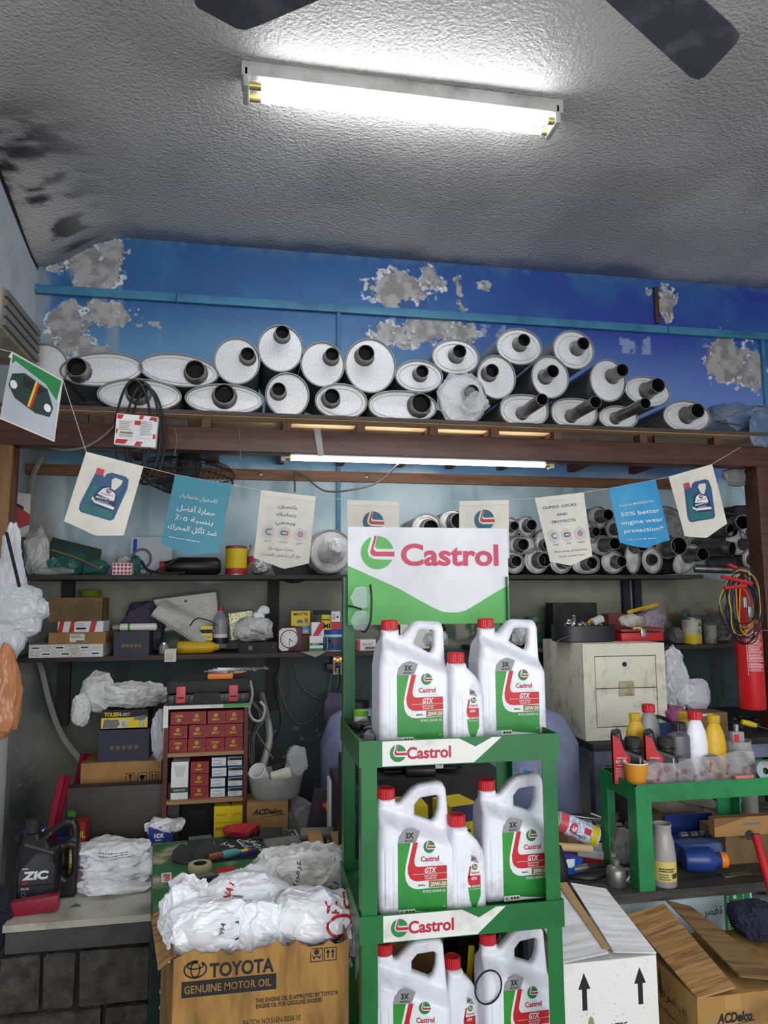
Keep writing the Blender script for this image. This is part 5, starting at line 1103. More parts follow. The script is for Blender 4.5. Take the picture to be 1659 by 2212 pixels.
wire('beam_cable', 'grey-white cable drooping across the left end of the front beam', 'cable', [A(255, 912, 3.09), A(220, 945, 3.08), A(180, 967, 3.07), A(130, 972, 3.08), A(90, 960, 3.2)], .005, M_cable_g)
for k, (x, y0, y1) in enumerate(((378, 925, 985), (515, 925, 1000), (500, 1000, 1020))): wire('tie_wire', 'thin twisted tie wire on the front beam above the cage fan, %s' % ('left', 'right', 'lowest')[k], 'wire', [A(x, y0, 3.09), A(x+4, (y0+y1)/2, 3.085), A(x-2+k*6, y1, 3.085)], .0018, M_cable_g)
# red and black notice on the back wall corner
t = T('wall_notice', 'red and white notice pinned in the left corner above the upper shelf', 'notice', A(40, 1110, 3.7)); MB().bx(-.05, .05, -.002, .002, -.11, .10, M=RZ(.5)).obj('sheet', M_paper, t, smooth=0); d = Dec(t, RZ(.5) @ FRONT(0, -.0022, 0)); d.poly([(-.04, -.09), (.05, -.05), (.05, 0), (-.04, .06)], M_red, 0); d.poly([(-.04, .05), (.02, .02), (.02, .035), (-.04, .065)], M_ink, 1); d.done()

# ================================================================== lower left: bench, cartons, shelf unit
BZ = .46
M_block = mat('concrete_block', (84, 79, 70), .9, c2=(46, 42, 36), scale=18, lo=.35, hi=.7, bump=1, bscale=60, bdist=.01)
M_mortar = mat('dark_mortar', (52, 48, 44), .95, bump=.6); M_render = mat('smooth_cement', (78, 76, 74), .7, c2=(54, 52, 48), scale=6, bump=.3)
M_slab = mat('speckled_marble', (186, 182, 168), .35, c2=(150, 144, 126), scale=14, lo=.5, hi=.75)
bn = T('block_bench', 'low bench of rough concrete blocks topped by a pale stone slab', 'bench', (0, 0, 0))
MB().bx(-.76, -.30, 2.70, 3.85, 0, BZ-.03).obj('core', M_mortar, bn)
sl = MB(); sl.add([(-.775, 2.645, BZ-.022), (-.315, 2.645, BZ-.022), (-.315, 3.88, BZ-.022), (-.72, 3.88, BZ-.022), (-.775, 2.645, BZ), (-.315, 2.645, BZ), (-.315, 3.88, BZ), (-.72, 3.88, BZ)], [(0, 3, 2, 1), (4, 5, 6, 7), (0, 1, 5, 4), (1, 2, 6, 5), (2, 3, 7, 6), (3, 0, 4, 7)]).obj('stone_slab', M_slab, bn, smooth=0)
MB().bx(-.77, -.315, 2.655, 2.75, BZ-.095, BZ-.026, bev=.008).obj('cement_coping', M_render, bn)
rn = random.Random(5)
def block(x0, x1, z0, z1):
    b = MB().bx(x0, x1, 2.66, 2.76, z0, z1, bev=.008); b.v = [(x+rn.uniform(-.003, .003), y+rn.uniform(-.004, .004), z+rn.uniform(-.003, .003)) for x, y, z in b.v]; b.obj('block', M_block, bn)
z = BZ-.1
for r_ in range(2):
    xs = [-.79, -.655, -.545, -.31] if r_ == 0 else [-.79, -.46, -.31]
    for i in range(len(xs)-1): block(xs[i]+.006, xs[i+1]-.008, z-.175, z-.006)
    z -= .185
bk = T('rear_ledge', 'low masonry ledge behind the green bench under the cartons', 'ledge', (0, 0, 0)); MB().bx(-.30, .31, 2.87, 3.88, 0, BZ).obj('masonry', M_render, bk, smooth=0)
def arrows(d, x, y, s, m=M_ink):
    for k in range(3):
        xx = x+k*s*1.35; d.stroke([(xx, y), (xx+s, y), (xx+s, y+s), (xx, y+s)], s*.07, m, 1, True)
        if k == 0: d.poly([(xx+.25*s, y+.85*s), (xx+.75*s, y+.85*s), (xx+.6*s, y+.5*s), (xx+.54*s, y+.2*s), (xx+.7*s, y+.12*s), (xx+.3*s, y+.12*s), (xx+.46*s, y+.2*s), (xx+.4*s, y+.5*s)], m, 1)
        elif k == 1: d.disc(xx+.5*s, y+.62*s, s*.17, m, 1, 10); d.poly([(xx+.15*s, y+.7*s), (xx+.3*s, y+.35*s), (xx+.7*s, y+.35*s), (xx+.85*s, y+.7*s), (xx+.6*s, y+.12*s), (xx+.4*s, y+.12*s)], m, 1)
        else:
            for q in (.3, .7): d.rect(xx+q*s-.04*s, y+.18*s, xx+q*s+.04*s, y+.65*s, m, 1); d.poly([(xx+q*s-.14*s, y+.62*s), (xx+q*s+.14*s, y+.62*s), (xx+q*s, y+.88*s)], m, 1)
            d.rect(xx+.12*s, y+.1*s, xx+.88*s, y+.16*s, m, 1)
pbox('brown_carton', 'plain brown carton with fragile symbols behind the brown case', 'box', (174, 1646, 348, 1700), 3.24, .3, M_card, zb=BZ, deco=lambda d, w, h: arrows(d, w*.56, h-.082, .035))
z1 = A(265, 1646, 3.24)[2]
pbox('navy_box', 'large dark navy box with gold icons on the fragile-marked carton', 'box', (213, 1575, 322, 1641), 3.26, .2, M_navy, zb=z1, deco=lambda d, w, h: navyicons(d, w, h)); z2 = A(268, 1575, 3.26)[2]
def tolsen(d, w, h):
    d.rect(0, 0, w, h*.08, M_ink, 0); d.rect(0, 0, w, h*.62, M_yel, 0); d.rect(0, h*.62, w, h, M_ink, 0); d.text('TOLSEN', w*.24, h*.80, h*.2, M_yel, 1, w=w*.36, bold=.03); d.text('AIRXT', w*.53, h*.79, h*.15, M_greyl, 1, w=w*.18, bold=.02, shear=.2)
    d.poly([(w*.03, h*.1), (w*.34, h*.1), (w*.4, h*.3), (w*.36, h*.52), (w*.06, h*.52)], M_greyd, 1); d.poly([(w*.36, h*.08), (w*.52, h*.08), (w*.58, h*.5), (w*.42, h*.52)], M_greyl, 1); d.text('1/2"', w*.12, h*.52, h*.12, M_ink, 2)
    d.poly([(w*.68, h*.5), (w*.75, h*.66), (w*.95, h*.72), (w*.97, h*.52), (w*.9, h*.48), (w*.91, h*.14), (w*.83, h*.14), (w*.84, h*.46)], M_greyd, 2); d.poly([(w*.85, h*.44), (w*.9, h*.44), (w*.89, h*.16), (w*.84, h*.16)], M_greyl, 3)
    d.lines(w*.44, h*.16, w*.54, h*.44, 3, M_greyd, 3)
pbox('wrench_box', 'yellow and black impact wrench box on the large navy box', 'box', (219, 1534, 319, 1575), 3.25, .16, M_ink, zb=z2, deco=tolsen); z3 = A(268, 1534, 3.25)[2]
t = T('white_bag', 'limp white plastic bag draped over the yellow wrench box', 'plastic bag', (A(268, 1500, 3.28)[0], 3.34, z3)); b = bag('sheet', M_bagw2, t, (.02, 0, .05), (.17, .09, .05), 91, .26, sub=5, flat=.001)
bag('fold', M_bagw2, t, (-.11, -.02, .07), (.065, .05, .085), 92, .3, sub=4); bag('tail', M_bagw2, t, (-.17, -.06, .0), (.04, .025, .07), 93, .25, sub=4)
heap('grey_bag', 'narrow crumpled grey plastic between navy box and red shelf unit', 'plastic bag', A(345, 1600, 3.2)[0], 3.2, z1, (.032, .03, .11), M_bagt, 94)
# brown case
pbox('brown_case', 'dark brown flat case standing on the stone slab', 'case', (140, 1697, 388, 1800), 3.08, .07, mat('brown_vinyl', (60, 50, 46), .5, c2=(48, 40, 38), scale=9, bump=.2, bscale=150), zb=BZ, bev=.008, deco=lambda d, w, h: (d.rect(.012, h-.022, w-.012, h-.0205, M_blk2, 0), d.rect(w-.03, 0.01, w-.0285, h-.02, M_blk2, 0)))
# red plastic strips
M_maroon = mat('maroon_strip', (150, 24, 52), .4)
for lab, p0, p1, Y in (('maroon plastic channel leaning behind the brown case, taller one', (150, 1790), (186, 1628), 3.4), ('maroon plastic channel leaning at the left end of the brown case', (112, 1800), (140, 1676), 3.04)):
    a, b = A(*p0, Y), A(*p1, Y+.05); t = T('plastic_channel', lab, 'channel', a); dv = b-a; L = float(np.linalg.norm(dv)); M = AX((0, 0, 0), tuple(dv/L))
    bb = MB(); bb.bx(-.016, .016, -.016, -.012, -.05, L, M=M).bx(-.016, -.012, -.016, .016, -.05, L, M=M).bx(.012, .016, -.016, .016, -.05, L, M=M).bx(-.016, .016, .012, .016, -.05, L, M=M); bb.obj('channel', M_maroon, t, smooth=0)
a = A(78, 1935, 2.72); t = T('plastic_channel', 'maroon plastic channel lying at the front edge of the stone slab', 'channel', (a[0]-.015, 2.73, BZ+.028), rot=(0, math.radians(-5), .04)); MB().bx(-.085, .085, -.018, .018, -.026, .02, bev=.002).obj('channel', M_maroon, t)
# black oil jug on the slab
outz = [(0, 0), (.2, 0), (.208, .02), (.21, .17), (.205, .25), (.19, .28), (.155, .285), (.07, .225), (.062, .24), (.02, .24), (.012, .2), (.0, .16)]
holez = [(.1, .215), (.155, .25), (.175, .25), (.18, .225), (.165, .2), (.11, .195)]
hole2 = [(.165, .175), (.185, .17), (.188, .09), (.17, .07), (.15, .09), (.152, .16)]
def zfn(P):
    q = P[..., [0, 2]]; d2 = np.maximum(np.maximum(poly_sdf(q, outz), -poly_sdf(q, holez)), -poly_sdf(q, hole2))
    t_ = np.clip((q[..., 1]-(.23-.35*q[..., 0])+.01)/.05, 0, 1); t2 = np.clip((q[..., 0]-.13)/.02, 0, 1); half = .055*(1-t_)+.018*t_; half = np.minimum(half, .055-.028*t2)
    a_, b_ = d2+.012, np.abs(P[..., 1])-half+.012; return np.minimum(np.maximum(a_, b_), 0)+np.sqrt(np.maximum(a_, 0)**2+np.maximum(b_, 0)**2)-.012
t = T('black_oil_jug', 'black oil jug with a graphite label on the left of the stone slab', 'jug', (A(40, 1930, 2.86)[0], 2.86, BZ), .0); t.scale = (.94,)*3
link('body', nets(zfn, (-.01, -.07, -.01), (.22, .07, .295), .005, 'body'), M_blk, t); MB().lathe([(.023, .236), (.024, .25), (.026, .252), (.026, .28), (.022, .284), (0, .284)], 24, TR(.04, 0, 0)).obj('cap', M_blk2, t)
M_graph = mat('graphite_print', (66, 68, 76), .4, c2=(28, 28, 32), scale=6)
d = Dec(t, FRONT(.012, -.0555, .012)); d.poly([(0, 0), (.10, 0), (.125, .04), (.125, .12), (.1, .16), (.06, .165), (.0, .1)], M_graph, 0); d.text('ZIC', .058, .088, .027, M_white, 1, w=.092, bold=.06, shear=.1); d.text('X7', .022, .062, .012, M_red, 1, bold=.04); d.rect(0, .05, .12, .055, M_ink, 1); d.text('5W-30', .024, .042, .007, M_white, 1, bold=.02); d.ring(.02, .022, .007, .0012, M_greyl, 1); d.lines(.012, .108, .04, .116, 1, M_white, 1); d.lines(.01, .004, .06, .01, 1, M_greyl, 1); d.done()
# blue tray with parts, yellow-red box behind the jug
t = T('blue_tray', 'small blue tray holding a metal clamp behind the black oil jug', 'tray', (A(110, 1772, 3.1)[0], 3.1, BZ+.12), rot=(math.radians(6), 0, .25))
tr_ = MB().bx(-.09, .09, -.06, .06, 0, .004)
for a in ((-.09, .09, -.06, -.056), (-.09, .09, .056, .06), (-.09, -.086, -.06, .06), (.086, .09, -.06, .06)): tr_.bx(*a, 0, .03)
tr_.obj('tray', M_blue, t, smooth=0); MB().tube(curve_pts([(-.03, -.02, .012), (-.03, -.02, .045), (0, -.01, .055), (.04, -.01, .05), (.04, -.01, .012)]), .005, 6).obj('clamp', M_steel, t)
t = T('tray_stand', 'dark small carton under the blue tray', 'box', (A(110, 1790, 3.1)[0], 3.12, BZ)); MB().bx(-.08, .08, -.05, .05, 0, .112).obj('body', M_blk2, t)
MB().lathe([(.014, 0), (.016, .03), (.013, .03), (.012, .002)], 18, TR(A(152, 1765, 3.0)[0], 3.02, A(152, 1774, 3.0)[2])).obj('green_cup', mat('green_glass', (60, 140, 60), .15), label='small green cap on the red and yellow box', cat='cap')
pbox('filter_box', 'red and yellow box behind the black oil jug handle', 'box', (152, 1772, 184, 1812), 2.98, .07, mat('brick_red_print', (156, 48, 38), .5), zb=BZ, zt=A(168, 1774, 3.0)[2], deco=lambda d, w, h: (d.poly([(0, 0), (w*.5, 0), (w*.7, h*.4), (0, h*.7)], M_yel, 0), d.text('OIL', w*.6, h*.8, h*.1, M_yel, 1, bold=.02)))
# bag stack on the slab
t = T('folded_bags', 'stack of folded white printed plastic bags on the stone slab', 'plastic bags', (A(240, 1860, 2.9)[0], 2.92, BZ))
for k, (dx, dy, z, sx, sy, sz) in enumerate(((0, 0, .03, .145, .1, .035), (.02, .0, .07, .14, .1, .03), (.0, .01, .105, .13, .09, .028), (-.01, -.01, .135, .14, .09, .025))):
    b = bag('bag', M_bagw, t, (dx, dy, z), (sx, sy, sz), 101+k, .34, freq=11, sub=5, flat=.001 if k == 0 else None)
d = Dec(t, FRONT(0, -.12, 0)); d.text('AL ARD PARTS', -.085, .03, .014, M_red, 1, w=.09, bold=.03, rot=-.25); d.text('24', -.02, .1, .012, M_ink, 1, w=.03); d.stroke([(-.09, .105), (-.06, .09), (-.02, .08)], .012, M_ink, 0); d.lines(-.03, .128, .1, .15, 3, M_greyd, 1, 4, .3); d.done(bvh=bvh_of(b), cast=(0, 1, 0), dist=.003)
heap('purple_cloth', 'faded purple cloth stuffed between black jug and white bags', 'cloth', A(165, 1895, 2.86)[0], 2.9, BZ, (.04, .05, .05), mat('mauve_cloth', (120, 90, 104), .85), 111, part='cloth')
t = T('teal_scrap', 'torn teal plastic scrap on the stone slab', 'scrap', (A(163, 1934, 2.75)[0], 2.76, BZ+.001)); MB().add([(-.02, -.008, 0), (.022, -.006, .001), (.0, .012, .004)], [(0, 1, 2)]).obj('scrap', M_bagteal, t)
# HDK box
pbox('blue_parts_box', 'dark blue parts box wrapped in torn white bag above the green bench', 'box', (318, 1787, 372, 1830), 2.98, .1, mat('royal_blue_print', (24, 48, 128), .45), zb=BZ, rz=.06, deco=lambda d, w, h: (d.text('HDK', w*.45, h-.03, .016, M_white, 1, w=w*.4, bold=.04), d.lines(w*.3, h-.052, w*.6, h-.042, 1, M_greyl, 1)))
t = bag('torn_bag', M_bagw, None, (A(355, 1785, 3.0)[0], 3.02, A(350, 1788, 3.0)[2]), (.075, .05, .028), 115, .3, sub=4, label='torn white plastic draped on the dark blue parts box', cat='plastic bag')

# red shelf unit
ux0, ux1 = A(357, 1650, 3.02)[0], A(530, 1650, 3.02)[0]; zt = A(440, 1530, 3.02)[2]; Y0 = 3.02
M_unit = mat('red_brown_board', (92, 36, 28), .55, c2=(70, 28, 24), scale=8); M_edge = mat('raw_board_edge', (160, 122, 84), .6, c2=(128, 94, 62), scale=10, stretch=(.5, 6, 6))
un = T('small_shelf_unit', 'red-brown open shelf unit packed with small red boxes', 'shelf unit', (0, 0, 0))
for x in (ux0, ux1): MB().bx(x-.008, x+.008, Y0, Y0+.22, BZ, zt).obj('side_panel', M_unit, un)
MB().bx(ux0-.008, ux1+.008, Y0+.22, Y0+.225, BZ, zt).obj('back_panel', M_blk2, un); MB().bx(ux0-.012, ux1+.012, Y0-.002, Y0+.225, zt, zt+.014).obj('top_board', M_wcart, un)
zr1, zr2 = A(440, 1625, Y0)[2], A(440, 1727, Y0)[2]
for z in (zr1, zr2): MB().bx(ux0+.008, ux1-.008, Y0, Y0+.22, z-.014, z).obj('shelf_board', M_edge, un)
MB().bx(ux0+.008, ux1-.008, Y0, Y0+.22, BZ, BZ+.012).obj('bottom_board', M_unit, un)
MB().bx(ux0-.012, ux0+.006, Y0-.006, Y0-.002, zt-.07, zt+.013).obj('paper_strip', M_white, un, smooth=0); MB().bx(ux1-.09, ux1+.012, Y0-.004, Y0-.002, zt+.002, zt+.016).obj('green_strip', M_gprint, un, smooth=0)
M_hred = mat('dark_red_print', (150, 34, 36), .5, c2=(128, 28, 34), scale=5); M_hred2 = mat('bright_red_print', (178, 46, 46), .5)
def hifuly(flip):
    def f(d, w, h):
        s = -1 if flip else 1; cy = h*.5; d.text('HIFULY', w*.47, cy-s*h*.16, h*.17, M_yel, 1, w=w*.42, bold=.02, rot=math.pi if flip else 0)
        d.ring(w*.47, cy+s*h*.16, h*.13, h*.06, M_yel, 1, n=6); d.rect(w*.47-h*.05, cy+s*h*.16-h*.02, w*.47+h*.05, cy+s*h*.16+h*.02, M_yel, 1)
        d.poly([(w*.7, 0), (w, 0), (w, h*.4)], M_hred2, 0)
    return f
iw = (ux1-ux0-.02)/4; rh = (zt-.012-zr1)/3
cn = ('first', 'second', 'third', 'last'); rnm = ('bottom', 'middle', 'top')
for r_ in range(3):
    for c_ in range(4):
        x = ux0+.01+c_*iw; hgt = rh*.94
        t = T('red_parts_box', 'dark red box with gold emblem, %s in the %s row of the shelf unit' % (cn[c_], rnm[r_]), 'box', (x+iw/2, Y0+.09+rn.uniform(0, .008), zr1+r_*rh), rn.uniform(-.03, .03), 'dark red boxes in the shelf unit')
        MB().bx(-iw*.485, iw*.485, -.07, .1, 0, hgt).obj('body', M_hred, t, smooth=0); d = Dec(t, FRONT(-iw*.485, -.07, 0)); hifuly((r_ == 0 and c_ in (0, 2)) or (r_ == 2 and c_ == 0))(d, iw*.97, hgt); d.done()
h2 = zr1-.014-zr2; k3 = h2*.86/3
for r_ in range(3):
    t = T('red_parts_box', 'dark red box with gold emblem, %s of the stack under the twelve' % rnm[r_], 'box', (A(430, 1680, Y0)[0]+.0, Y0+.09, zr2+r_*k3), rn.uniform(-.03, .03), 'dark red boxes in the shelf unit')
    MB().bx(-iw*.485, iw*.485, -.07, .1, 0, k3*.96).obj('body', M_hred, t, smooth=0); d = Dec(t, FRONT(-iw*.485, -.07, 0)); hifuly(False)(d, iw*.97, k3*.96); d.done()
def gan(d, w, h): d.rect(0, h*.18, w, h*.32, M_dgreen, 0); d.text('GANCHO', w*.5, h*.25, h*.06, M_white, 1, w=w*.7); d.poly([(w*.1, h*.9), (w*.9, h*.9), (w*.7, h*.6), (w*.3, h*.6)], M_greyl, 0)
t = T('white_green_box', 'tall white box with a dark green band in the shelf unit', 'box', (A(387, 1680, Y0)[0], Y0+.09, zr2)); w = iw*.9; MB().bx(-w/2, w/2, -.07, .1, 0, h2*.86).obj('body', M_white, t, smooth=0); d = Dec(t, FRONT(-w/2, -.07, 0)); gan(d, w, h2*.86); d.done()
k4 = h2*.95/4
for c_, px in ((0, 472), (1, 507)):
    for r_ in range(4):
        w = iw*.8; t = T('blue_white_box', '%s box with blue edges, %s in its shelf unit stack' % (('white text', 'black-headed white')[c_], ('bottom', 'second lowest', 'second highest', 'top')[r_]), 'box', (A(px, 1680, Y0)[0], Y0+.09, zr2+r_*k4), rn.uniform(-.04, .04), 'blue and white boxes in the shelf unit')
        MB().bx(-w/2, w/2, -.07, .1, 0, k4*.95).obj('body', M_jugblue, t, smooth=0); d = Dec(t, FRONT(-w/2, -.07, 0)); d.rect(w*.02, k4*.06, w*.98, k4*.85, M_white, 0)
        if c_: d.rect(w*.04, k4*.55, w*.98, k4*.82, M_ink, 1); d.text('?', w*.14, k4*.68, k4*.2, M_white, 2); d.lines(w*.1, k4*.12, w*.7, k4*.5, 3, M_grey, 1, r_)
        else: d.lines(w*.08, k4*.15, w*.92, k4*.4, 2, M_grey, 1, r_); d.text('IGNITION COIL', w*.4, k4*.62, k4*.13, M_ink, 1, w=w*.6)
        d.done()
# bottom compartment
for k, (px, lab, rz) in enumerate(((482, 'yellow box with red lettering in the bottom of the shelf unit', 0.), (512, 'crushed yellow box at the right of the shelf unit bottom', .2))):
    t = T('yellow_parts_box', lab, 'box', (A(px, 1770, Y0)[0], Y0+.06, BZ+.012), rz); MB().bx(-.035, .03, -.06, .06, 0, A(480, 1742, Y0)[2]-BZ-.012).obj('body', M_yel, t, smooth=0); d = Dec(t, FRONT(-.035, -.06, 0)); h = A(480, 1742, Y0)[2]-BZ-.012; d.text('BOSCH', .03, h*.62, .012, M_red, 1, w=.045, bold=.02); d.rect(0, h*.72, .065, h*.725, M_gold, 0); d.text('BOSCH', .03, h*.86, .01, M_red, 1, w=.04); d.done()
t = T('white_parts_box', 'low white box beside the yellow boxes in the shelf unit bottom', 'box', (A(432, 1790, Y0)[0], Y0+.05, BZ+.012), .1); MB().bx(-.045, .045, -.05, .05, 0, .085).obj('body', M_white, t, smooth=0)
heap('red_cloth', 'bright red cloth lying at the back edge of the green bench', 'cloth', A(520, 1795, 2.78)[0], 2.745, .66, (.06, .03, .022), mat('red_cloth', (172, 40, 46), .8), 121, part='cloth')
# tool case on the unit
x0, x1, z0, z1 = span(358, 1470, 538, 1524, 3.0); w, h = x1-x0, z1-zt-.014; t = T('tool_case', 'black plastic tool case with two red latches on the shelf unit', 'tool case', ((x0+x1)/2, 3.1, zt+.014), .03)
MB().bx(-w/2, w/2, -.09, .11, 0, h*.46, bev=.008).obj('lower_shell', M_blk, t); MB().bx(-w/2, w/2, -.09, .11, h*.48, h, bev=.012).obj('upper_shell', M_blk2, t)
MB().prism([(-w*.2, h*.05), (w*.16, h*.05), (w*.13, h*.5), (-w*.17, h*.5)], -.096, -.09).obj('handle', M_blk2, t)
for s in (-.33, .30): l_ = MB().bx(s*w-.018, s*w+.018, -.1, -.088, h*.12, h*.78, bev=.003).obj('latch', mat('latch_red', (206, 66, 76), .4), t); MB().bx(s*w-.012, s*w+.012, -.1012, -.0995, h*.3, h*.36).obj('latch_slot', M_ink, l_)
for s in (-.45, -.2, .16, .42): MB().bx(s*w-.012, s*w+.012, -.095, -.088, .004, h*.42, bev=.003).obj('rib', M_blk, t)
# spanners on the case
M_or = mat('orange_plastic', (236, 128, 36), .4); zc = zt+.014+h
t = T('spanner_holder', 'orange spanner holder on the black tool case', 'holder', (A(475, 1468, 3.0)[0], 3.06, zc), .0); MB().bx(-.05, .05, -.03, .02, 0, .022, bev=.004).obj('holder', M_or, t); MB().bx(.02, .09, -.005, .03, .012, .02, bev=.002, M=Matrix.Rotation(-.1, 4, 'Y')).obj('clip_rail', M_or, t)
for k in range(4):
    t = T('spanner', 'ring spanner %s in the orange holder' % ('lying outermost', 'lying second', 'lying third', 'reaching to the right'[0:18])[k], 'spanner', (A(460+k*16, 1462, 3.0)[0], 3.06+.012*k, zc+.028+.003*k), rot=(.2, .05, .1*k-.1), group='spanners on the tool case')
    L = .1+.03*k; MB().bx(-L*.4, L*.6, -.006, .006, -.002, .002, bev=.0015).obj('shaft', M_steel, t); MB().tube([(L*.6+.01+.011*math.cos(a), .011*math.sin(a), 0) for a in np.linspace(0, 2*math.pi, 21)], .0042, 6, caps=False).obj('ring_end', M_steel, t)
# clear tub, its contents, small carton
pbox('brown_carton', 'small brown carton with black logo under the clear round tub', 'box', (533, 1732, 622, 1806), 2.98, .14, M_card, zb=BZ, deco=lambda d, w, h: (d.text('ACDelco', w*.5, h-.036, .02, M_ink, 1, w=w*.72, bold=.04, shear=.25), d.poly([(w*.08, h-.062), (w*.9, h-.048), (w*.9, h-.051)], M_ink, 1), d.lines(w*.1, h*.1, w*.45, h*.2, 1, M_ink, 1)))
zt2 = A(590, 1732, 2.98)[2]; c = A(597, 1690, 2.98); R = 62*mpp(2.98, 597, 1690)
t = T('clear_tub', 'round translucent tub of odds and ends on the small brown carton', 'tub', (c[0], 2.98+R*.8, zt2))
MB().lathe([(0, 0), (R*.78, 0), (R*.86, .012), (R, .085), (R*1.02, .09), (R*.99, .09), (R*.84, .014), (0, .004)], 36).obj('tub', mat('frosted_plastic', (190, 192, 186), .3, alpha=.62), t)
t = T('paper_cup', 'white cup lying tipped in the clear tub', 'cup', (c[0]-.06, 2.98+R*.5, zt2+.085), rot=(math.radians(40), math.radians(-28), 0)); MB().lathe([(.026, -.045), (.034, .045), (.032, .046), (.025, -.042), (0, -.042)], 24).obj('cup', M_white, t)
t = T('cream_block', 'cream plastic block in the clear tub', 'part', (c[0]+.02, 2.98+R*.5, zt2+.09), rot=(.1, -.25, 0)); MB().bx(-.04, .04, -.02, .02, -.018, .015, bev=.003).obj('block', M_cream, t)
t = T('black_adapter', 'black power adapter lying in the clear tub', 'adapter', (c[0]+.02, 2.98+R*.9, zt2+.115), rot=(.2, -.2, .1)); MB().bx(-.035, .035, -.02, .02, -.018, .018, bev=.004).obj('case', M_blk, t)
t = T('clear_bag', 'clear plastic bag poking out of the round tub', 'plastic bag', (c[0]+R*.72, 2.98+R*.7, zt2+.1)); bag('sheet', M_film, t, (0, 0, .03), (.045, .03, .06), 131, .3, sub=4)
for k in range(3): t = T('bulb', 'small white bulb %s in the clear tub' % ('at the left', 'in the middle', 'at the right')[k], 'bulb', (c[0]-.05+.03*k, 2.98+.04, zt2+.045), rot=(.5, .4*k, 0), group='bulbs in the clear tub'); MB().lathe([(0, -.025), (.008, -.025), (.009, -.005), (.014, .01), (.01, .022), (0, .025)], 14).obj('glass', M_white, t)
heap('grey_bag', 'dusty grey bag stuffed right of the small brown carton', 'plastic bag', A(650, 1770, 3.0)[0], 3.05, BZ, (.07, .07, .12), mat('grey_bag', (110, 110, 112), .5), 133)
t = T('lilac_cloth', 'lilac cloth hanging behind the stand post', 'cloth', (A(735, 1525, 3.3)[0], 3.84, A(735, 1560, 3.84)[2])); bag('cloth', mat('lilac_cloth', (126, 112, 140), .85), t, (.05, 0, .06), (.085, .06, .1), 135, .25, sub=4)
# hanging bags on the left post
t = T('hanging_bag', 'white plastic bag hanging from the left wooden post', 'plastic bag', A(30, 1300, 2.7)); k = mpp(2.7, 30, 1300)
def hang(B, P, S): B = B.copy(); f = np.clip((B[:, 2]+S[2])/(2*S[2]), 0, 1); s = 1-.6*f**1.5; B[:, 0] *= s; B[:, 1] *= s; return B
bag('bag', M_bagt, t, (-10*k, 0, 20*k), (50*k, .06, 150*k), 141, .16, sub=5, fn=hang); bag('lower_bulge', M_bagt, t, (10*k, -.02, -10*k), (58*k, .05, 48*k), 142, .2, sub=5); bag('side_bulge', M_bagt, t, (25*k, -.01, -40*k), (38*k, .04, 40*k), 143, .2, sub=4)
t = T('hanging_bag', 'orange plastic bag hanging below the white one on the left', 'plastic bag', A(10, 1490, 2.6)); k = mpp(2.6, 10, 1490); bag('bag', M_bago, t, (0, 0, 0), (42*k, .06, 100*k), 145, .13, sub=5, fn=hang)
t = T('pry_rod', 'black flat rod leaning against the white hanging bag', 'rod', A(42, 1268, 2.6)); a = A(14, 1150, 2.6)-A(42, 1268, 2.6); MB().tube([(0, 0, 0), tuple(a)], .006, 6).obj('rod', M_blk, t)
# things on the left wall near the platform
c = A(18, 690, 2.9); t = T('wall_unit', 'old beige louvred unit on the left wall above the platform', 'vent unit', (A(46, 690, 2.85)[0], 2.98, c[2]), rot=(0, 0, 0))
MB().bx(LX-A(46, 690, 2.85)[0], .0, -.35, .1, -.13, .03, bev=.01).obj('case', mat('aged_beige', (150, 144, 128), .5, c2=(104, 98, 86), scale=8), t)
for k in range(4): MB().bx(.0, .012, -.33, .08, -.115+k*.036, -.09+k*.036, M=Matrix.Rotation(0, 4, 'Y')).obj('louvre', mat('louvre_grey', (110, 108, 100), .5), t)
# dark thing and sitting edge at far lower left
heap('dark_jacket', 'dark blue cloth at the far left behind the stone slab', 'cloth', A(0, 1925, 2.7)[0]-.02, 2.72, .35, (.06, .07, .1), mat('dark_blue_cloth', (28, 32, 48), .9), 151, part='cloth')
# ================================================================== right half
GZ = .63
# grey work table behind, carrying the white cabinet and the tools
M_greyp = mat('grey_blue_paint', (112, 118, 138), .5, c2=(86, 90, 106), scale=9)
wtz = .862
wt = T('steel_work_table', 'grey steel work table under the white cabinet', 'table', (0, 0, 0))
MB().bx(1.465, 3.2, 3.02, 3.86, wtz-.03, wtz, bev=.003).obj('table_top', M_blk2, wt); MB().bx(1.48, 3.2, 3.03, 3.06, wtz-.09, wtz-.03).obj('apron', M_greyp, wt)
for x, y in ((1.495, 3.05), (2.7, 3.05), (1.495, 3.8), (2.7, 3.8)): MB().bx(x-.025, x+.025, y-.025, y+.025, 0, wtz-.03).obj('leg', M_greyp, wt)
# white cabinet
x0, x1 = A(1262, 1500, 3.1)[0], A(1440, 1500, 3.1)[0]; zt = 1.288; w = x1-x0
M_cab = mat('grimy_white_enamel', (222, 216, 196), .45, c2=(104, 90, 62), scale=12, lo=.52, hi=.84, detail=9)
t = T('white_cabinet', 'grimy white two-drawer cabinet on the grey steel table', 'cabinet', (x0, 3.1, wtz), 0.); h = zt-wtz
MB().bx(0, w, .012, .46, 0, h, bev=.004).obj('body', M_cab, t)
for a in ((0, w, h-.055, h), (0, w, 0, .055), (0, .055, .055, h-.055), (w-.045, w, .055, h-.055)): MB().bx(a[0], a[1], 0, .014, a[2], a[3]).obj('face_frame', M_cab, t, smooth=0)
hm = h*.53; MB().bx(.055, w-.045, .0105, .0115, .055, h-.055).obj('drawer_gap_shade', M_ink, t, smooth=0)  # black sheet behind the drawers paints in the shade of the gaps
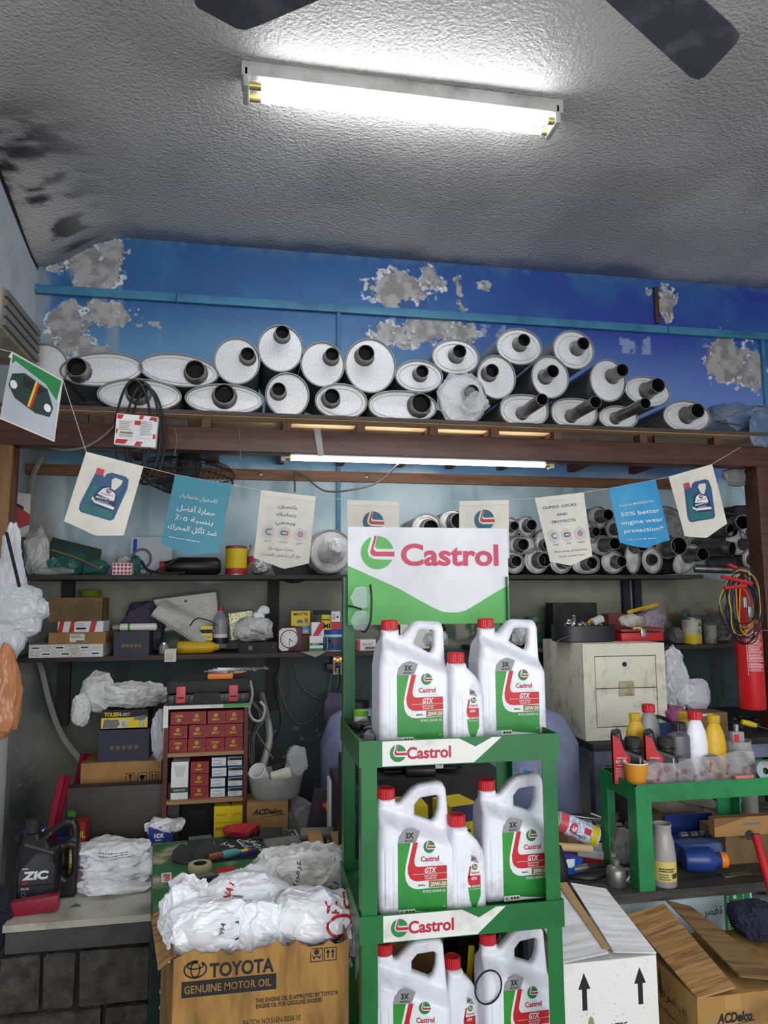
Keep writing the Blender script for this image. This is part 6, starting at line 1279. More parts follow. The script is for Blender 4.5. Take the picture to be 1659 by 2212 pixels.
for k, (z0, z1) in enumerate(((.0585, hm-.0018), (hm+.0018, h-.0585))):
    dr = MB().bx(.0585, w-.0485, .001, .02, z0, z1, bev=.001).obj('drawer', M_cab, t)
    if k: MB().lathe([(0, .001), (.011, .001), (.011, -.004)], 16, FRONT(w*.5, .0, h*.78)).obj('lock_hole', M_ink, dr)
    zz = hm+.001 if k else hm-.034
    MB().bx(w*.42, w*.60, -.004, .002, zz, zz+.03, bev=.002).obj('pull', mat('old_pull', (176, 164, 134), .5, c2=(120, 104, 80), scale=20), dr)
# blue drums
M_drum = mat('faded_blue_plastic', (122, 132, 170), .42, c2=(160, 166, 190), scale=4, lo=.45, hi=.75)
def drum(label, cx, Y, r0, r1, z1, cap=True):
    t = T('plastic_drum', label, 'drum', (cx, Y, 0)); pr = [(0, 0), (r0, 0), (r0*1.02, .03), (r0, .06), (r0*.99, z1*.3), (r0*1.02, z1*.32), (r0*1.02, z1*.36), (r0*.97, z1*.38), (r0*.9, z1*.62), (r1*1.2, z1*.85), (r1*.9, z1*.96), (r1*.4, z1), (0, z1)]
    MB().lathe(pr, 48).obj('body', M_drum, t)
    if cap: MB().lathe([(r1*.42, z1-.004), (r1*.42, z1+.03), (0, z1+.03)], 20).obj('bung', M_blk, t)
    return t
t = drum('large faded blue plastic drum behind the display stand with a sticker', 1.185, 3.13, .265, .2, 1.02)
d = Dec(t, FRONT(0, -.4, 0)); sxx, _, szz = A(1146, 1683, 2.88); sxx -= t.location.x; d.rect(sxx-.034, szz-.04, sxx+.034, szz+.042, mat('sticker_lilac', (170, 178, 206), .4), 0); d.text('R', sxx, szz+.01, .04, M_skyf, 1, bold=.06); d.text('RAV', sxx, szz-.024, .022, M_pink, 2, rot=.3, bold=.03); d.done(bvh=bvh_of(t.children[0]), cast=(0, 1, 0), dist=.0015)
drum('faded blue plastic drum left of the stand, partly behind its post', A(742, 1680, 3.3)[0]+.08, 3.45, .19, .14, .99)
# ---- shelf behind the cabinet (right)
def dim(d, w, h): pass
t = T('green_jar', 'dark jar with green screw lid on the shelf behind the right jug', 'jar', (A(1172, 1345, 3.6)[0], 3.72, S3+.0)); MB().lathe([(0, 0), (.055, 0), (.058, .1), (.05, .125), (.045, .13), (0, .13)], 24).obj('body', mat('dim_jar', (58, 66, 56), .3), t); MB().lathe([(.05, .13), (.05, .155), (0, .157)], 24).obj('lid', mat('green_lid', (44, 92, 60), .4), t); MB().lathe([(.0585, .02), (.0585, .06)], 24, c0=False, c1=False).obj('label_band', mat('green_label', (40, 98, 66), .4), t)
pbox('grey_carton', 'dark grey carton leaning behind the black parts tray', 'box', (1195, 1302, 1290, 1350), 3.7, .1, M_blk2, zb=S3, deco=lambda d, w, h: d.rect(w*.1, h*.05, w*.2, h*.25, M_greyl, 0))
t = T('cardboard_flap', 'brown cardboard flap standing behind the black parts tray', 'cardboard', (A(1265, 1320, 3.8)[0], 3.84, S3)); MB().prism([(-.11, 0), (.09, 0), (.1, .12), (.07, .165), (-.06, .13)], 0, .004).obj('sheet', M_cardgrey, t, smooth=0)
zc = zt
t = T('black_parts_tray', 'black oval metal tray of oily parts on the white cabinet', 'tray', (A(1280, 1370, 3.2)[0], 3.3, zc)); k = mpp(3.2, 1280, 1370)
b = rings(MB(), [(0.006, 0), (0, .004), (0, .075), (.004, .078), (.006, .07), (.01, .01)], .145, .1, 40, 3.2, Matrix.Rotation(math.radians(90), 4, 'X')); b.f.append(tuple(range(len(b.v)-40, len(b.v)))); b.f.append(tuple(range(40))); b.obj('tray', mat('black_enamel', (36, 38, 46), .4), t)
rn = random.Random(6)
for kx in range(11):
    x, y = rn.uniform(-.11, .1), rn.uniform(-.05, .05); m_ = rn.choice((M_oldsteel, M_steel, M_cable_g, M_yeld))
    q = T('small_part', 'oily %s fitting heaped in the black oval tray' % ('metal' if m_ is not M_yeld else 'yellow'), 'part', (t.location.x+x, t.location.y+y, zc+.075+rn.uniform(0, .015)), rot=(rn.uniform(0, 3), rn.uniform(0, 3), 0), group='fittings in the black tray')
    MB().lathe([(0, -.02), (.009, -.02), (.009, 0), (.013, .001), (.013, .012), (.007, .013), (.007, .024), (0, .024)], 10).obj('fitting', m_, q)
t = T('spark_coil', 'small spring and bulb lying on the parts heap', 'part', (A(1250, 1338, 3.2)[0], 3.25, zc+.09)); MB().tube([(.01*math.cos(a), .01*math.sin(a), a*.002) for a in np.linspace(0, 18, 60)], .002, 5).obj('spring', M_steel, t)
t = T('lamp_socket', 'clear plastic lamp socket on the parts heap in the black tray', 'part', (A(1305, 1338, 3.2)[0], 3.26, zc+.1), rot=(.2, -.4, 0)); MB().bx(-.03, .025, -.016, .016, -.012, .016, bev=.004).obj('socket', M_greyl, t)
t = T('red_tool_box', 'red metal tool box with broken lid beside the black parts tray', 'tool box', (A(1398, 1378, 3.2)[0], 3.3, zc)); MB().bx(-.11, .11, -.06, .07, 0, .04, bev=.003).obj('box', M_red, t); MB().bx(-.11, .11, -.065, .07, .048, .06, bev=.002, M=Matrix.Rotation(-.03, 4, 'Y')).obj('lid', mat('dull_red_lid', (150, 44, 44), .45), t); MB().bx(-.012, .014, -.07, -.06, .02, .06, bev=.002).obj('clasp', M_steel, t); MB().bx(-.09, .1, -.0612, -.06, .042, .047).obj('gap', M_ink, t)
heap('work_glove', 'dirty white work glove hanging over the red tool box', 'glove', A(1375, 1345, 3.2)[0], 3.24, zc+.06, (.06, .04, .035), mat('dirty_white_knit', (172, 168, 158), .9, c2=(98, 92, 84), scale=12), 201, part='glove')
t = T('yellow_cuff', 'yellow elastic cuff of the work glove', 'cuff', (A(1392, 1366, 3.14)[0], 3.2, zc+.062)); MB().tube([(.022*math.cos(a), .012*math.sin(a), .004*math.sin(a*2)) for a in np.linspace(0, 2*math.pi, 21)], .003, 5, caps=False).obj('cuff', M_yel, t)
heap('lilac_bag', 'dusty lilac plastic bag behind the red tool box', 'plastic bag', A(1432, 1335, 3.3)[0], 3.42, zc, (.07, .06, .075), mat('dusty_lilac_bag', (140, 128, 138), .5), 202)
heap('grey_film', 'dim clear film heaped between glove and lilac bag', 'plastic film', A(1400, 1330, 3.5)[0], 3.5, zc, (.06, .04, .07), mat('dim_film', (96, 96, 92), .4), 203)
t = T('yellow_rule', 'yellow wooden rule slanting above the red tool box', 'rule', A(1388, 1314, 3.5), rot=(0, -.23, 0)); MB().bx(-.09, .09, -.004, .004, -.009, .009).obj('rule', M_yeld, t, smooth=0)
pbox('red_box_lid', 'dull red flat box behind the oily parts', 'box', (1315, 1326, 1350, 1345), 3.5, .08, mat('dusky_red', (122, 58, 54), .6), zb=S3)
t = T('paint_can', 'paint can with white and yellow label on the dark shelf', 'can', (A(1508, 1360, 3.6)[0], 3.66, S3)); r = 20*mpp(3.62, 1508, 1360); hh = A(1508, 1336, 3.62)[2]-S3
MB().lathe([(0, 0), (r, 0), (r, hh), (r*1.03, hh), (r*1.03, hh+.004), (r*.9, hh+.004), (r*.88, hh-.003), (0, hh-.003)], 30).obj('tin', M_oldsteel, t); wb = MB().lathe([(r*1.006, .004), (r*1.006, hh-.006)], 30, c0=False, c1=False).obj('white_wrapper', mat('grubby_label', (206, 200, 180), .5, c2=(150, 138, 110), scale=14), t); MB().lathe([(r*1.01, .004), (r*1.01, hh*.38)], 30, c0=False, c1=False).obj('yellow_band', M_yel, t)
d = Dec(t, FRONT(0, -r-.02, 0)); d.poly([(.006, hh*.7), (.03, hh*.7), (.02, hh*.88)], M_gdark, 1); d.lines(0, hh*.4, .03, hh*.6, 3, M_greyd, 1); d.done(bvh=bvh_of(wb), cast=(0, 1, 0), dist=.002)
t = T('grimy_can', 'small grimy white can right of the paint can', 'can', (A(1548, 1365, 3.62)[0], 3.68, S3)); MB().lathe([(0, 0), (.032, 0), (.034, .09), (.03, .1), (0, .1)], 22).obj('tin', mat('grimy_white', (168, 164, 152), .5, c2=(92, 86, 76), scale=14), t)
heap('filter_roll', 'dirty pale roll left of the paint can on the dark shelf', 'roll', A(1470, 1368, 3.62)[0], 3.66, S3, (.04, .05, .045), mat('dirty_grey', (118, 114, 106), .8), 205, amp=.15, part='roll')
heap('dim_bag', 'dim plastic bag heaped behind the grimy can', 'plastic bag', A(1560, 1345, 3.7)[0], 3.8, S3, (.12, .06, .075), mat('dim_grey_bag', (92, 92, 90), .45), 206)
wire('thin_wire', 'thin curled wire hanging over the cabinet corner', 'wire', [A(1235, 1372, 3.2), A(1205, 1385, 3.1), A(1208, 1402, 3.1), A(1196, 1396, 3.1)], .0016, M_greyd)
heap('shelf_bag', 'dull white bag wedged left of the white cabinet', 'plastic bag', A(1172, 1390, 3.4)[0], 3.70, S3, (.05, .06, .06), M_bagw2, 207)
# bags hanging right of the cabinet
t = T('white_bag', 'white plastic bag hanging at the right side of the white cabinet', 'plastic bag', A(1468, 1460, 3.15)); k = mpp(3.15, 1468, 1460)
bag('bag', M_bagt, t, (0, .05, 0), (38*k, .06, 66*k), 211, .2, sub=5, fn=hang); bag('lower_bulge', M_bagt, t, (44*k, .03, -40*k), (36*k, .04, 34*k), 212, .25, sub=4)
heap('pink_bag', 'magenta plastic bag lying under the white hanging bag', 'plastic bag', A(1465, 1535, 3.1)[0], 3.14, wtz, (.075, .07, .07), mat('magenta_bag', (150, 74, 120), .35), 213)
# dark tools on the work table
rn = random.Random(12)
for kx in range(16):
    x, y = rn.uniform(2.05, 2.75), rn.uniform(3.08, 3.5); m_ = rn.choice((M_blk2, M_oldsteel, M_blk, M_oldsteel)); L = rn.uniform(.08, .17)
    q = T('hand_tool', '%s greasy hand tool lying in the heap on the grey steel table' % ('black-gripped' if m_ in (M_blk, M_blk2) else 'bare steel'), 'tool', (x, y, wtz+.012+rn.uniform(0, .02)), rot=(0, rn.uniform(-.1, .1), rn.uniform(0, 3.1)), group='greasy tools on the steel table')
    MB().tube([(-L, 0, 0), (-L*.1, 0, 0)], .011, 8).obj('grip', m_, q); MB().tube([(-L*.1, 0, 0), (L*.8, 0, 0)], .005, 6).obj('shank', M_oldsteel, q); MB().bx(L*.75, L, -.012, .012, -.005, .005, bev=.002).obj('jaw', M_oldsteel, q)
t = T('screwdriver', 'screwdriver with yellow handle among the greasy tools', 'screwdriver', (A(1612, 1548, 3.1)[0], 3.08, wtz+.05), rot=(0, .25, -.2)); MB().lathe([(0, -.04), (.012, -.036), (.014, 0), (.011, .03), (0, .034)], 12, AX((0, 0, 0), (1, 0, 0))).obj('handle', M_yel, t); MB().tube([(.03, 0, 0), (.09, 0, -.004)], .003, 6).obj('blade', M_oldsteel, t)
pbox('grimy_carton', 'grimy cardboard tray of tools on the steel table', 'box', (1492, 1540, 1572, 1575), 3.06, .12, M_cardgrey, zb=wtz, deco=lambda d, w, h: d.rect(w*.3, h*.88, w*.6, h*.97, M_greyl, 0))
t = T('blue_pail', 'dark blue pail beside the grimy cardboard tray', 'pail', (A(1450, 1565, 3.0)[0], 3.1, wtz)); MB().lathe([(0, 0), (.045, 0), (.055, .075), (.052, .075), (.042, .004), (0, .004)], 22).obj('pail', mat('dark_blue_plastic', (38, 58, 104), .4), t); MB().tube(curve_pts([(-.05, 0, .075), (-.02, -.03, .1), (.05, -.02, .07), (.07, -.04, .02)]), .008, 8).obj('hose', M_blk, t)
# fire extinguisher and wire coil on the right post
px_, Y_ = 1632, 2.98; k = mpp(Y_, px_, 1400); c = A(px_, 1532, Y_); r = 27*k; hh = A(px_, 1250, Y_)[2]-c[2]
t = T('fire_extinguisher', 'tall red fire extinguisher hanging on the right post', 'fire extinguisher', (c[0], Y_+r*.3, c[2])); M_fred = mat('extinguisher_red', (200, 28, 34), .35, c2=(176, 34, 38), scale=5)
bd = MB().lathe([(0, 0), (r*.94, 0), (r, .012), (r, hh*.78), (r*.93, hh*.86), (r*.6, hh*.93), (r*.3, hh*.955), (r*.3, hh), (0, hh)], 32).obj('cylinder', M_fred, t)
MB().lathe([(r*.33, hh-.012), (r*.33, hh+.03), (0, hh+.03)], 16).obj('valve', M_blk2, t); MB().bx(-.09, .012, -.01, .01, 0, .014, M=TR(0, 0, hh+.024) @ Matrix.Rotation(.4, 4, 'Y')).obj('lever', M_red, t); MB().tube(curve_pts([(-r*.3, 0, hh), (-r*1.1, -.01, hh*.98), (-r*1.25, -.01, hh*.8), (-r*1.1, -.01, hh*.55)]), .011, 8).obj('hose', M_blk, t)
d = Dec(t, FRONT(0, -r-.03, 0)); d.stroke([(-r*.72, hh*.26), (r*.6, hh*.26), (r*.6, hh*.6), (-r*.72, hh*.6)], .0012, M_white, 0, True); d.lines(-r*.66, hh*.29, r*.55, hh*.59, 26, M_white, 1, 4, .4); d.text('MAINTENANCE', -.005, hh*.585, .005, M_white, 1, w=.03); d.done(bvh=bvh_of(bd), cast=(0, 1, 0), dist=.001)
MB().bx(c[0]-.02, c[0]+.05, Y_+r*1.2, 3.1, c[2]+hh*.5, c[2]+hh*.54).obj('wall_hook', M_oldsteel, None, label='iron strap holding the red extinguisher to the post', cat='bracket')
rn = random.Random(14); cw = A(1605, 1310, 2.86)
t = T('cable_coil', 'loose coil of yellow, black and blue car wires over the extinguisher', 'cable coil', cw)
for q in range(16):
    m_ = (M_yeld, M_cable_k, M_cable_k, mat('blue_wire', (46, 70, 120), .5))[q % 4]; rx_, rz_ = rn.uniform(.055, .1), rn.uniform(.08, .15); ox, oz = rn.uniform(-.02, .02), rn.uniform(-.03, .03); ph = rn.uniform(0, 6)
    lp = [(ox+rx_*math.cos(a)*(1+.12*math.sin(3*a+ph)), rn.uniform(-.003, .003)+.025*math.sin(a+ph), oz+rz_*math.sin(a)*(1+.08*math.sin(2*a+ph))) for a in np.linspace(0, 2*math.pi, 13)]
    lp[-1] = lp[0]; MB().tube(curve_pts(lp, 5), .0026, 5).obj('wire_loop', m_, t)
for (x0_, z0_), (x1_, z1_) in (((-.11, .13), (.03, .1)), ((-.1, .08), (.0, .09))): MB().tube([(x0_, -.02, z0_), (x1_, -.03, z1_)], .008, 8).obj('clip_handle', M_red, t)
for x_, z_ in ((.0, -.02), (-.02, .02)): MB().bx(x_-.008, x_+.008, -.045, -.03, z_-.025, z_+.02, bev=.002).obj('crocodile_clip', M_steel, t)
wire('violet_wire', 'thin violet wire trailing from the coil to the right', 'wire', [A(1595, 1320, 2.86), A(1600, 1345, 2.86), A(1630, 1360, 2.86), A(1665, 1362, 2.86)], .002, mat('violet_wire', (120, 100, 170), .5))
heap('clear_bag', 'crumpled clear bag hanging behind the jug flag on the right', 'plastic bag', A(1595, 1030, 3.18)[0], 3.2, A(1595, 1050, 3.18)[2], (.07, .02, .05), mat('hazy_film', (120, 122, 120), .3), 221)

# ---- plank bench with the green side table
M_plank = mat('oily_plank', (74, 68, 62), .55, c2=(44, 40, 37), scale=8, stretch=(.6, 5, 5), lo=.38, hi=.7)
pb = T('plank_bench', 'oily dark plank bench under the small green table', 'bench', (0, 0, 0))
MB().add([(.955, 2.06, GZ-.028), (1.08, 2.085, GZ-.028), (2.3, 2.09, GZ-.028), (2.3, 2.86, GZ-.028), (.955, 2.86, GZ-.028), (.955, 2.06, GZ), (1.08, 2.085, GZ), (2.3, 2.09, GZ), (2.3, 2.86, GZ), (.955, 2.86, GZ)],
         [(4, 3, 2, 1, 0), (5, 6, 7, 8, 9), (0, 1, 6, 5), (1, 2, 7, 6), (2, 3, 8, 7), (3, 4, 9, 8), (4, 0, 5, 9)]).obj('plank', M_plank, pb, smooth=0)
for x, y in ((1.0, 2.5), (1.0, 2.8), (2.1, 2.8), (2.1, 2.4)): MB().bx(x-.03, x+.03, y-.03, y+.03, 0, GZ-.028).obj('leg', M_plank, pb)
tx0 = AZ(1390, 1705, .935)[0]; tz = .935; ty0, ty1 = 2.09, 2.32
gt = T('green_side_table', 'small green welded steel table standing on the plank bench', 'table', (0, 0, 0))
M_tg = mat('table_green', (34, 128, 72), .4, c2=(26, 100, 58), scale=8, lo=.45, hi=.78); tx1 = 1.85
MB().bx(tx0, tx1, ty0, ty0+.004, tz-.052, tz).obj('front_rail', M_tg, gt, smooth=0); MB().bx(tx0, tx1, ty1-.004, ty1, tz-.052, tz).obj('back_rail', M_tg, gt, smooth=0); MB().bx(tx0, tx0+.004, ty0, ty1, tz-.052, tz).obj('side_rail', M_tg, gt, smooth=0)
MB().bx(tx0+.004, tx1, ty0+.004, ty1-.004, tz-.03, tz-.026).obj('tray_plate', M_tg, gt, smooth=0)
for x, y, sx_, sy_ in ((tx0, ty0, 1, 1), (tx0, ty1, 1, -1), (tx1, ty0, -1, 1), (1.62, ty1, -1, -1)):
    b = MB().bx(min(x, x+sx_*.05), max(x, x+sx_*.05), y-.0015, y+.0035, GZ, tz-.005); b.bx(x-.001, x+.004, min(y, y+sy_*.05), max(y, y+sy_*.05), GZ, tz-.005); b.obj('leg', M_tg, gt, smooth=0)
TP = tz-.0258
# bottles on the green table
def tbottle(name, label, px, Y, prof, m, capp, mc, extra=None, sy=1., rz=0., n=28, sx=1.):
    t = T(name, label, 'bottle', (A(px, 1620, Y)[0], Y, TP), rz); MB().lathe(prof, n, sx=sx, sy=sy).obj('body', m, t)
    if capp[0] == 'r':
        c_ = link('cap', cap_mesh(capp[1], capp[2], 36), mc, t); c_.location = (0, 0, capp[3])
    return t
M_ybot = mat('yellow_hdpe', (214, 170, 36), .4, c2=(190, 140, 30), scale=8); M_gbot = mat('grey_hdpe', (138, 142, 144), .4, c2=(110, 112, 112), scale=8)
def one_l(h, r): return [(0, 0), (r, 0), (r*1.03, .006), (r*1.03, h*.55), (r*.9, h*.72), (r*.58, h*.86), (r*.5, h*.88), (r*.5, h*.93), (0, h*.93)]
tbottle('oil_bottle', 'white ribbed oil bottle with red cap on the green table', 1505, 2.2, one_l(.215, .036), M_jug, ('r', .0215, .026, .193), M_cap, sy=.7)
tbottle('oil_bottle', 'yellow oil bottle with yellow cap right of the white bottle on the table', 1545, 2.2, one_l(.2, .036), M_ybot, ('r', .019, .024, .18), M_yeld, sy=.7)
tbottle('oil_bottle', 'yellow oil bottle at the back between the red-labelled and grey bottles', 1375, 2.29, one_l(.2, .036), M_ybot, ('r', .0185, .024, .18), M_yeld, sy=.7)
tbottle('oil_bottle', 'grey oil bottle with red cap at the back of the green table', 1405, 2.305, one_l(.225, .038), M_gbot, ('r', .02, .026, .203), M_cap, sy=.7)
tbottle('oil_bottle', 'yellow-capped bottle hidden behind the white bottle', 1480, 2.29, one_l(.2, .03), M_ybot, ('r', .0165, .022, .18), M_yeld, sy=.7)
tbottle('oil_bottle', 'grey oval bottle with black cap left of the white bottle', 1468, 2.21, [(0, 0), (.038, 0), (.04, .006), (.04, .13), (.037, .143), (.024, .15), (.02, .155), (.02, .17), (0, .17)], mat('graphite_bottle', (92, 92, 92), .35), ('r', .0225, .026, .158), M_blk, sy=.75)
# red-labelled black bottles
outb = [(0, 0), (.098, 0), (.1, .006), (.1, .075), (.092, .096), (.04, .112), (.034, .135), (.03, .162), (.022, .166), (.002, .16), (0, .15)]
meb = jug_mesh('body', outb, None, ((0, 9), (1, 9)), .032, r=.01, h=.004)
def rbottle(label, px, Y):
    t = T('motor_oil_bottle', label, 'bottle', (A(px, 1640, Y)[0], Y, TP), -.45, 'black motor oil bottles on the green table'); link('body', meb, M_blk, t)
    MB().lathe([(.024, 0), (.024, .008), (.03, .01), (.03, .016), (.024, .018), (.024, .024)], 28, TR(.066, 0, .096)).obj('neck', M_blk, t); c_ = link('cap', cap_mesh(.024, .024, 40), M_blk2, t); c_.location = (.066, 0, .12)
    MB().tube([(.084, -.0325, .012), (.084, -.0325, .085)], .0022, 5).obj('level_strip', M_greyl, t)
    d = Dec(t, Matrix(((0, 0, -1, -.0006), (-1, 0, 0, 0), (0, 1, 0, 0), (0, 0, 0, 1)))); d.rect(-.03, .004, .03, .15, M_red, 0); d.lines(-.02, .02, .02, .07, 8, M_white, 1, 2, .3); d.text('MOTOR OIL', 0, .09, .008, M_white, 1, w=.04, bold=.02); d.done()
    d = Dec(t, FRONT(.004, -.0324, .004)); d.poly([(0, 0), (.05, 0), (.05, .085), (.034, .1), (.02, .14), (0, .15)], M_red, 0); d.lines(.006, .01, .044, .05, 9, M_white, 1, 3, .25); d.text('SAPONITE', .025, .08, .006, M_white, 1, w=.03); d.text('MOTOR OIL', .025, .068, .009, M_white, 1, w=.036, bold=.03); d.lines(.012, .055, .04, .06, 1, M_white, 1); d.done(); return t
rbottle('black motor oil bottle with red label at the left end of the green table', 1322, 2.23); rbottle('black motor oil bottle with red label behind the orange paper cup', 1392, 2.21)
t = T('paper_cup', 'orange paper cup with white rim at the front left of the green table', 'cup', (A(1374, 1675, 2.15)[0], 2.15, TP)); k = mpp(2.12, 1374, 1675); r1 = 26.5*k
MB().lathe([(0, .004), (r1*.66, .004), (r1*.68, 0), (r1*.7, 0), (r1, .078)], 36, c1=False).obj('outer', mat('orange_paper', (224, 148, 40), .5), t); MB().lathe([(r1*.66, .006), (r1*.97, .078), (r1*.99, .0805), (r1*1.02, .08), (r1*1.01, .077)], 36, c1=False).obj('lining', M_paper, t)
# grey funnel tub with glass bottle
t = T('grey_pot', 'grey conical plastic pot at the right of the green table', 'pot', (A(1590, 1610, 2.24)[0], 2.235, TP)); MB().lathe([(0, 0), (.056, 0), (.043, .11), (.044, .114), (.041, .114), (.052, .004), (0, .004)], 30).obj('pot', mat('grey_pot', (158, 156, 150), .4), t)
t = T('glass_bottle', 'tiny glass bottle with steel cap standing in the grey pot', 'bottle', (A(1580, 1580, 2.24)[0], 2.215, TP+.118)); MB().bx(-.022, .022, -.012, .012, -.015, .028, bev=.006).obj('glass', mat('little_glass', (176, 172, 166), .12, alpha=.75), t); MB().lathe([(.008, .028), (.009, .05), (0, .05)], 14).obj('cap', M_steel, t); MB().bx(-.018, .0, -.0125, -.012, -.005, .02).obj('label', M_red, t)
# gasket bag
x0, x1 = A(1400, 1665, 2.11)[0], A(1652, 1650, 2.11)[0]; hb = .086
t = T('gasket_bag', 'clear bag of grey gaskets with red print along the green table front', 'packet', (x0, 2.125, TP), rot=(math.radians(-14), 0, 0)); Lb = x1-x0; vs = []; nx = 40
for j in range(9):
    for i in range(nx+1):
        u, v = i/nx, j/8; top = hb*(.82+.36*u)+.004*math.sin(u*17); vs.append((Lb*(u*(1-.02*v)+.02*v*(1-u)), .004*math.sin(u*23+v*5)+.003*math.sin(v*9+u*40), top*v))
MB().add(vs, [(j*(nx+1)+i, j*(nx+1)+i+1, (j+1)*(nx+1)+i+1, (j+1)*(nx+1)+i) for j in range(8) for i in range(nx)]).obj('sleeve', mat('gasket_film', (206, 200, 200), .2, alpha=.42), t, smooth=80)
for q in range(4):
    cx = Lb*(.1+.25*q+.02); MB().tube([(cx+.026*math.copysign(abs(math.cos(a))**.7, math.cos(a)), .013, .045+.034*math.copysign(abs(math.sin(a))**.7, math.sin(a))+q*.004) for a in np.linspace(0, 2*math.pi, 25)], .0075, 6, caps=False).obj('gasket', M_greyd, t)
d = Dec(t, FRONT(0, -.009, 0)); rn = random.Random(3); M_dkred = mat('dark_crimson_ink', (136, 30, 48), .5)
for q in range(13):
    x, y = Lb*(.04+.074*q), hb*(.25+.5*((q*7) % 5)/5); 
    if q % 2: d.text('MOTORS', x, y, .009, M_dkred, 0, w=.032, rot=1.15, bold=.02)
    else: d.ring(x, y, .0105, .0014, M_dkred, 0, ry=.0065, n=18); d.text('KIA', x, y, .006, M_dkred, 0, w=.012, bold=.03, rot=.5)
d.done()
t = T('red_eraser', 'pink flat block on the rail in front of the gasket bag', 'block', (A(1610, 1690, 2.1)[0], 2.105, TP)); MB().bx(-.032, .032, -.006, .006, 0, .034, bev=.003).obj('block', mat('salmon_pink', (206, 120, 110), .6), t)
t = T('steel_washer', 'steel bearing at the right end of the gasket bag', 'bearing', (A(1655, 1675, 2.1)[0], 2.115, TP+.04), rot=(math.radians(75), 0, 0)); MB().lathe([(.01, 0), (.03, 0), (.03, .014), (.01, .014)], 24, c0=False, c1=False).obj('ring', M_steel, t)

# ---- under and around the green table
t = T('spray_can', 'white spray can with pink top and yellow band lying on the bench clutter', 'spray can', (A(1214, 1790, 2.3)[0], 2.34, GZ+.14), rot=(0, math.radians(113), -.15)); r = .033
MB().lathe([(0, 0), (r*.9, 0), (r, .006), (r, .135), (r*1.04, .138), (r*.9, .142), (0, .142)], 28).obj('body', M_white, t); MB().lathe([(r*1.005, .002), (r*1.005, .03)], 28, c0=False, c1=False).obj('pink_band', mat('pink_red', (214, 84, 96), .4), t); wb = MB().lathe([(r*1.004, .03), (r*1.004, .115)], 28, c0=False, c1=False).obj('print_band', mat('pale_print', (226, 230, 238), .4, c2=(150, 170, 210), scale=120, lo=.5, hi=.56), t); MB().lathe([(r*1.006, .113), (r*1.006, .136)], 28, c0=False, c1=False).obj('yellow_band', M_yel, t)
MB().lathe([(0, -.002), (r*.5, -.002), (r*.5, 0)], 16).obj('nozzle', M_white, t)
d = Dec(t, FRONT(0, -r-.02, 0)); d.disc(-.004, .05, .017, M_red, 1, 20, ry=.013); d.text('ST', -.004, .05, .012, M_white, 2, rot=-1.57, bold=.04); d.text('CLEANER', .012, .075, .008, M_ink, 2, rot=-1.57, w=.04); d.rect(-.02, .085, -.002, .108, M_red, 1); d.done(bvh=bvh_of(wb), cast=(0, 1, 0), dist=.001)
for q, (px, py, rz_, m1, lab) in enumerate(((1245, 1850, .5, M_red, 'red and grey small carton lying on the bench by the stand'), (1305, 1845, -.5, M_white, 'white and red small carton lying open by the oil can'), (1225, 1840, .2, M_cardgrey, 'dull carton lying under the spray can'))):
    a = AZ(px, py+25, GZ); t = T('parts_carton', lab, 'box', (a[0], a[1]+.05, GZ+(.05 if q != 1 else .0)), rot=(.1, .15-.2*q*.5, rz_)); MB().bx(-.06, .06, -.035, .035, 0, .045).obj('body', M_cardgrey if q == 0 else M_greyl if q == 1 else m1, t, smooth=0); MB().bx(-.0605, .0605, -.0355, -.034, .0, .02).obj('red_stripe', M_red, t, smooth=0)
a = AZ(1240, 1897, GZ); t = T('blue_box', 'small bright blue and white box at the bench edge by the stand', 'box', (a[0], a[1]+.03, GZ+.03), rot=(0, .12, .35)); MB().bx(-.04, .03, -.025, .025, -.02, .025).obj('body', M_blue, t, smooth=0); d = Dec(t, FRONT(-.04, -.0254, -.02)); d.rect(.0, .02, .035, .045, M_white, 0); d.text('EP', .055, .018, .012, M_white, 1, bold=.03); d.done()
t = T('rubber_mudflap', 'black curved rubber flap standing against the stand post', 'panel', (A(1216, 1890, 2.12)[0], 2.16, GZ)); MB().tube([(.0, 0, 0), (.005, 0, .06), (-.005, 0, .12)], [.03, .028, .02], 12).obj('panel', M_rubber, t)
t = T('wooden_dowel', 'pale wooden dowel lying beside the dull carton', 'dowel', (A(1238, 1845, 2.25)[0]-.02, 2.2, GZ+.1), rot=(0, .12, 0)); MB().tube([(-.07, 0, 0), (.06, 0, 0)], .012, 12).obj('dowel', mat('pale_dowel', (196, 168, 124), .6), t)
a = AZ(1270, 1905, GZ); t = T('round_lid', 'dark round lid lying at the bench edge under small parts', 'lid', (a[0]+.02, a[1]+.08, GZ)); MB().lathe([(0, 0), (.07, 0), (.074, .004), (.072, .01), (0, .01)], 30).obj('lid', mat('dark_green_lid', (44, 56, 48), .5), t)
t = T('socket_tool', 'socket drive bar lying on the dark round lid', 'tool', (a[0]+.02, a[1]+.05, GZ+.024), rot=(0, 0, .15)); MB().tube([(-.05, 0, 0), (.0, 0, 0)], .012, 10).obj('socket', M_steel, t); MB().tube([(0, 0, 0), (.06, 0, 0)], .009, 8).obj('bar', M_blk2, t)
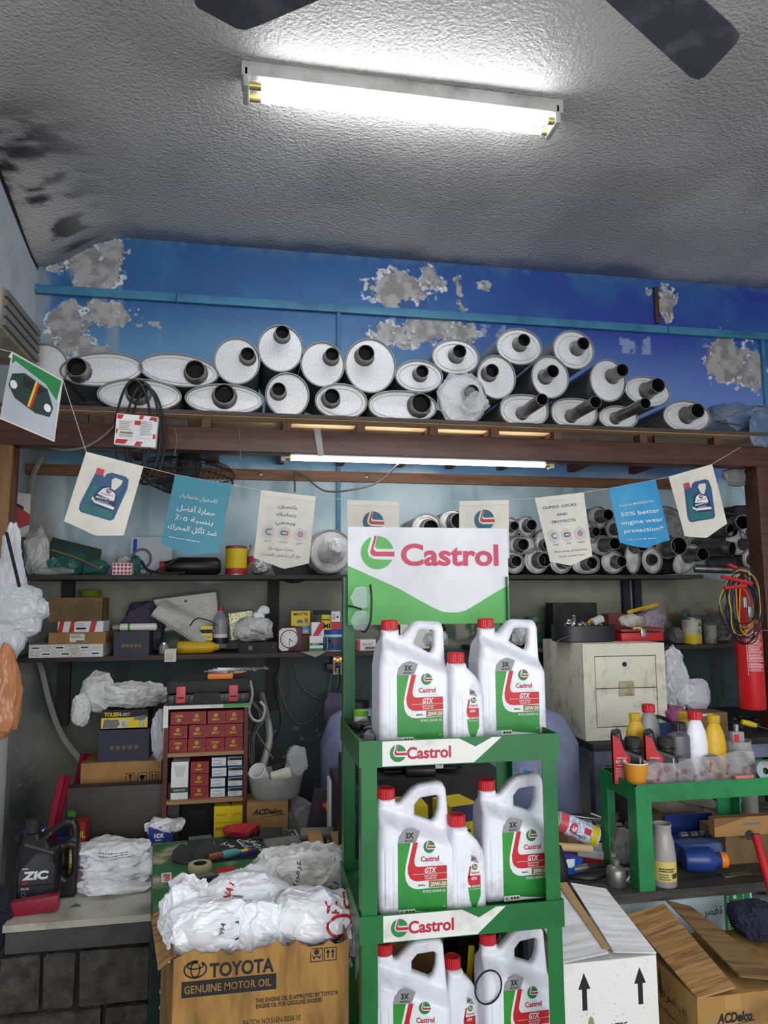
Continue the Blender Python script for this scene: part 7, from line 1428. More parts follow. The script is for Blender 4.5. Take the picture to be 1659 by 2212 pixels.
# oil can
a = AZ(1335, 1915, GZ); t = T('oil_can', 'small round pewter-coloured oil can on the plank bench', 'oil can', (a[0], a[1]+.01, GZ)); M_pew = mat('pewter', (132, 130, 126), .35, .6, c2=(96, 92, 88), scale=12)
MB().lathe([(0, 0), (.027, 0), (.029, .003), (.029, .045), (.024, .053), (.012, .06), (.012, .064), (.014, .065), (.014, .076), (.01, .078), (0, .078)], 26).obj('body', M_pew, t); MB().tube(curve_pts([(.026, 0, .045), (.044, 0, .042), (.046, 0, .025), (.034, 0, .01), (.06, -.0, .0055)]), .005, 8).obj('spout_tube', M_pew, t)
t = T('fluffy_mitt', 'grey fluffy wash mitt behind the oil can', 'mitt', (AZ(1355, 1875, GZ)[0]+.01, AZ(1355, 1875, GZ)[1]+.05, GZ)); bag('mitt', mat('grey_fleece', (150, 146, 138), .95, c2=(118, 114, 108), scale=60, bump=1, bscale=140), t, (0, 0, .05), (.045, .04, .058), 231, .06, sub=5, flat=.001)
t = T('black_socket', 'large black impact socket behind the table leg', 'socket', (AZ(1332, 1850, GZ)[0], AZ(1332, 1850, GZ)[1]+.0, GZ)); MB().lathe([(.012, .0), (.022, 0), (.022, .055), (.016, .055), (.012, .03)], 18, c0=False, c1=False).obj('socket', M_blk2, t)
rn = random.Random(22)
for kx in range(38):
    px, py = rn.uniform(1225, 1385), rn.uniform(1765, 1830); q = AZ(px, py, GZ+.02); m_ = rn.choice((M_steel, M_oldsteel, M_oldsteel, M_steel)); kind = kx % 3
    t = T(('spanner', 'socket', 'bolt')[kind], ('steel spanner in the heap of tools on the plank bench', 'steel socket in the heap of tools on the plank bench', 'steel bolt in the heap of tools on the plank bench')[kind], ('spanner', 'socket', 'bolt')[kind], (q[0], q[1], GZ+.012+rn.uniform(0, .03)), rot=(rn.uniform(-.3, .3), rn.uniform(-.3, .3), rn.uniform(0, 3.1)), group='steel tools heaped on the plank bench')
    if kind == 0:
        L = rn.uniform(.05, .09); MB().bx(-L, L, -.006, .006, -.0025, .0025, bev=.0015).obj('shaft', m_, t); MB().tube([(L+.008+.01*math.cos(a), .01*math.sin(a), 0) for a in np.linspace(0, 2*math.pi, 15)], .004, 5, caps=False).obj('ring_end', m_, t); MB().prism([(-L-.02, -.012), (-L, -.008), (-L, .008), (-L-.02, .012), (-L-.012, 0)], -.003, .003, Matrix.Rotation(math.radians(90), 4, 'X')).obj('jaw', m_, t)
    elif kind == 1: MB().lathe([(.006, 0), (.011, 0), (.011, .035), (.007, .036), (.006, .02)], 14, AX((0, 0, 0), (1, 0, .1)), c0=False, c1=False).obj('socket', m_, t)
    else: MB().lathe([(0, 0), (.009, 0), (.009, .008), (.005, .009), (.005, .05), (0, .05)], 6, AX((0, 0, 0), (1, .2, .1))).obj('bolt', m_, t)
t = T('dark_pot', 'dark round pot under the green table behind the tools', 'pot', (A(1365, 1770, 2.7)[0], 2.72, GZ)); MB().lathe([(0, 0), (.07, 0), (.09, .1), (.1, .16), (.095, .16), (0, .02)], 28).obj('pot', M_blk2, t)
# jar, blue box, blue bottle
a = AZ(1450, 1918, GZ); t = T('glass_jar', 'grey jar with a yellow label in front of the blue tool tray', 'jar', (a[0]-.003, a[1]+.03, GZ)); k = mpp(2.1, 1450, 1850); r = 26*k
MB().lathe([(0, 0), (r*.95, 0), (r, .006), (r, .085), (r*.88, .13), (r*.72, .15), (r*.72, .17), (r*.76, .172), (r*.76, .178), (r*.68, .178), (r*.66, .15)], 32, c1=False).obj('jar', mat('grey_jar', (158, 154, 148), .25, c2=(130, 126, 118), scale=8), t); wb = MB().lathe([(r*1.005, .018), (r*1.005, .075)], 32, c0=False, c1=False).obj('label_band', mat('straw_label', (214, 196, 108), .5), t)
d = Dec(t, FRONT(0, -r-.02, 0)); d.rect(-.04, .06, .04, .074, mat('peach_print', (226, 176, 140), .5), 0); d.lines(-.03, .045, .025, .058, 2, M_ink, 1); d.lines(-.03, .022, .0, .042, 3, M_greyd, 1, 4)
for q in range(10): d.rect(.004+q*.0022, .028, .005+q*.0022+.0004*(q % 3), .042, M_ink, 1)
d.done(bvh=bvh_of(wb), cast=(0, 1, 0), dist=.0008)
x0, x1 = A(1470, 1800, 2.3)[0], A(1555, 1800, 2.3)[0]; t = T('blue_tool_tray', 'deep blue plastic tray with steel sockets on the plank bench', 'tray', ((x0+x1)/2+.02, 2.36, GZ+.0)); M_dbl = mat('deep_blue', (24, 46, 112), .4)
MB().bx(-.09, .09, .035, .05, .055, .115).obj('back_wall', M_dbl, t, smooth=0); MB().bx(-.09, .09, -.05, .05, 0, .055).obj('tray', M_dbl, t, smooth=0)
for q in range(3): MB().tube([(-.07+q*.035, -.02, .066), (-.045+q*.035, -.02, .066)], .011, 10).obj('socket', M_steel, t)
for q in range(3): MB().lathe([(.006, 0), (.011, 0), (.011, .03), (.006, .03)], 12, AX((.03+q*.02, -.02, .066), (.3*(q-1), -1, .2)), c0=False, c1=False).obj('socket', M_blk2, t)
t = T('blue_bottle', 'cobalt blue bottle with orange cap lying at the bench front', 'bottle', (A(1478, 1885, 2.2)[0], 2.2, GZ+.042), rot=(0, math.radians(90), -.25)); M_cob = mat('cobalt_plastic', (36, 62, 130), .3)
MB().lathe([(0, 0), (.032, 0), (.036, .01), (.038, .06), (.036, .085), (.022, .1), (.02, .115), (0, .115)], 26).obj('body', M_cob, t); oc = MB().lathe([(.024, .112), (.024, .13), (.022, .133), (0, .133)], 26).obj('cap', M_or, t)
t = T('blue_jerrycan', 'cloudy blue plastic jerrycan lying behind the orange-capped bottle', 'jerrycan', (A(1515, 1850, 2.25)[0], 2.275, GZ)); MB().bx(-.075, .085, -.03, .04, 0, .07, bev=.022).obj('body', mat('cloudy_blue', (58, 84, 146), .35, c2=(100, 112, 140), scale=7), t)
t = T('metal_plate', 'flat dark steel hinge plate on the plank bench front', 'plate', (AZ(1590, 1890, GZ)[0], AZ(1590, 1890, GZ)[1], GZ), .1); MB().bx(-.05, .05, -.012, .012, 0, .004, bev=.001).obj('plate', M_oldsteel, t)
# sole-like grey shoe and cardboard sign box
t = T('work_shoe', 'dusty grey work shoe upside down under the green table', 'shoe', (A(1470, 1770, 2.5)[0], 2.56, GZ+.05), rot=(.3, .3, .2)); bag('shoe', mat('dusty_suede', (132, 122, 104), .9, c2=(96, 88, 74), scale=10), t, (0, 0, .06), (.13, .05, .05), 241, .08, sub=4); MB().prism([(-.13, -.01), (.0, -.02), (.12, -.012), (.135, .006), (.12, .012), (-.12, .012)], -.045, .045, TR(0, 0, .11)).obj('sole', mat('grey_sole', (152, 146, 130), .8), t)
t = T('carton_tray', 'grey-brown open parts tray heaped under the work shoe', 'tray', (A(1480, 1800, 2.55)[0], 2.62, GZ)); MB().bx(-.14, .16, -.08, .1, 0, .05).obj('tray', M_cardgrey, t, smooth=0)
t = T('drain_pipe', 'pale upright pipe behind the green table leg', 'pipe', (A(1622, 1745, 2.5)[0], 2.5, GZ)); MB().tube([(0, 0, 0), (0, 0, .27)], .026, 20).obj('pipe', mat('pale_pipe', (140, 134, 124), .6, c2=(104, 98, 90), scale=10), t)
pbox('cardboard_box', 'brown cardboard box leaning open at the right of the plank bench', 'box', (1545, 1764, 1690, 1830), 2.20, .03, M_card, zb=GZ+.1, rz=-.02, deco=lambda d, w, h: (d.rect(w*.42, h*.55, w*.68, h*.66, M_greyd, 0), d.poly([(0, h), (w*.5, h), (0, h*.5)], mat('dark_card_corner', (126, 94, 56), .8), 0), d.disc(w*.5, 0, .016, M_blk2, 1, 16)))  # darker triangle across the upper left corner of the box front
pbox('cardboard_box', 'plain brown carton under the leaning cardboard box', 'box', (1570, 1828, 1690, 1890), 2.235, .14, M_cardgrey, zb=GZ, zt=GZ+.098)
a0, a1 = A(1632, 1805, 2.08), A(1668, 1930, 2.0); t = T('sledge_hammer', 'red tool handle hanging over the right end of the plank bench', 'handle', a0); MB().tube([(0, 0, 0), tuple(a1-a0)], .012, 12).obj('handle', M_fred, t); MB().lathe([(.012, 0), (.013, .004), (.008, .004)], 12, AX((0, 0, 0), tuple(a0-a1))).obj('end_ring', M_blk2, t)
# ================================================================== green bench
GB = .66; go = (-.256, 2.18); ga = .131
M_gb = mat('worn_green_paint', (52, 106, 64), .5, c2=(186, 178, 146), scale=8, lo=.5, hi=.62, detail=8); M_gbd = mat('dark_green_paint', (22, 50, 46), .5, c2=(34, 62, 54), scale=8)
gb = T('green_bench', 'worn green painted metal bench covered with tools and bags', 'bench', (go[0], go[1], 0), ga)
MB().bx(0, .5, 0, .55, GB-.03, GB, bev=.004).obj('bench_top', M_gb, gb); MB().bx(.115, .49, .29, .535, GB, GB+.002).obj('top_sheet', M_gbd, gb, smooth=0)
MB().bx(0, .075, .0, .5, .1, GB-.03).obj('side_panel', M_gbd, gb, smooth=0); MB().bx(0.0, .5, .01, .03, GB-.09, GB-.03).obj('apron', M_gbd, gb, smooth=0)
for x, y in ((.0, .0), (.46, .0), (0, .5), (.46, .5)): MB().bx(x, x+.04, y, y+.04, 0, GB-.03).obj('leg', M_gbd, gb, smooth=0)
d = Dec(gb, FRONT(0, -.0008, 0)); 
for z in (.52, .44, .40): d.ring(.03, z, .006, .002, M_greyl, 0, n=10)
d.text('ك', .045, .2, .03, M_greyl, 0, bold=.03); d.done()
d = Dec(gb, TR(0, 0, GB+.0024)); 
for q, (s_, y) in enumerate((('يلتصق', .46), ('يتماسك', .42), ('ويحمي', .38))): d.text(s_, .31+.045*0+q*-.0+.04*(1-q), .41, .036, M_white, 0, rot=math.radians(-80), bold=.01)
d.lines(.2, .33, .206, .5, 16, M_greyl, 0, 3, .4)
for q in range(26): d.disc(.4+random.Random(q).uniform(0, .08), .44+random.Random(q+90).uniform(0, .09), .003, M_white if q % 3 else M_red, 0, 8)
d.done()
d = Dec(gb, TR(0, 0, GB+.0006)); d.rect(.025, .17, .055, .25, M_paper, 0); d.text('NABF', .04, .21, .018, M_red, 1, rot=1.57, bold=.03); d.text('THE', .012, .2, .014, M_greyl, 1, rot=1.57); d.done()
def onb(px, py): q = AZ(px, py, GB); return np.array([q[0], q[1], GB+.0022])
# fold-up black visor
c = onb(420, 1862); t = T('sunglasses', 'black folding visor glasses lying open on the green bench', 'glasses', c, .1)
for s, a in ((-1, .25), (1, -.1)):
    pts = [(0, 0), (s*.028, -.012), (s*.062, -.012), (s*.075, .004), (s*.066, .034), (s*.04, .05), (s*.014, .04)]
    MB().prism(pts, -.001, .001, TR(0, .02, .004) @ RZ(a) @ Matrix.Rotation(math.radians(-18), 4, 'X')).obj('lens', M_rubber, t, smooth=0)
    MB().tube(curve_pts([(s*.066, .01, .006), (s*.04, -.025, .004), (s*.0, -.03, .004)]), .002, 5).obj('temple_arm', M_blk, t)
c = onb(583, 1806); t = T('phone', 'black phone lying at the back of the green bench', 'phone', c, -.1); MB().bx(-.05, .04, -.055, .055, 0, .012, bev=.004).obj('case', mat('phone_case', (28, 44, 40), .4), t); MB().bx(-.044, .034, -.049, .049, .0122, .0128).obj('screen', mat('phone_glass', (10, 14, 14), .08), t, smooth=0)
c = onb(480, 1858); t = T('chisel', 'chisel with brown and teal handle on the green bench', 'chisel', (c[0], c[1], GB+.016), .35); MB().lathe([(0, -.05), (.011, -.046), (.013, -.02), (.01, .0), (.012, .01)], 16, AX((0, 0, 0), (1, 0, 0))).obj('wood_grip', mat('varnished_wood', (124, 76, 38), .35), t); MB().lathe([(.012, .0), (.014, .02), (.01, .05), (.008, .062), (0, .062)], 16, AX((0, 0, 0), (1, 0, 0))).obj('teal_grip', mat('teal_grip', (84, 160, 166), .4), t); MB().lathe([(.006, .06), (.006, .085), (0, .085)], 10, AX((0, 0, 0), (1, 0, 0))).obj('yellow_tip', M_yel, t)
c = onb(432, 1882); t = T('tape_roll', 'cream roll of tape lying on the green bench', 'tape', c); MB().lathe([(.02, 0), (.036, 0), (.037, .004), (.037, .018), (.035, .022), (.02, .022)], 32, c0=False, c1=False).obj('roll', mat('cream_tape', (186, 178, 138), .5), t); MB().lathe([(.0205, .021), (.019, .002), (.016, .002), (.016, .02)], 28, c0=False, c1=False).obj('core', M_blk2, t)
c = onb(432, 1906); t = T('steel_clamp', 'bright steel folding tool in front of the tape roll', 'tool', c, .12); MB().bx(-.055, .055, -.01, .01, .002, .02, bev=.003).obj('body', M_steel, t); MB().bx(-.01, .05, -.013, .013, .0, .012, bev=.002).obj('lever', M_blk2, t)
for x in (-.045, .045): MB().lathe([(0, .0), (.006, 0), (.006, .004), (0, .004)], 10, TR(x, -.0, .02)).obj('rivet', M_oldsteel, t)
c = onb(412, 1925); t = T('steel_bolt', 'long steel bolt at the front of the green bench', 'bolt', (c[0], c[1], GB+.008), .12); MB().tube([(-.045, 0, 0), (.06, 0, 0)], .005, 8).obj('shank', M_oldsteel, t); MB().lathe([(0, 0), (.009, 0), (.009, .006), (0, .006)], 6, AX((-.05, 0, 0), (1, 0, 0))).obj('head', M_oldsteel, t)
c = onb(488, 1882); t = T('red_card', 'red and white card on the green bench beside the tape', 'card', c, .3); MB().bx(-.03, .03, -.02, .02, 0, .003).obj('card', M_red, t, smooth=0); MB().bx(-.03, .03, -.034, -.02, 0, .0028).obj('white_edge', M_white, t, smooth=0)
c = onb(535, 1848); t = T('purple_lighter', 'purple cigarette lighter on the green bench', 'lighter', (c[0], c[1], GB+.008), .6); MB().bx(-.03, .025, -.009, .009, -.006, .008, bev=.003).obj('body', mat('purple_plastic', (84, 60, 130), .3), t); MB().bx(.025, .04, -.008, .008, -.005, .009, bev=.002).obj('metal_top', M_steel, t)
for k_, (px, py, rz_, lab) in enumerate(((685, 1808, -.1, 'grey rounded pad at the right rear of the green bench'), (610, 1830, .2, 'grey worn pad under the dirty white bag'))):
    c = onb(px, py); t = T('grey_pad', lab, 'pad', c, rz_); MB().bx(-.06, .06, -.045, .045, 0, .02, bev=.008).obj('pad', mat('worn_grey_pad', (124, 118, 110), .7, c2=(96, 90, 84), scale=12), t)
wire('earphone_cord', 'thin cord lying behind the chisel', 'cord', [onb(470, 1850)+np.array([0, 0, .003]), onb(500, 1835)+np.array([0, 0, .003]), onb(530, 1838)+np.array([0, 0, .003])], .0015, M_cable_k)

# ================================================================== big carton full of bags
bx0, bx1, by0, by1, bz = -.163, .236, 1.80, 2.12, .70
M_tcard = mat('stained_carton', (164, 122, 62), .75, c2=(100, 72, 34), scale=6, stretch=(3.2, 1, .8), lo=.42, hi=.75, bump=.25, bscale=30)
ct = T('oil_carton', 'large stained brown carton with torn rim, full of white bags', 'box', (0, 0, 0)); rn = random.Random(31)
def ragged(p0, p1, nseg, th, name, bot=0.):
    d_ = np.array(p1, float)-np.array(p0, float); n_ = np.array([-d_[1], d_[0]]); n_ /= np.linalg.norm(n_); vs = []; fs = []
    zs = [bz+.006*math.sin(i*.5)+rn.uniform(-.009, .008) for i in range(nseg+1)]
    for i in range(nseg+1):
        for o in (0, th):
            q = np.array(p0)+d_*i/nseg+n_*o; vs += [(q[0], q[1], bot), (q[0], q[1], bz-.05), (q[0]+rn.uniform(-.002, .002), q[1]+rn.uniform(-.002, .002), zs[i])]
    for i in range(nseg):
        a_, b_ = i*6, (i+1)*6
        fs += [(a_, b_, b_+1, a_+1), (a_+1, b_+1, b_+2, a_+2), (a_+3, a_+4, b_+4, b_+3), (a_+4, a_+5, b_+5, b_+4), (a_+2, b_+2, b_+5, a_+5)]
    return MB().add(vs, fs).obj(name, M_tcard, ct, smooth=0)
fw_ = ragged((bx0, by0), (bx1, by0), 26, .005, 'front_wall'); ragged((bx1, by0), (bx1, by1), 14, .005, 'side_wall'); ragged((bx0-.06, by1), (bx0, by0), 14, .005, 'side_wall'); ragged((bx1, by1), (bx0-.06, by1), 18, .005, 'back_wall')
MB().add([(bx0-.06, by1-.02, bz-.012), (bx0, by0+.02, bz-.012), (bx0-.035, by0+.02, bz-.04), (bx0-.085, by1-.05, bz-.02)], [(0, 1, 2, 3)]).obj('flap', M_cards, ct, smooth=0)
d = Dec(ct, FRONT(0, by0-.0006, 0)); L_ = lambda px, py: A(px, py, by0)
def tx(s, px, py, wpx, hpx, m=M_ink, **k): c_ = L_(px, py); d.text(s, c_[0], c_[2], hpx*mpp(by0, px, py)*1.06, m, 1, w=wpx*mpp(by0, px, py), **k)
r1 = .0245; c_ = L_(422, 2094); d.ring(c_[0], c_[2], r1, .0035, M_ink, 0, ry=r1*.72); d.ring(c_[0], c_[2], r1*.4, .003, M_ink, 0, ry=r1*.68); d.ring(c_[0], c_[2]+r1*.3, r1*.72, .003, M_ink, 0, ry=r1*.26)
tx('TOYOTA', 523, 2089, 136, 26, bold=.03); c0, c1 = L_(392, 2140), L_(597, 2112); zz_ = L_(493, 2129)[2]; d.rect(c0[0], zz_-.017, c1[0], zz_+.017, M_ink, 0); tx('GENUINE MOTOR OIL', 493, 2129, 184, 15, M_tcard, bold=.01)
tx('THIS ENGINE OIL IS APPROVED BY TOYOTA', 642, 2152, 178, 8.5, bold=.015); tx('ENGINE OIL FOR GASOLINE ENGINES', 625, 2166, 142, 8.5, bold=.015); tx('BATCH NO:51EN-0036 10', 588, 2203, 122, 11)
k_ = mpp(by0, 690, 2080); c_ = L_(671, 2078); s_ = .028
for q in range(2):
    xx = c_[0]+q*s_*1.15; yy = c_[2]; d.stroke([(xx, yy), (xx+s_, yy), (xx+s_, yy+s_), (xx, yy+s_)], .0018, M_ink, 0, True)
    if q: 
        for u in (.3, .7): d.rect(xx+u*s_-.0015, yy+.2*s_, xx+u*s_+.0015, yy+.7*s_, M_ink, 0); d.poly([(xx+u*s_-.005, yy+.62*s_), (xx+u*s_+.005, yy+.62*s_), (xx+u*s_, yy+.9*s_)], M_ink, 0)
    else: d.poly([(xx+.3*s_, yy+.6*s_), (xx+.5*s_, yy+.5*s_), (xx+.7*s_, yy+.6*s_), (xx+.7*s_, yy+.85*s_), (xx+.5*s_, yy+.95*s_), (xx+.3*s_, yy+.85*s_)], M_ink, 0); d.poly([(xx+.1*s_, yy+.6*s_), (xx+.25*s_, yy+.15*s_), (xx+.5*s_, yy+.4*s_), (xx+.75*s_, yy+.15*s_), (xx+.9*s_, yy+.6*s_), (xx+.7*s_, yy+.35*s_), (xx+.5*s_, yy+.45*s_), (xx+.3*s_, yy+.35*s_)], M_ink, 0)
d.done()
M_bagb = mat('clean_white_bag', (242, 244, 248), .22, c2=(222, 225, 232), scale=7)
def wbag(label, px, py, Y, size, seed, amp=.16, rot=(0, 0, 0), m=None, art=None, sub=5, name='plastic_bag', dz=0., freq=None):
    c_ = A(px, py, Y); t = T(name, label, 'plastic bag', (c_[0], c_[1], c_[2]+dz), rot=rot, group='white bags piled on the carton'); b = bag('bag', m or M_bagb, t, (0, 0, 0), size, seed, amp*1.5, sub=sub, freq=freq)
    if art: d_ = Dec(t, FRONT(0, -size[1]-.1, 0)); art(d_); d_.done(bvh=bvh_of(b), cast=(0, 1, 0), dist=.0025)
    return t
wbag('shiny white bag bulging over the carton front, left one', 455, 2010, 1.92, (.115, .07, .075), 301, .15, art=lambda d_: (d_.text('994', .03, .03, .012, M_ink, 1, rot=1.4), d_.rect(.06, .0, .068, .04, M_ink, 0), d_.ring(.03, -.02, .006, .0012, M_ink, 0)))
wbag('white bag with pointed top in the middle of the carton front', 560, 2020, 1.90, (.065, .05, .075), 302, .2, art=lambda d_: d_.stroke([(-.03, -.04), (-.022, -.052), (-.01, -.05), (.0, -.056)], .002, M_ink, 0))
wbag('white bag with large red lettering at the carton right front', 678, 1975, 1.92, (.105, .07, .06), 303, .13, rot=(0, .12, 0), art=lambda d_: (d_.text('TA', .035, .038, .022, M_red, 1, rot=math.pi-.1, bold=.03), d_.text('O', .078, .045, .022, M_red, 1, bold=.03), d_.ring(.06, .0, .032, .007, M_red, 0, ry=.022), d_.text('BOO', .05, -.035, .013, M_ink, 1, rot=.5, bold=.05)))
wbag('flat folded white bag with red side lettering on top of the carton', 535, 1935, 2.03, (.11, .075, .055), 304, .1, rot=(.0, .1, 0), art=lambda d_: (d_.text('AMANATY', -.055, .02, .016, M_red, 1, rot=1.25, bold=.03, w=.085), d_.rect(.035, -.02, .044, .05, M_ink, 0), d_.lines(-.04, -.02, -.005, .03, 6, M_greyd, 1), d_.stroke([(.075, .05), (.07, -.03)], .0014, M_ink, 0)))
wbag('crumpled pale bag with blue scribbles at the carton left rim', 405, 1965, 2.0, (.06, .08, .075), 305, .2, art=lambda d_: (d_.lines(-.03, .02, .01, .03, 1, M_blue, 1), d_.lines(-.05, -.03, -.02, -.02, 2, M_blue, 1)))
wbag('dirty white bag with arabic print on the green bench', 650, 1878, 2.24, (.16, .1, .062), 306, .17, m=mat('soiled_white_bag', (226, 226, 222), .35, c2=(176, 170, 158), scale=8), art=lambda d_: (d_.text('عرمبيه', -.02, .02, .018, M_ink, 1, rot=1.35), d_.text('تنبيه', .04, -.03, .016, M_ink, 1, rot=.4), d_.poly([(.085, -.01), (.1, -.02), (.095, .05)], M_blue, 0)))
wbag('small red-printed white bag tucked under the dirty bag', 545, 1900, 2.16, (.06, .05, .03), 307, .25, art=lambda d_: (d_.poly([(-.03, -.01), (.02, -.015), (.03, .01), (-.02, .015)], M_red, 0),))
wbag('grey translucent bag hanging at the right of the carton', 755, 1990, 2.1, (.03, .07, .14), 308, .18, m=M_bagt)

# ================================================================== cartons at lower right
def flap(t, pts, m, th=.004, name='flap'):
    p = [np.array(q, float) for q in pts]; n_ = np.cross(p[1]-p[0], p[3]-p[0]); n_ /= np.linalg.norm(n_); vs = [tuple(q) for q in p]+[tuple(q-n_*th) for q in p]
    return MB().add(vs, [(0, 1, 2, 3), (7, 6, 5, 4), (0, 4, 5, 1), (1, 5, 6, 2), (2, 6, 7, 3), (3, 7, 4, 0)]).obj(name, m, t, smooth=0)
wx0, wx1, wy0, wy1, wz = .772, 1.022, 1.80, 2.04, .60
t = T('white_carton', 'white carton with two black arrows and half-open flaps by the stand', 'box', (0, 0, 0))
MB().bx(wx0, wx1, wy0, wy1, 0, wz-.004).obj('body', M_wcart, t, smooth=0)
M_wstripe = mat('ribbed_white_flap', (226, 226, 230), .55, c2=(192, 190, 190), scale=10, stretch=(.4, 7, 1), lo=.42, hi=.68, bump=.3, bscale=12); M_kraft = mat('kraft_edge', (178, 142, 96), .75)
flap(t, [(wx0, wy0+.004, wz), (.895, wy0+.004, wz+.012), (.885, wy1-.0, wz+.088), (wx0-.0, wy1, wz+.06)], M_wstripe); flap(t, [(.885, wy0+.012, wz+.018), (.903, wy0+.01, wz+.018), (.893, wy1, wz+.094), (.865, wy1, wz+.094)], M_kraft, .002, 'torn_edge')
flap(t, [(.91, wy0+.006, wz+.012), (wx1+.004, wy0+.004, wz), (wx1-.01, wy1, wz+.068), (.905, wy1, wz+.092)], M_wstripe)
d = Dec(t, FRONT(wx0, wy0, 0)); w = wx1-wx0
for x in (.21, .81): d.poly([(w*x-.0065, wz-.115), (w*x+.0065, wz-.115), (w*x+.0065, wz-.066), (w*x+.016, wz-.066), (w*x, wz-.028), (w*x-.016, wz-.066), (w*x-.0065, wz-.066)], M_ink, 0)
d.text('12 X 1 LITRE', w*.47, wz-.158, .0125, M_ink, 0, w=w*.37, bold=.03); d.disc(w*.27, wz-.15, .008, mat('brown_blot', (166, 146, 116), .8), 0, 14, ry=.02)
for q in range(60): r_ = random.Random(q); x, y = r_.uniform(.02, w-.02), wz-r_.uniform(.01, .18); d.rect(x, y, x+r_.uniform(.0004, .0014), y+r_.uniform(.001, .004), M_greyd, 0)
d.done()
ax0, ax1, ay0, ay1, az = 1.088, 1.52, 1.735, 2.05, .52
t = T('brown_carton', 'grimy brown carton with black logo and open flaps at lower right', 'box', (0, 0, 0)); MB().bx(ax0, ax1, ay0, ay1, 0, az).obj('body', M_cardd, t, smooth=0)
flap(t, [(ax0-.002, ay0-.006, az+.004), (ax0+.10, ay0-.01, az+.022), (ax0+.115, 2.06, az+.085), (ax0+.0, 2.07, az+.058)], M_cards); flap(t, [(ax0+.135, ay0+.02, az+.03), (ax0+.26, ay0+.01, az+.012), (ax0+.195, 2.05, az+.075), (ax0+.125, 2.065, az+.092)], mat('dark_cardboard', (128, 98, 62), .8, c2=(88, 64, 40), scale=10, stretch=(.5, 5, 1), bump=.3, bscale=14))
d = Dec(t, FRONT(ax0, ay0, 0)); d.text('ACDelco', .10, az-.052, .022, M_ink, 0, w=.098, bold=.045, shear=.25); d.poly([(.04, az-.078), (.155, az-.062), (.155, az-.065), (.08, az-.072)], M_ink, 0); d.text('اى سى دلكو', .135, az-.083, .012, M_ink, 0, w=.055); d.rect(.075, az-.035, .12, az-.0, mat('packing_tape', (176, 136, 84), .35), 0); d.done()
d = Dec(t, Matrix(((0, 0, -1, ax0), (-1, 0, 0, ay1), (0, 1, 0, 0), (0, 0, 0, 1)))); d.text('إف النوع الثالث', .17, az-.06, .02, M_ink, 0, w=.2); d.text('زيت محرك متعدد', .18, az-.1, .013, M_ink, 0, w=.15); d.poly([(.14, az-.03), (.15, az), (.16, az-.06), (.148, az-.09)], mat('oil_drip', (74, 54, 32), .6), 0); d.done()
# poster board under the bench
x0, x1 = A(1330, 2000, 2.2)[0], A(1628, 2000, 2.2)[0]; t = T('poster_board', 'pale blue and green poster board with arabic lettering under the plank bench', 'poster', (x0, 2.2, .18)); w, h = x1-x0, .415
MB().bx(0, w, 0, .006, 0, h).obj('board', mat('poster_pale', (196, 216, 218), .45, c2=(168, 196, 204), scale=4), t, smooth=0); d = Dec(t, FRONT(0, 0, 0)); d.rect(w*.79, 0, w*.985, h, M_gdark, 0)
for s_, y, m_ in (('نفس', .80, M_greyd), ('الحماية', .62, M_greyd), ('عبوة', .42, M_red)): d.text(s_, w*.77, h*y, .028, m_, 1, align='R', bold=.02)
for q in range(3): d.disc(w*.87, h*(.93-.05*q), .0065, M_white, 1, 14)
d.lines(w*.81, h*.55, w*.83, h*.95, 22, M_white, 1, 3, .5); d.lines(w*.93, h*.2, w*.94, h*.95, 40, M_white, 1, 5, .5); d.done()
t = T('white_roll', 'white upright roll beside the poster board', 'roll', (A(1672, 2000, 2.2)[0], 2.25, 0)); MB().lathe([(0, 0), (.07, 0), (.07, .5), (.05, .505), (0, .505)], 28).obj('roll', mat('off_white_roll', (206, 204, 206), .5), t)
t = T('blue_overalls', 'dark blue cloth bundled on the brown carton at the right edge', 'cloth', (A(1655, 2080, 1.98)[0], 2.0, .524)); bag('cloth', mat('navy_cloth', (34, 40, 62), .9), t, (0, 0, .04), (.08, .08, .045), 321, .2, sub=5, flat=.001)

# ================================================================== boxes behind the stand
t = T('stacked_carton', 'brown carton wrapped in printed kraft paper behind the stand', 'box', (0, 0, 0)); cx0, cx1, cy0, cz = .275, .56, 2.16, .70
MB().bx(cx0, cx1, cy0, 2.60, 0, cz).obj('body', mat('kraft_paper', (146, 112, 66), .7, c2=(118, 88, 50), scale=6), t, smooth=0)
d = Dec(t, FRONT(cx0, cy0, 0)); rr = math.radians(72)
for q in range(7):
    x = .02+q*.042; d.stroke([(x, cz-.16), (x+.05, cz-.0)], .0014, M_ink, 0)
    if q % 2: d.text('TOYOTA', x+.052, cz-.06, .007, M_ink, 0, rot=rr, w=.05); d.text('GENUINE', x+.03, cz-.12, .006, M_ink, 0, rot=rr, w=.05); d.stroke([(x+.058, cz-.1), (x+.078, cz-.03)], .007, mat('grey_brown_ink', (92, 70, 44), .7), 0)
d.done()
t = T('dark_crate', 'dark crate behind the middle tray under the black monitor', 'crate', (0, 0, 0)); MB().bx(.30, .92, 2.62, 2.84, 0, .86).obj('body', M_blk2, t, smooth=0)
t = T('dark_carton', 'black carton with white lettering beside the white carton', 'box', (0, 0, 0)); MB().bx(.60, .765, 2.14, 2.58, 0, .66).obj('body', M_blk, t, smooth=0); d = Dec(t, FRONT(.60, 2.14, 0)); d.text('UTEC', .1, .6, .035, M_greyl, 0, w=.1, bold=.04); d.done(); 
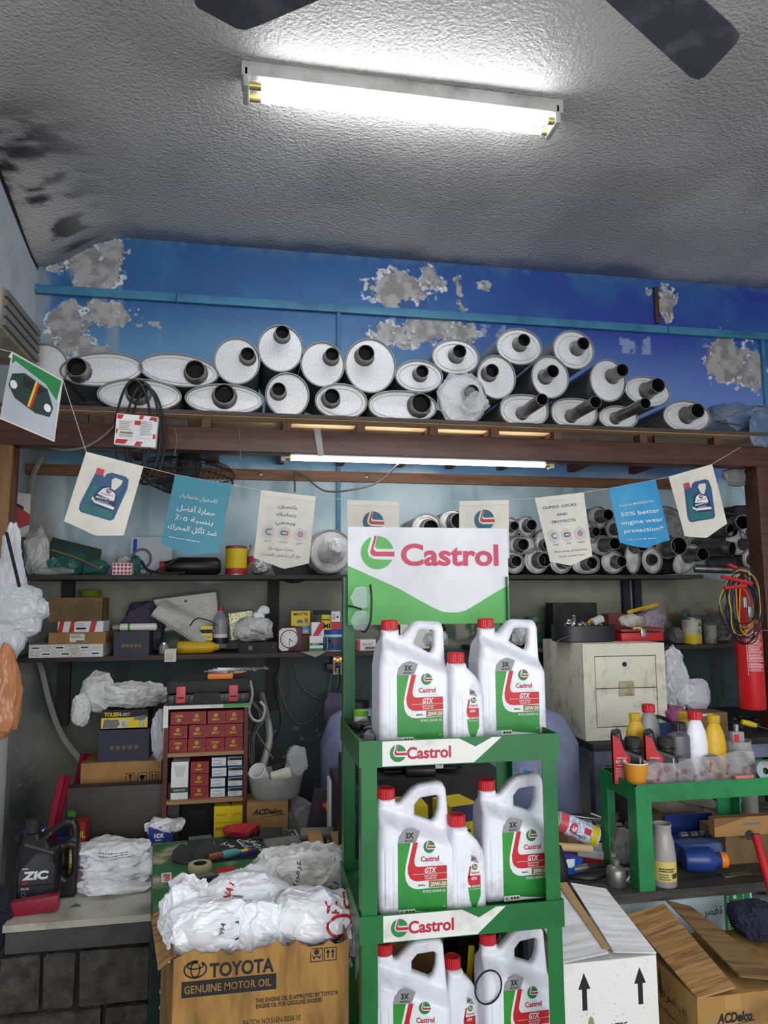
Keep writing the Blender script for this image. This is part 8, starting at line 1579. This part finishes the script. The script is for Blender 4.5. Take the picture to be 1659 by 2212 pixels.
# black monitor seen from the back
x0, x1, z0, z1 = span(812, 1640, 1008, 1752, 2.66); t = T('black_monitor', 'black television back with louvres standing behind the stand', 'monitor', ((x0+x1)/2, 2.70, .862), -.05); w, h = x1-x0, z1-.862
MB().bx(-w/2, w/2, .03, .06, 0, h, bev=.006).obj('screen_frame', M_blk, t); MB().bx(-w*.42, w*.42, -.03, .03, .02, h*.94, bev=.02).obj('back_shell', mat('monitor_plastic', (30, 31, 34), .5), t)
for q in range(10): MB().bx(w*.26, w*.4, -.034, -.03, h*.25+q*.014, h*.25+q*.014+.006).obj('louvre', M_blk2, t)
for q in range(10): MB().bx(-w*.4, -w*.2, -.034, -.03, h*.15+q*.014, h*.15+q*.014+.006).obj('louvre', M_blk2, t)
MB().bx(-.06, .05, -.075, -.03, -.0+.0, h*.5, bev=.008).obj('stand_neck', M_blk, t); d = Dec(t, FRONT(.055, -.0312, h*.3)); d.rect(0, 0, .03, .022, M_white, 0); d.disc(.02, .012, .002, M_ink, 1, 8); d.done()
# parts boxes on the kraft carton
def bb(label, px, Y, dep, m, deco=None, rz=0., zb=None, name='brake_box'): return pbox(name, label, 'box', px, Y, dep, m, zb=zb, rz=rz, deco=deco)
bb('yellow and white parts box seen through the left jug handle', (880, 1742, 925, 1790), 2.30, .1, M_yel, lambda d, w, h: (d.rect(0, h*.45, w*.75, h*.8, M_white, 0), d.text('D2304M-01', w*.36, h*.66, h*.12, M_ink, 1, w=w*.65), d.disc(w*.8, h*.1, .012, M_ink, 1)), zb=cz)
bb('yellow brake shoe box with purple lid behind the small bottle', (962, 1740, 1028, 1800), 2.24, .12, M_yel, lambda d, w, h: (d.rect(0, h*.75, w, h, mat('purple_print', (70, 62, 110), .5), 0), d.text('BRAKE', w*.45, h*.55, h*.16, M_ink, 1, w=w*.5, bold=.04), d.text('Shoes', w*.55, h*.3, h*.18, M_ink, 1, w=w*.6, shear=.3, bold=.02)), rz=.25, zb=.665)
bb('blue box with grey top just behind the left front post', (765, 1725, 832, 1790), 2.26, .16, M_jugblue, lambda d, w, h: d.rect(0, h*.7, w, h, M_blk2, 0), zb=cz, rz=-.1)
bb('small beige box lying across the boxes behind the left jug', (845, 1735, 890, 1760), 2.42, .08, mat('straw_card', (178, 160, 90), .6), zb=cz, name='parts_box')
t = T('paint_scraper', 'pale triangular scrap leaning behind the right middle jug', 'scrap', (.742, 2.42, .662)); MB().prism([(-.03, 0), (.012, 0), (.012, .12)], 0, .006).obj('scrap', M_paper, t, smooth=0)
t = T('orange_rag', 'orange scrap seen through the right middle jug handle', 'scrap', (A(1135, 1752, 2.3)[0], 2.25, .665)); MB().prism([(-.05, 0), (.05, 0), (.04, .05), (-.045, .08)], 0, .008).obj('scrap', mat('orange_scrap', (226, 140, 90), .6), t, smooth=0)
# left of the stand: leaning cartons and boxes
ls = T('side_carton', 'tall brown carton wedged left of the stand', 'box', (0, 0, 0)); MB().bx(.198, .245, 2.24, 2.62, 0, .70).obj('body', M_card, ls, smooth=0)
bb('orange and black box with yellow letters beside the stand post', (742, 1644, 776, 1700), 2.32, .14, M_ink, lambda d, w, h: (d.rect(0, 0, w, h*.4, M_or, 0), d.text('OU', w*.5, h*.7, h*.12, M_yel, 1, w=w*.6, bold=.05)), zb=.702, name='parts_box', rz=0.)
bb('dark blue and yellow box on the tall carton by the stand post', (752, 1705, 778, 1780), 2.2, .1, M_navy, lambda d, w, h: d.rect(w*.1, h*.6, w*.6, h*.7, M_yel, 0), zb=.702, name='parts_box')
t = T('white_slab', 'white plastic box standing behind the green bench by the stand', 'box', (0, 0, 0)); a = A(730, 1740, 2.75); MB().bx(a[0]-.03, a[0]+.02, 2.78, 2.86, 0, A(730, 1690, 2.75)[2], bev=.004).obj('body', M_wcart, t)
t = T('yellow_tap', 'yellow and red tap handle near the blue drum left of the stand', 'tap', A(706, 1742, 2.95)); MB().lathe([(0, 0), (.02, 0), (.022, .01), (0, .012)], 12, AX((0, 0, 0), (1, -.3, 0))).obj('knob', M_yel, t); MB().lathe([(0, 0), (.016, 0), (.016, .012), (0, .012)], 12, AX((-.013, .004, 0), (1, -.3, 0))).obj('collar', M_red, t); MB().tube([(.01, 0, 0), (.03, .12, -.02), (.035, .28, -.03)], .006, 8).obj('stem', M_oldsteel, t)
t = T('dark_panel_board', 'dark maroon board leaning behind the green bench', 'board', (A(665, 1770, 2.9)[0], 2.95, BZ)); MB().bx(-.03, .06, 0, .01, 0, .3, M=Matrix.Rotation(.2, 4, 'Y')).obj('board', mat('maroon_board', (66, 50, 60), .6), t, smooth=0)
# connectors and lids on the top tray, behind the left jug
rn = random.Random(41); z = SH[0]
for q in range(7):
    t = T('connector', 'black plug connector on the top tray, %s' % ('rearmost', 'nearest the post', 'lying flat', 'standing', 'beside the lime lid', 'grey-ended', 'half under the jug')[q], 'connector', (.275+rn.uniform(0, .035), 1.80+q*.032, z+.012), rot=(rn.uniform(-.3, .3), rn.uniform(-.3, .3), rn.uniform(0, 3)), group='plug connectors on the top tray')
    MB().bx(-.014, .014, -.01, .01, -.01, .012, bev=.003).obj('housing', M_blk if q % 3 else M_greyd, t); MB().lathe([(0, 0), (.007, 0), (.007, .012), (0, .012)], 10, AX((.012, 0, 0), (1, 0, .2))).obj('socket_end', M_blk2, t)
t = T('small_pot', 'lime green lid on a white pot at the rear of the top tray', 'pot', (.30, 2.03, z)); MB().lathe([(0, 0), (.02, 0), (.02, .03), (0, .03)], 20).obj('pot', M_white, t); MB().lathe([(.021, .03), (.021, .044), (0, .045)], 20).obj('lid', mat('lime_green', (130, 200, 50), .4), t)
t = T('red_cap_jar', 'small clear jar with red cap at the rear of the top tray', 'jar', (.345, 2.02, z)); MB().lathe([(0, 0), (.019, 0), (.019, .04), (0, .04)], 20).obj('glass', M_greyl, t); MB().lathe([(.0165, .04), (.0165, .056), (0, .057)], 20).obj('cap', M_cap, t)
# lower tray: folded board, yellow strip
t = T('folded_board', 'grey folded board with purple picture behind the lowest jugs', 'board', (A(1075, 2090, 2.04)[0], 2.02, SH[2])); zt_ = A(1075, 2012, 2.03)[2]-SH[2]
MB().add([(-.075, 0, 0), (.0, -.05, 0), (.1, .0, 0), (.0, .0, zt_)], [(0, 1, 3), (1, 2, 3), (2, 0, 3)]).obj('board', mat('grey_brown_board', (122, 106, 88), .6, c2=(96, 84, 76), scale=8), t, smooth=0)
t = T('yellow_strip', 'yellow printed strip standing behind the lowest small bottle', 'strip', (A(1003, 2100, 2.0)[0], 1.99, SH[2]), rot=(0, .1, 0)); MB().bx(-.008, .008, 0, .003, 0, A(1003, 2040, 2.0)[2]-SH[2]).obj('strip', M_yel, t, smooth=0)
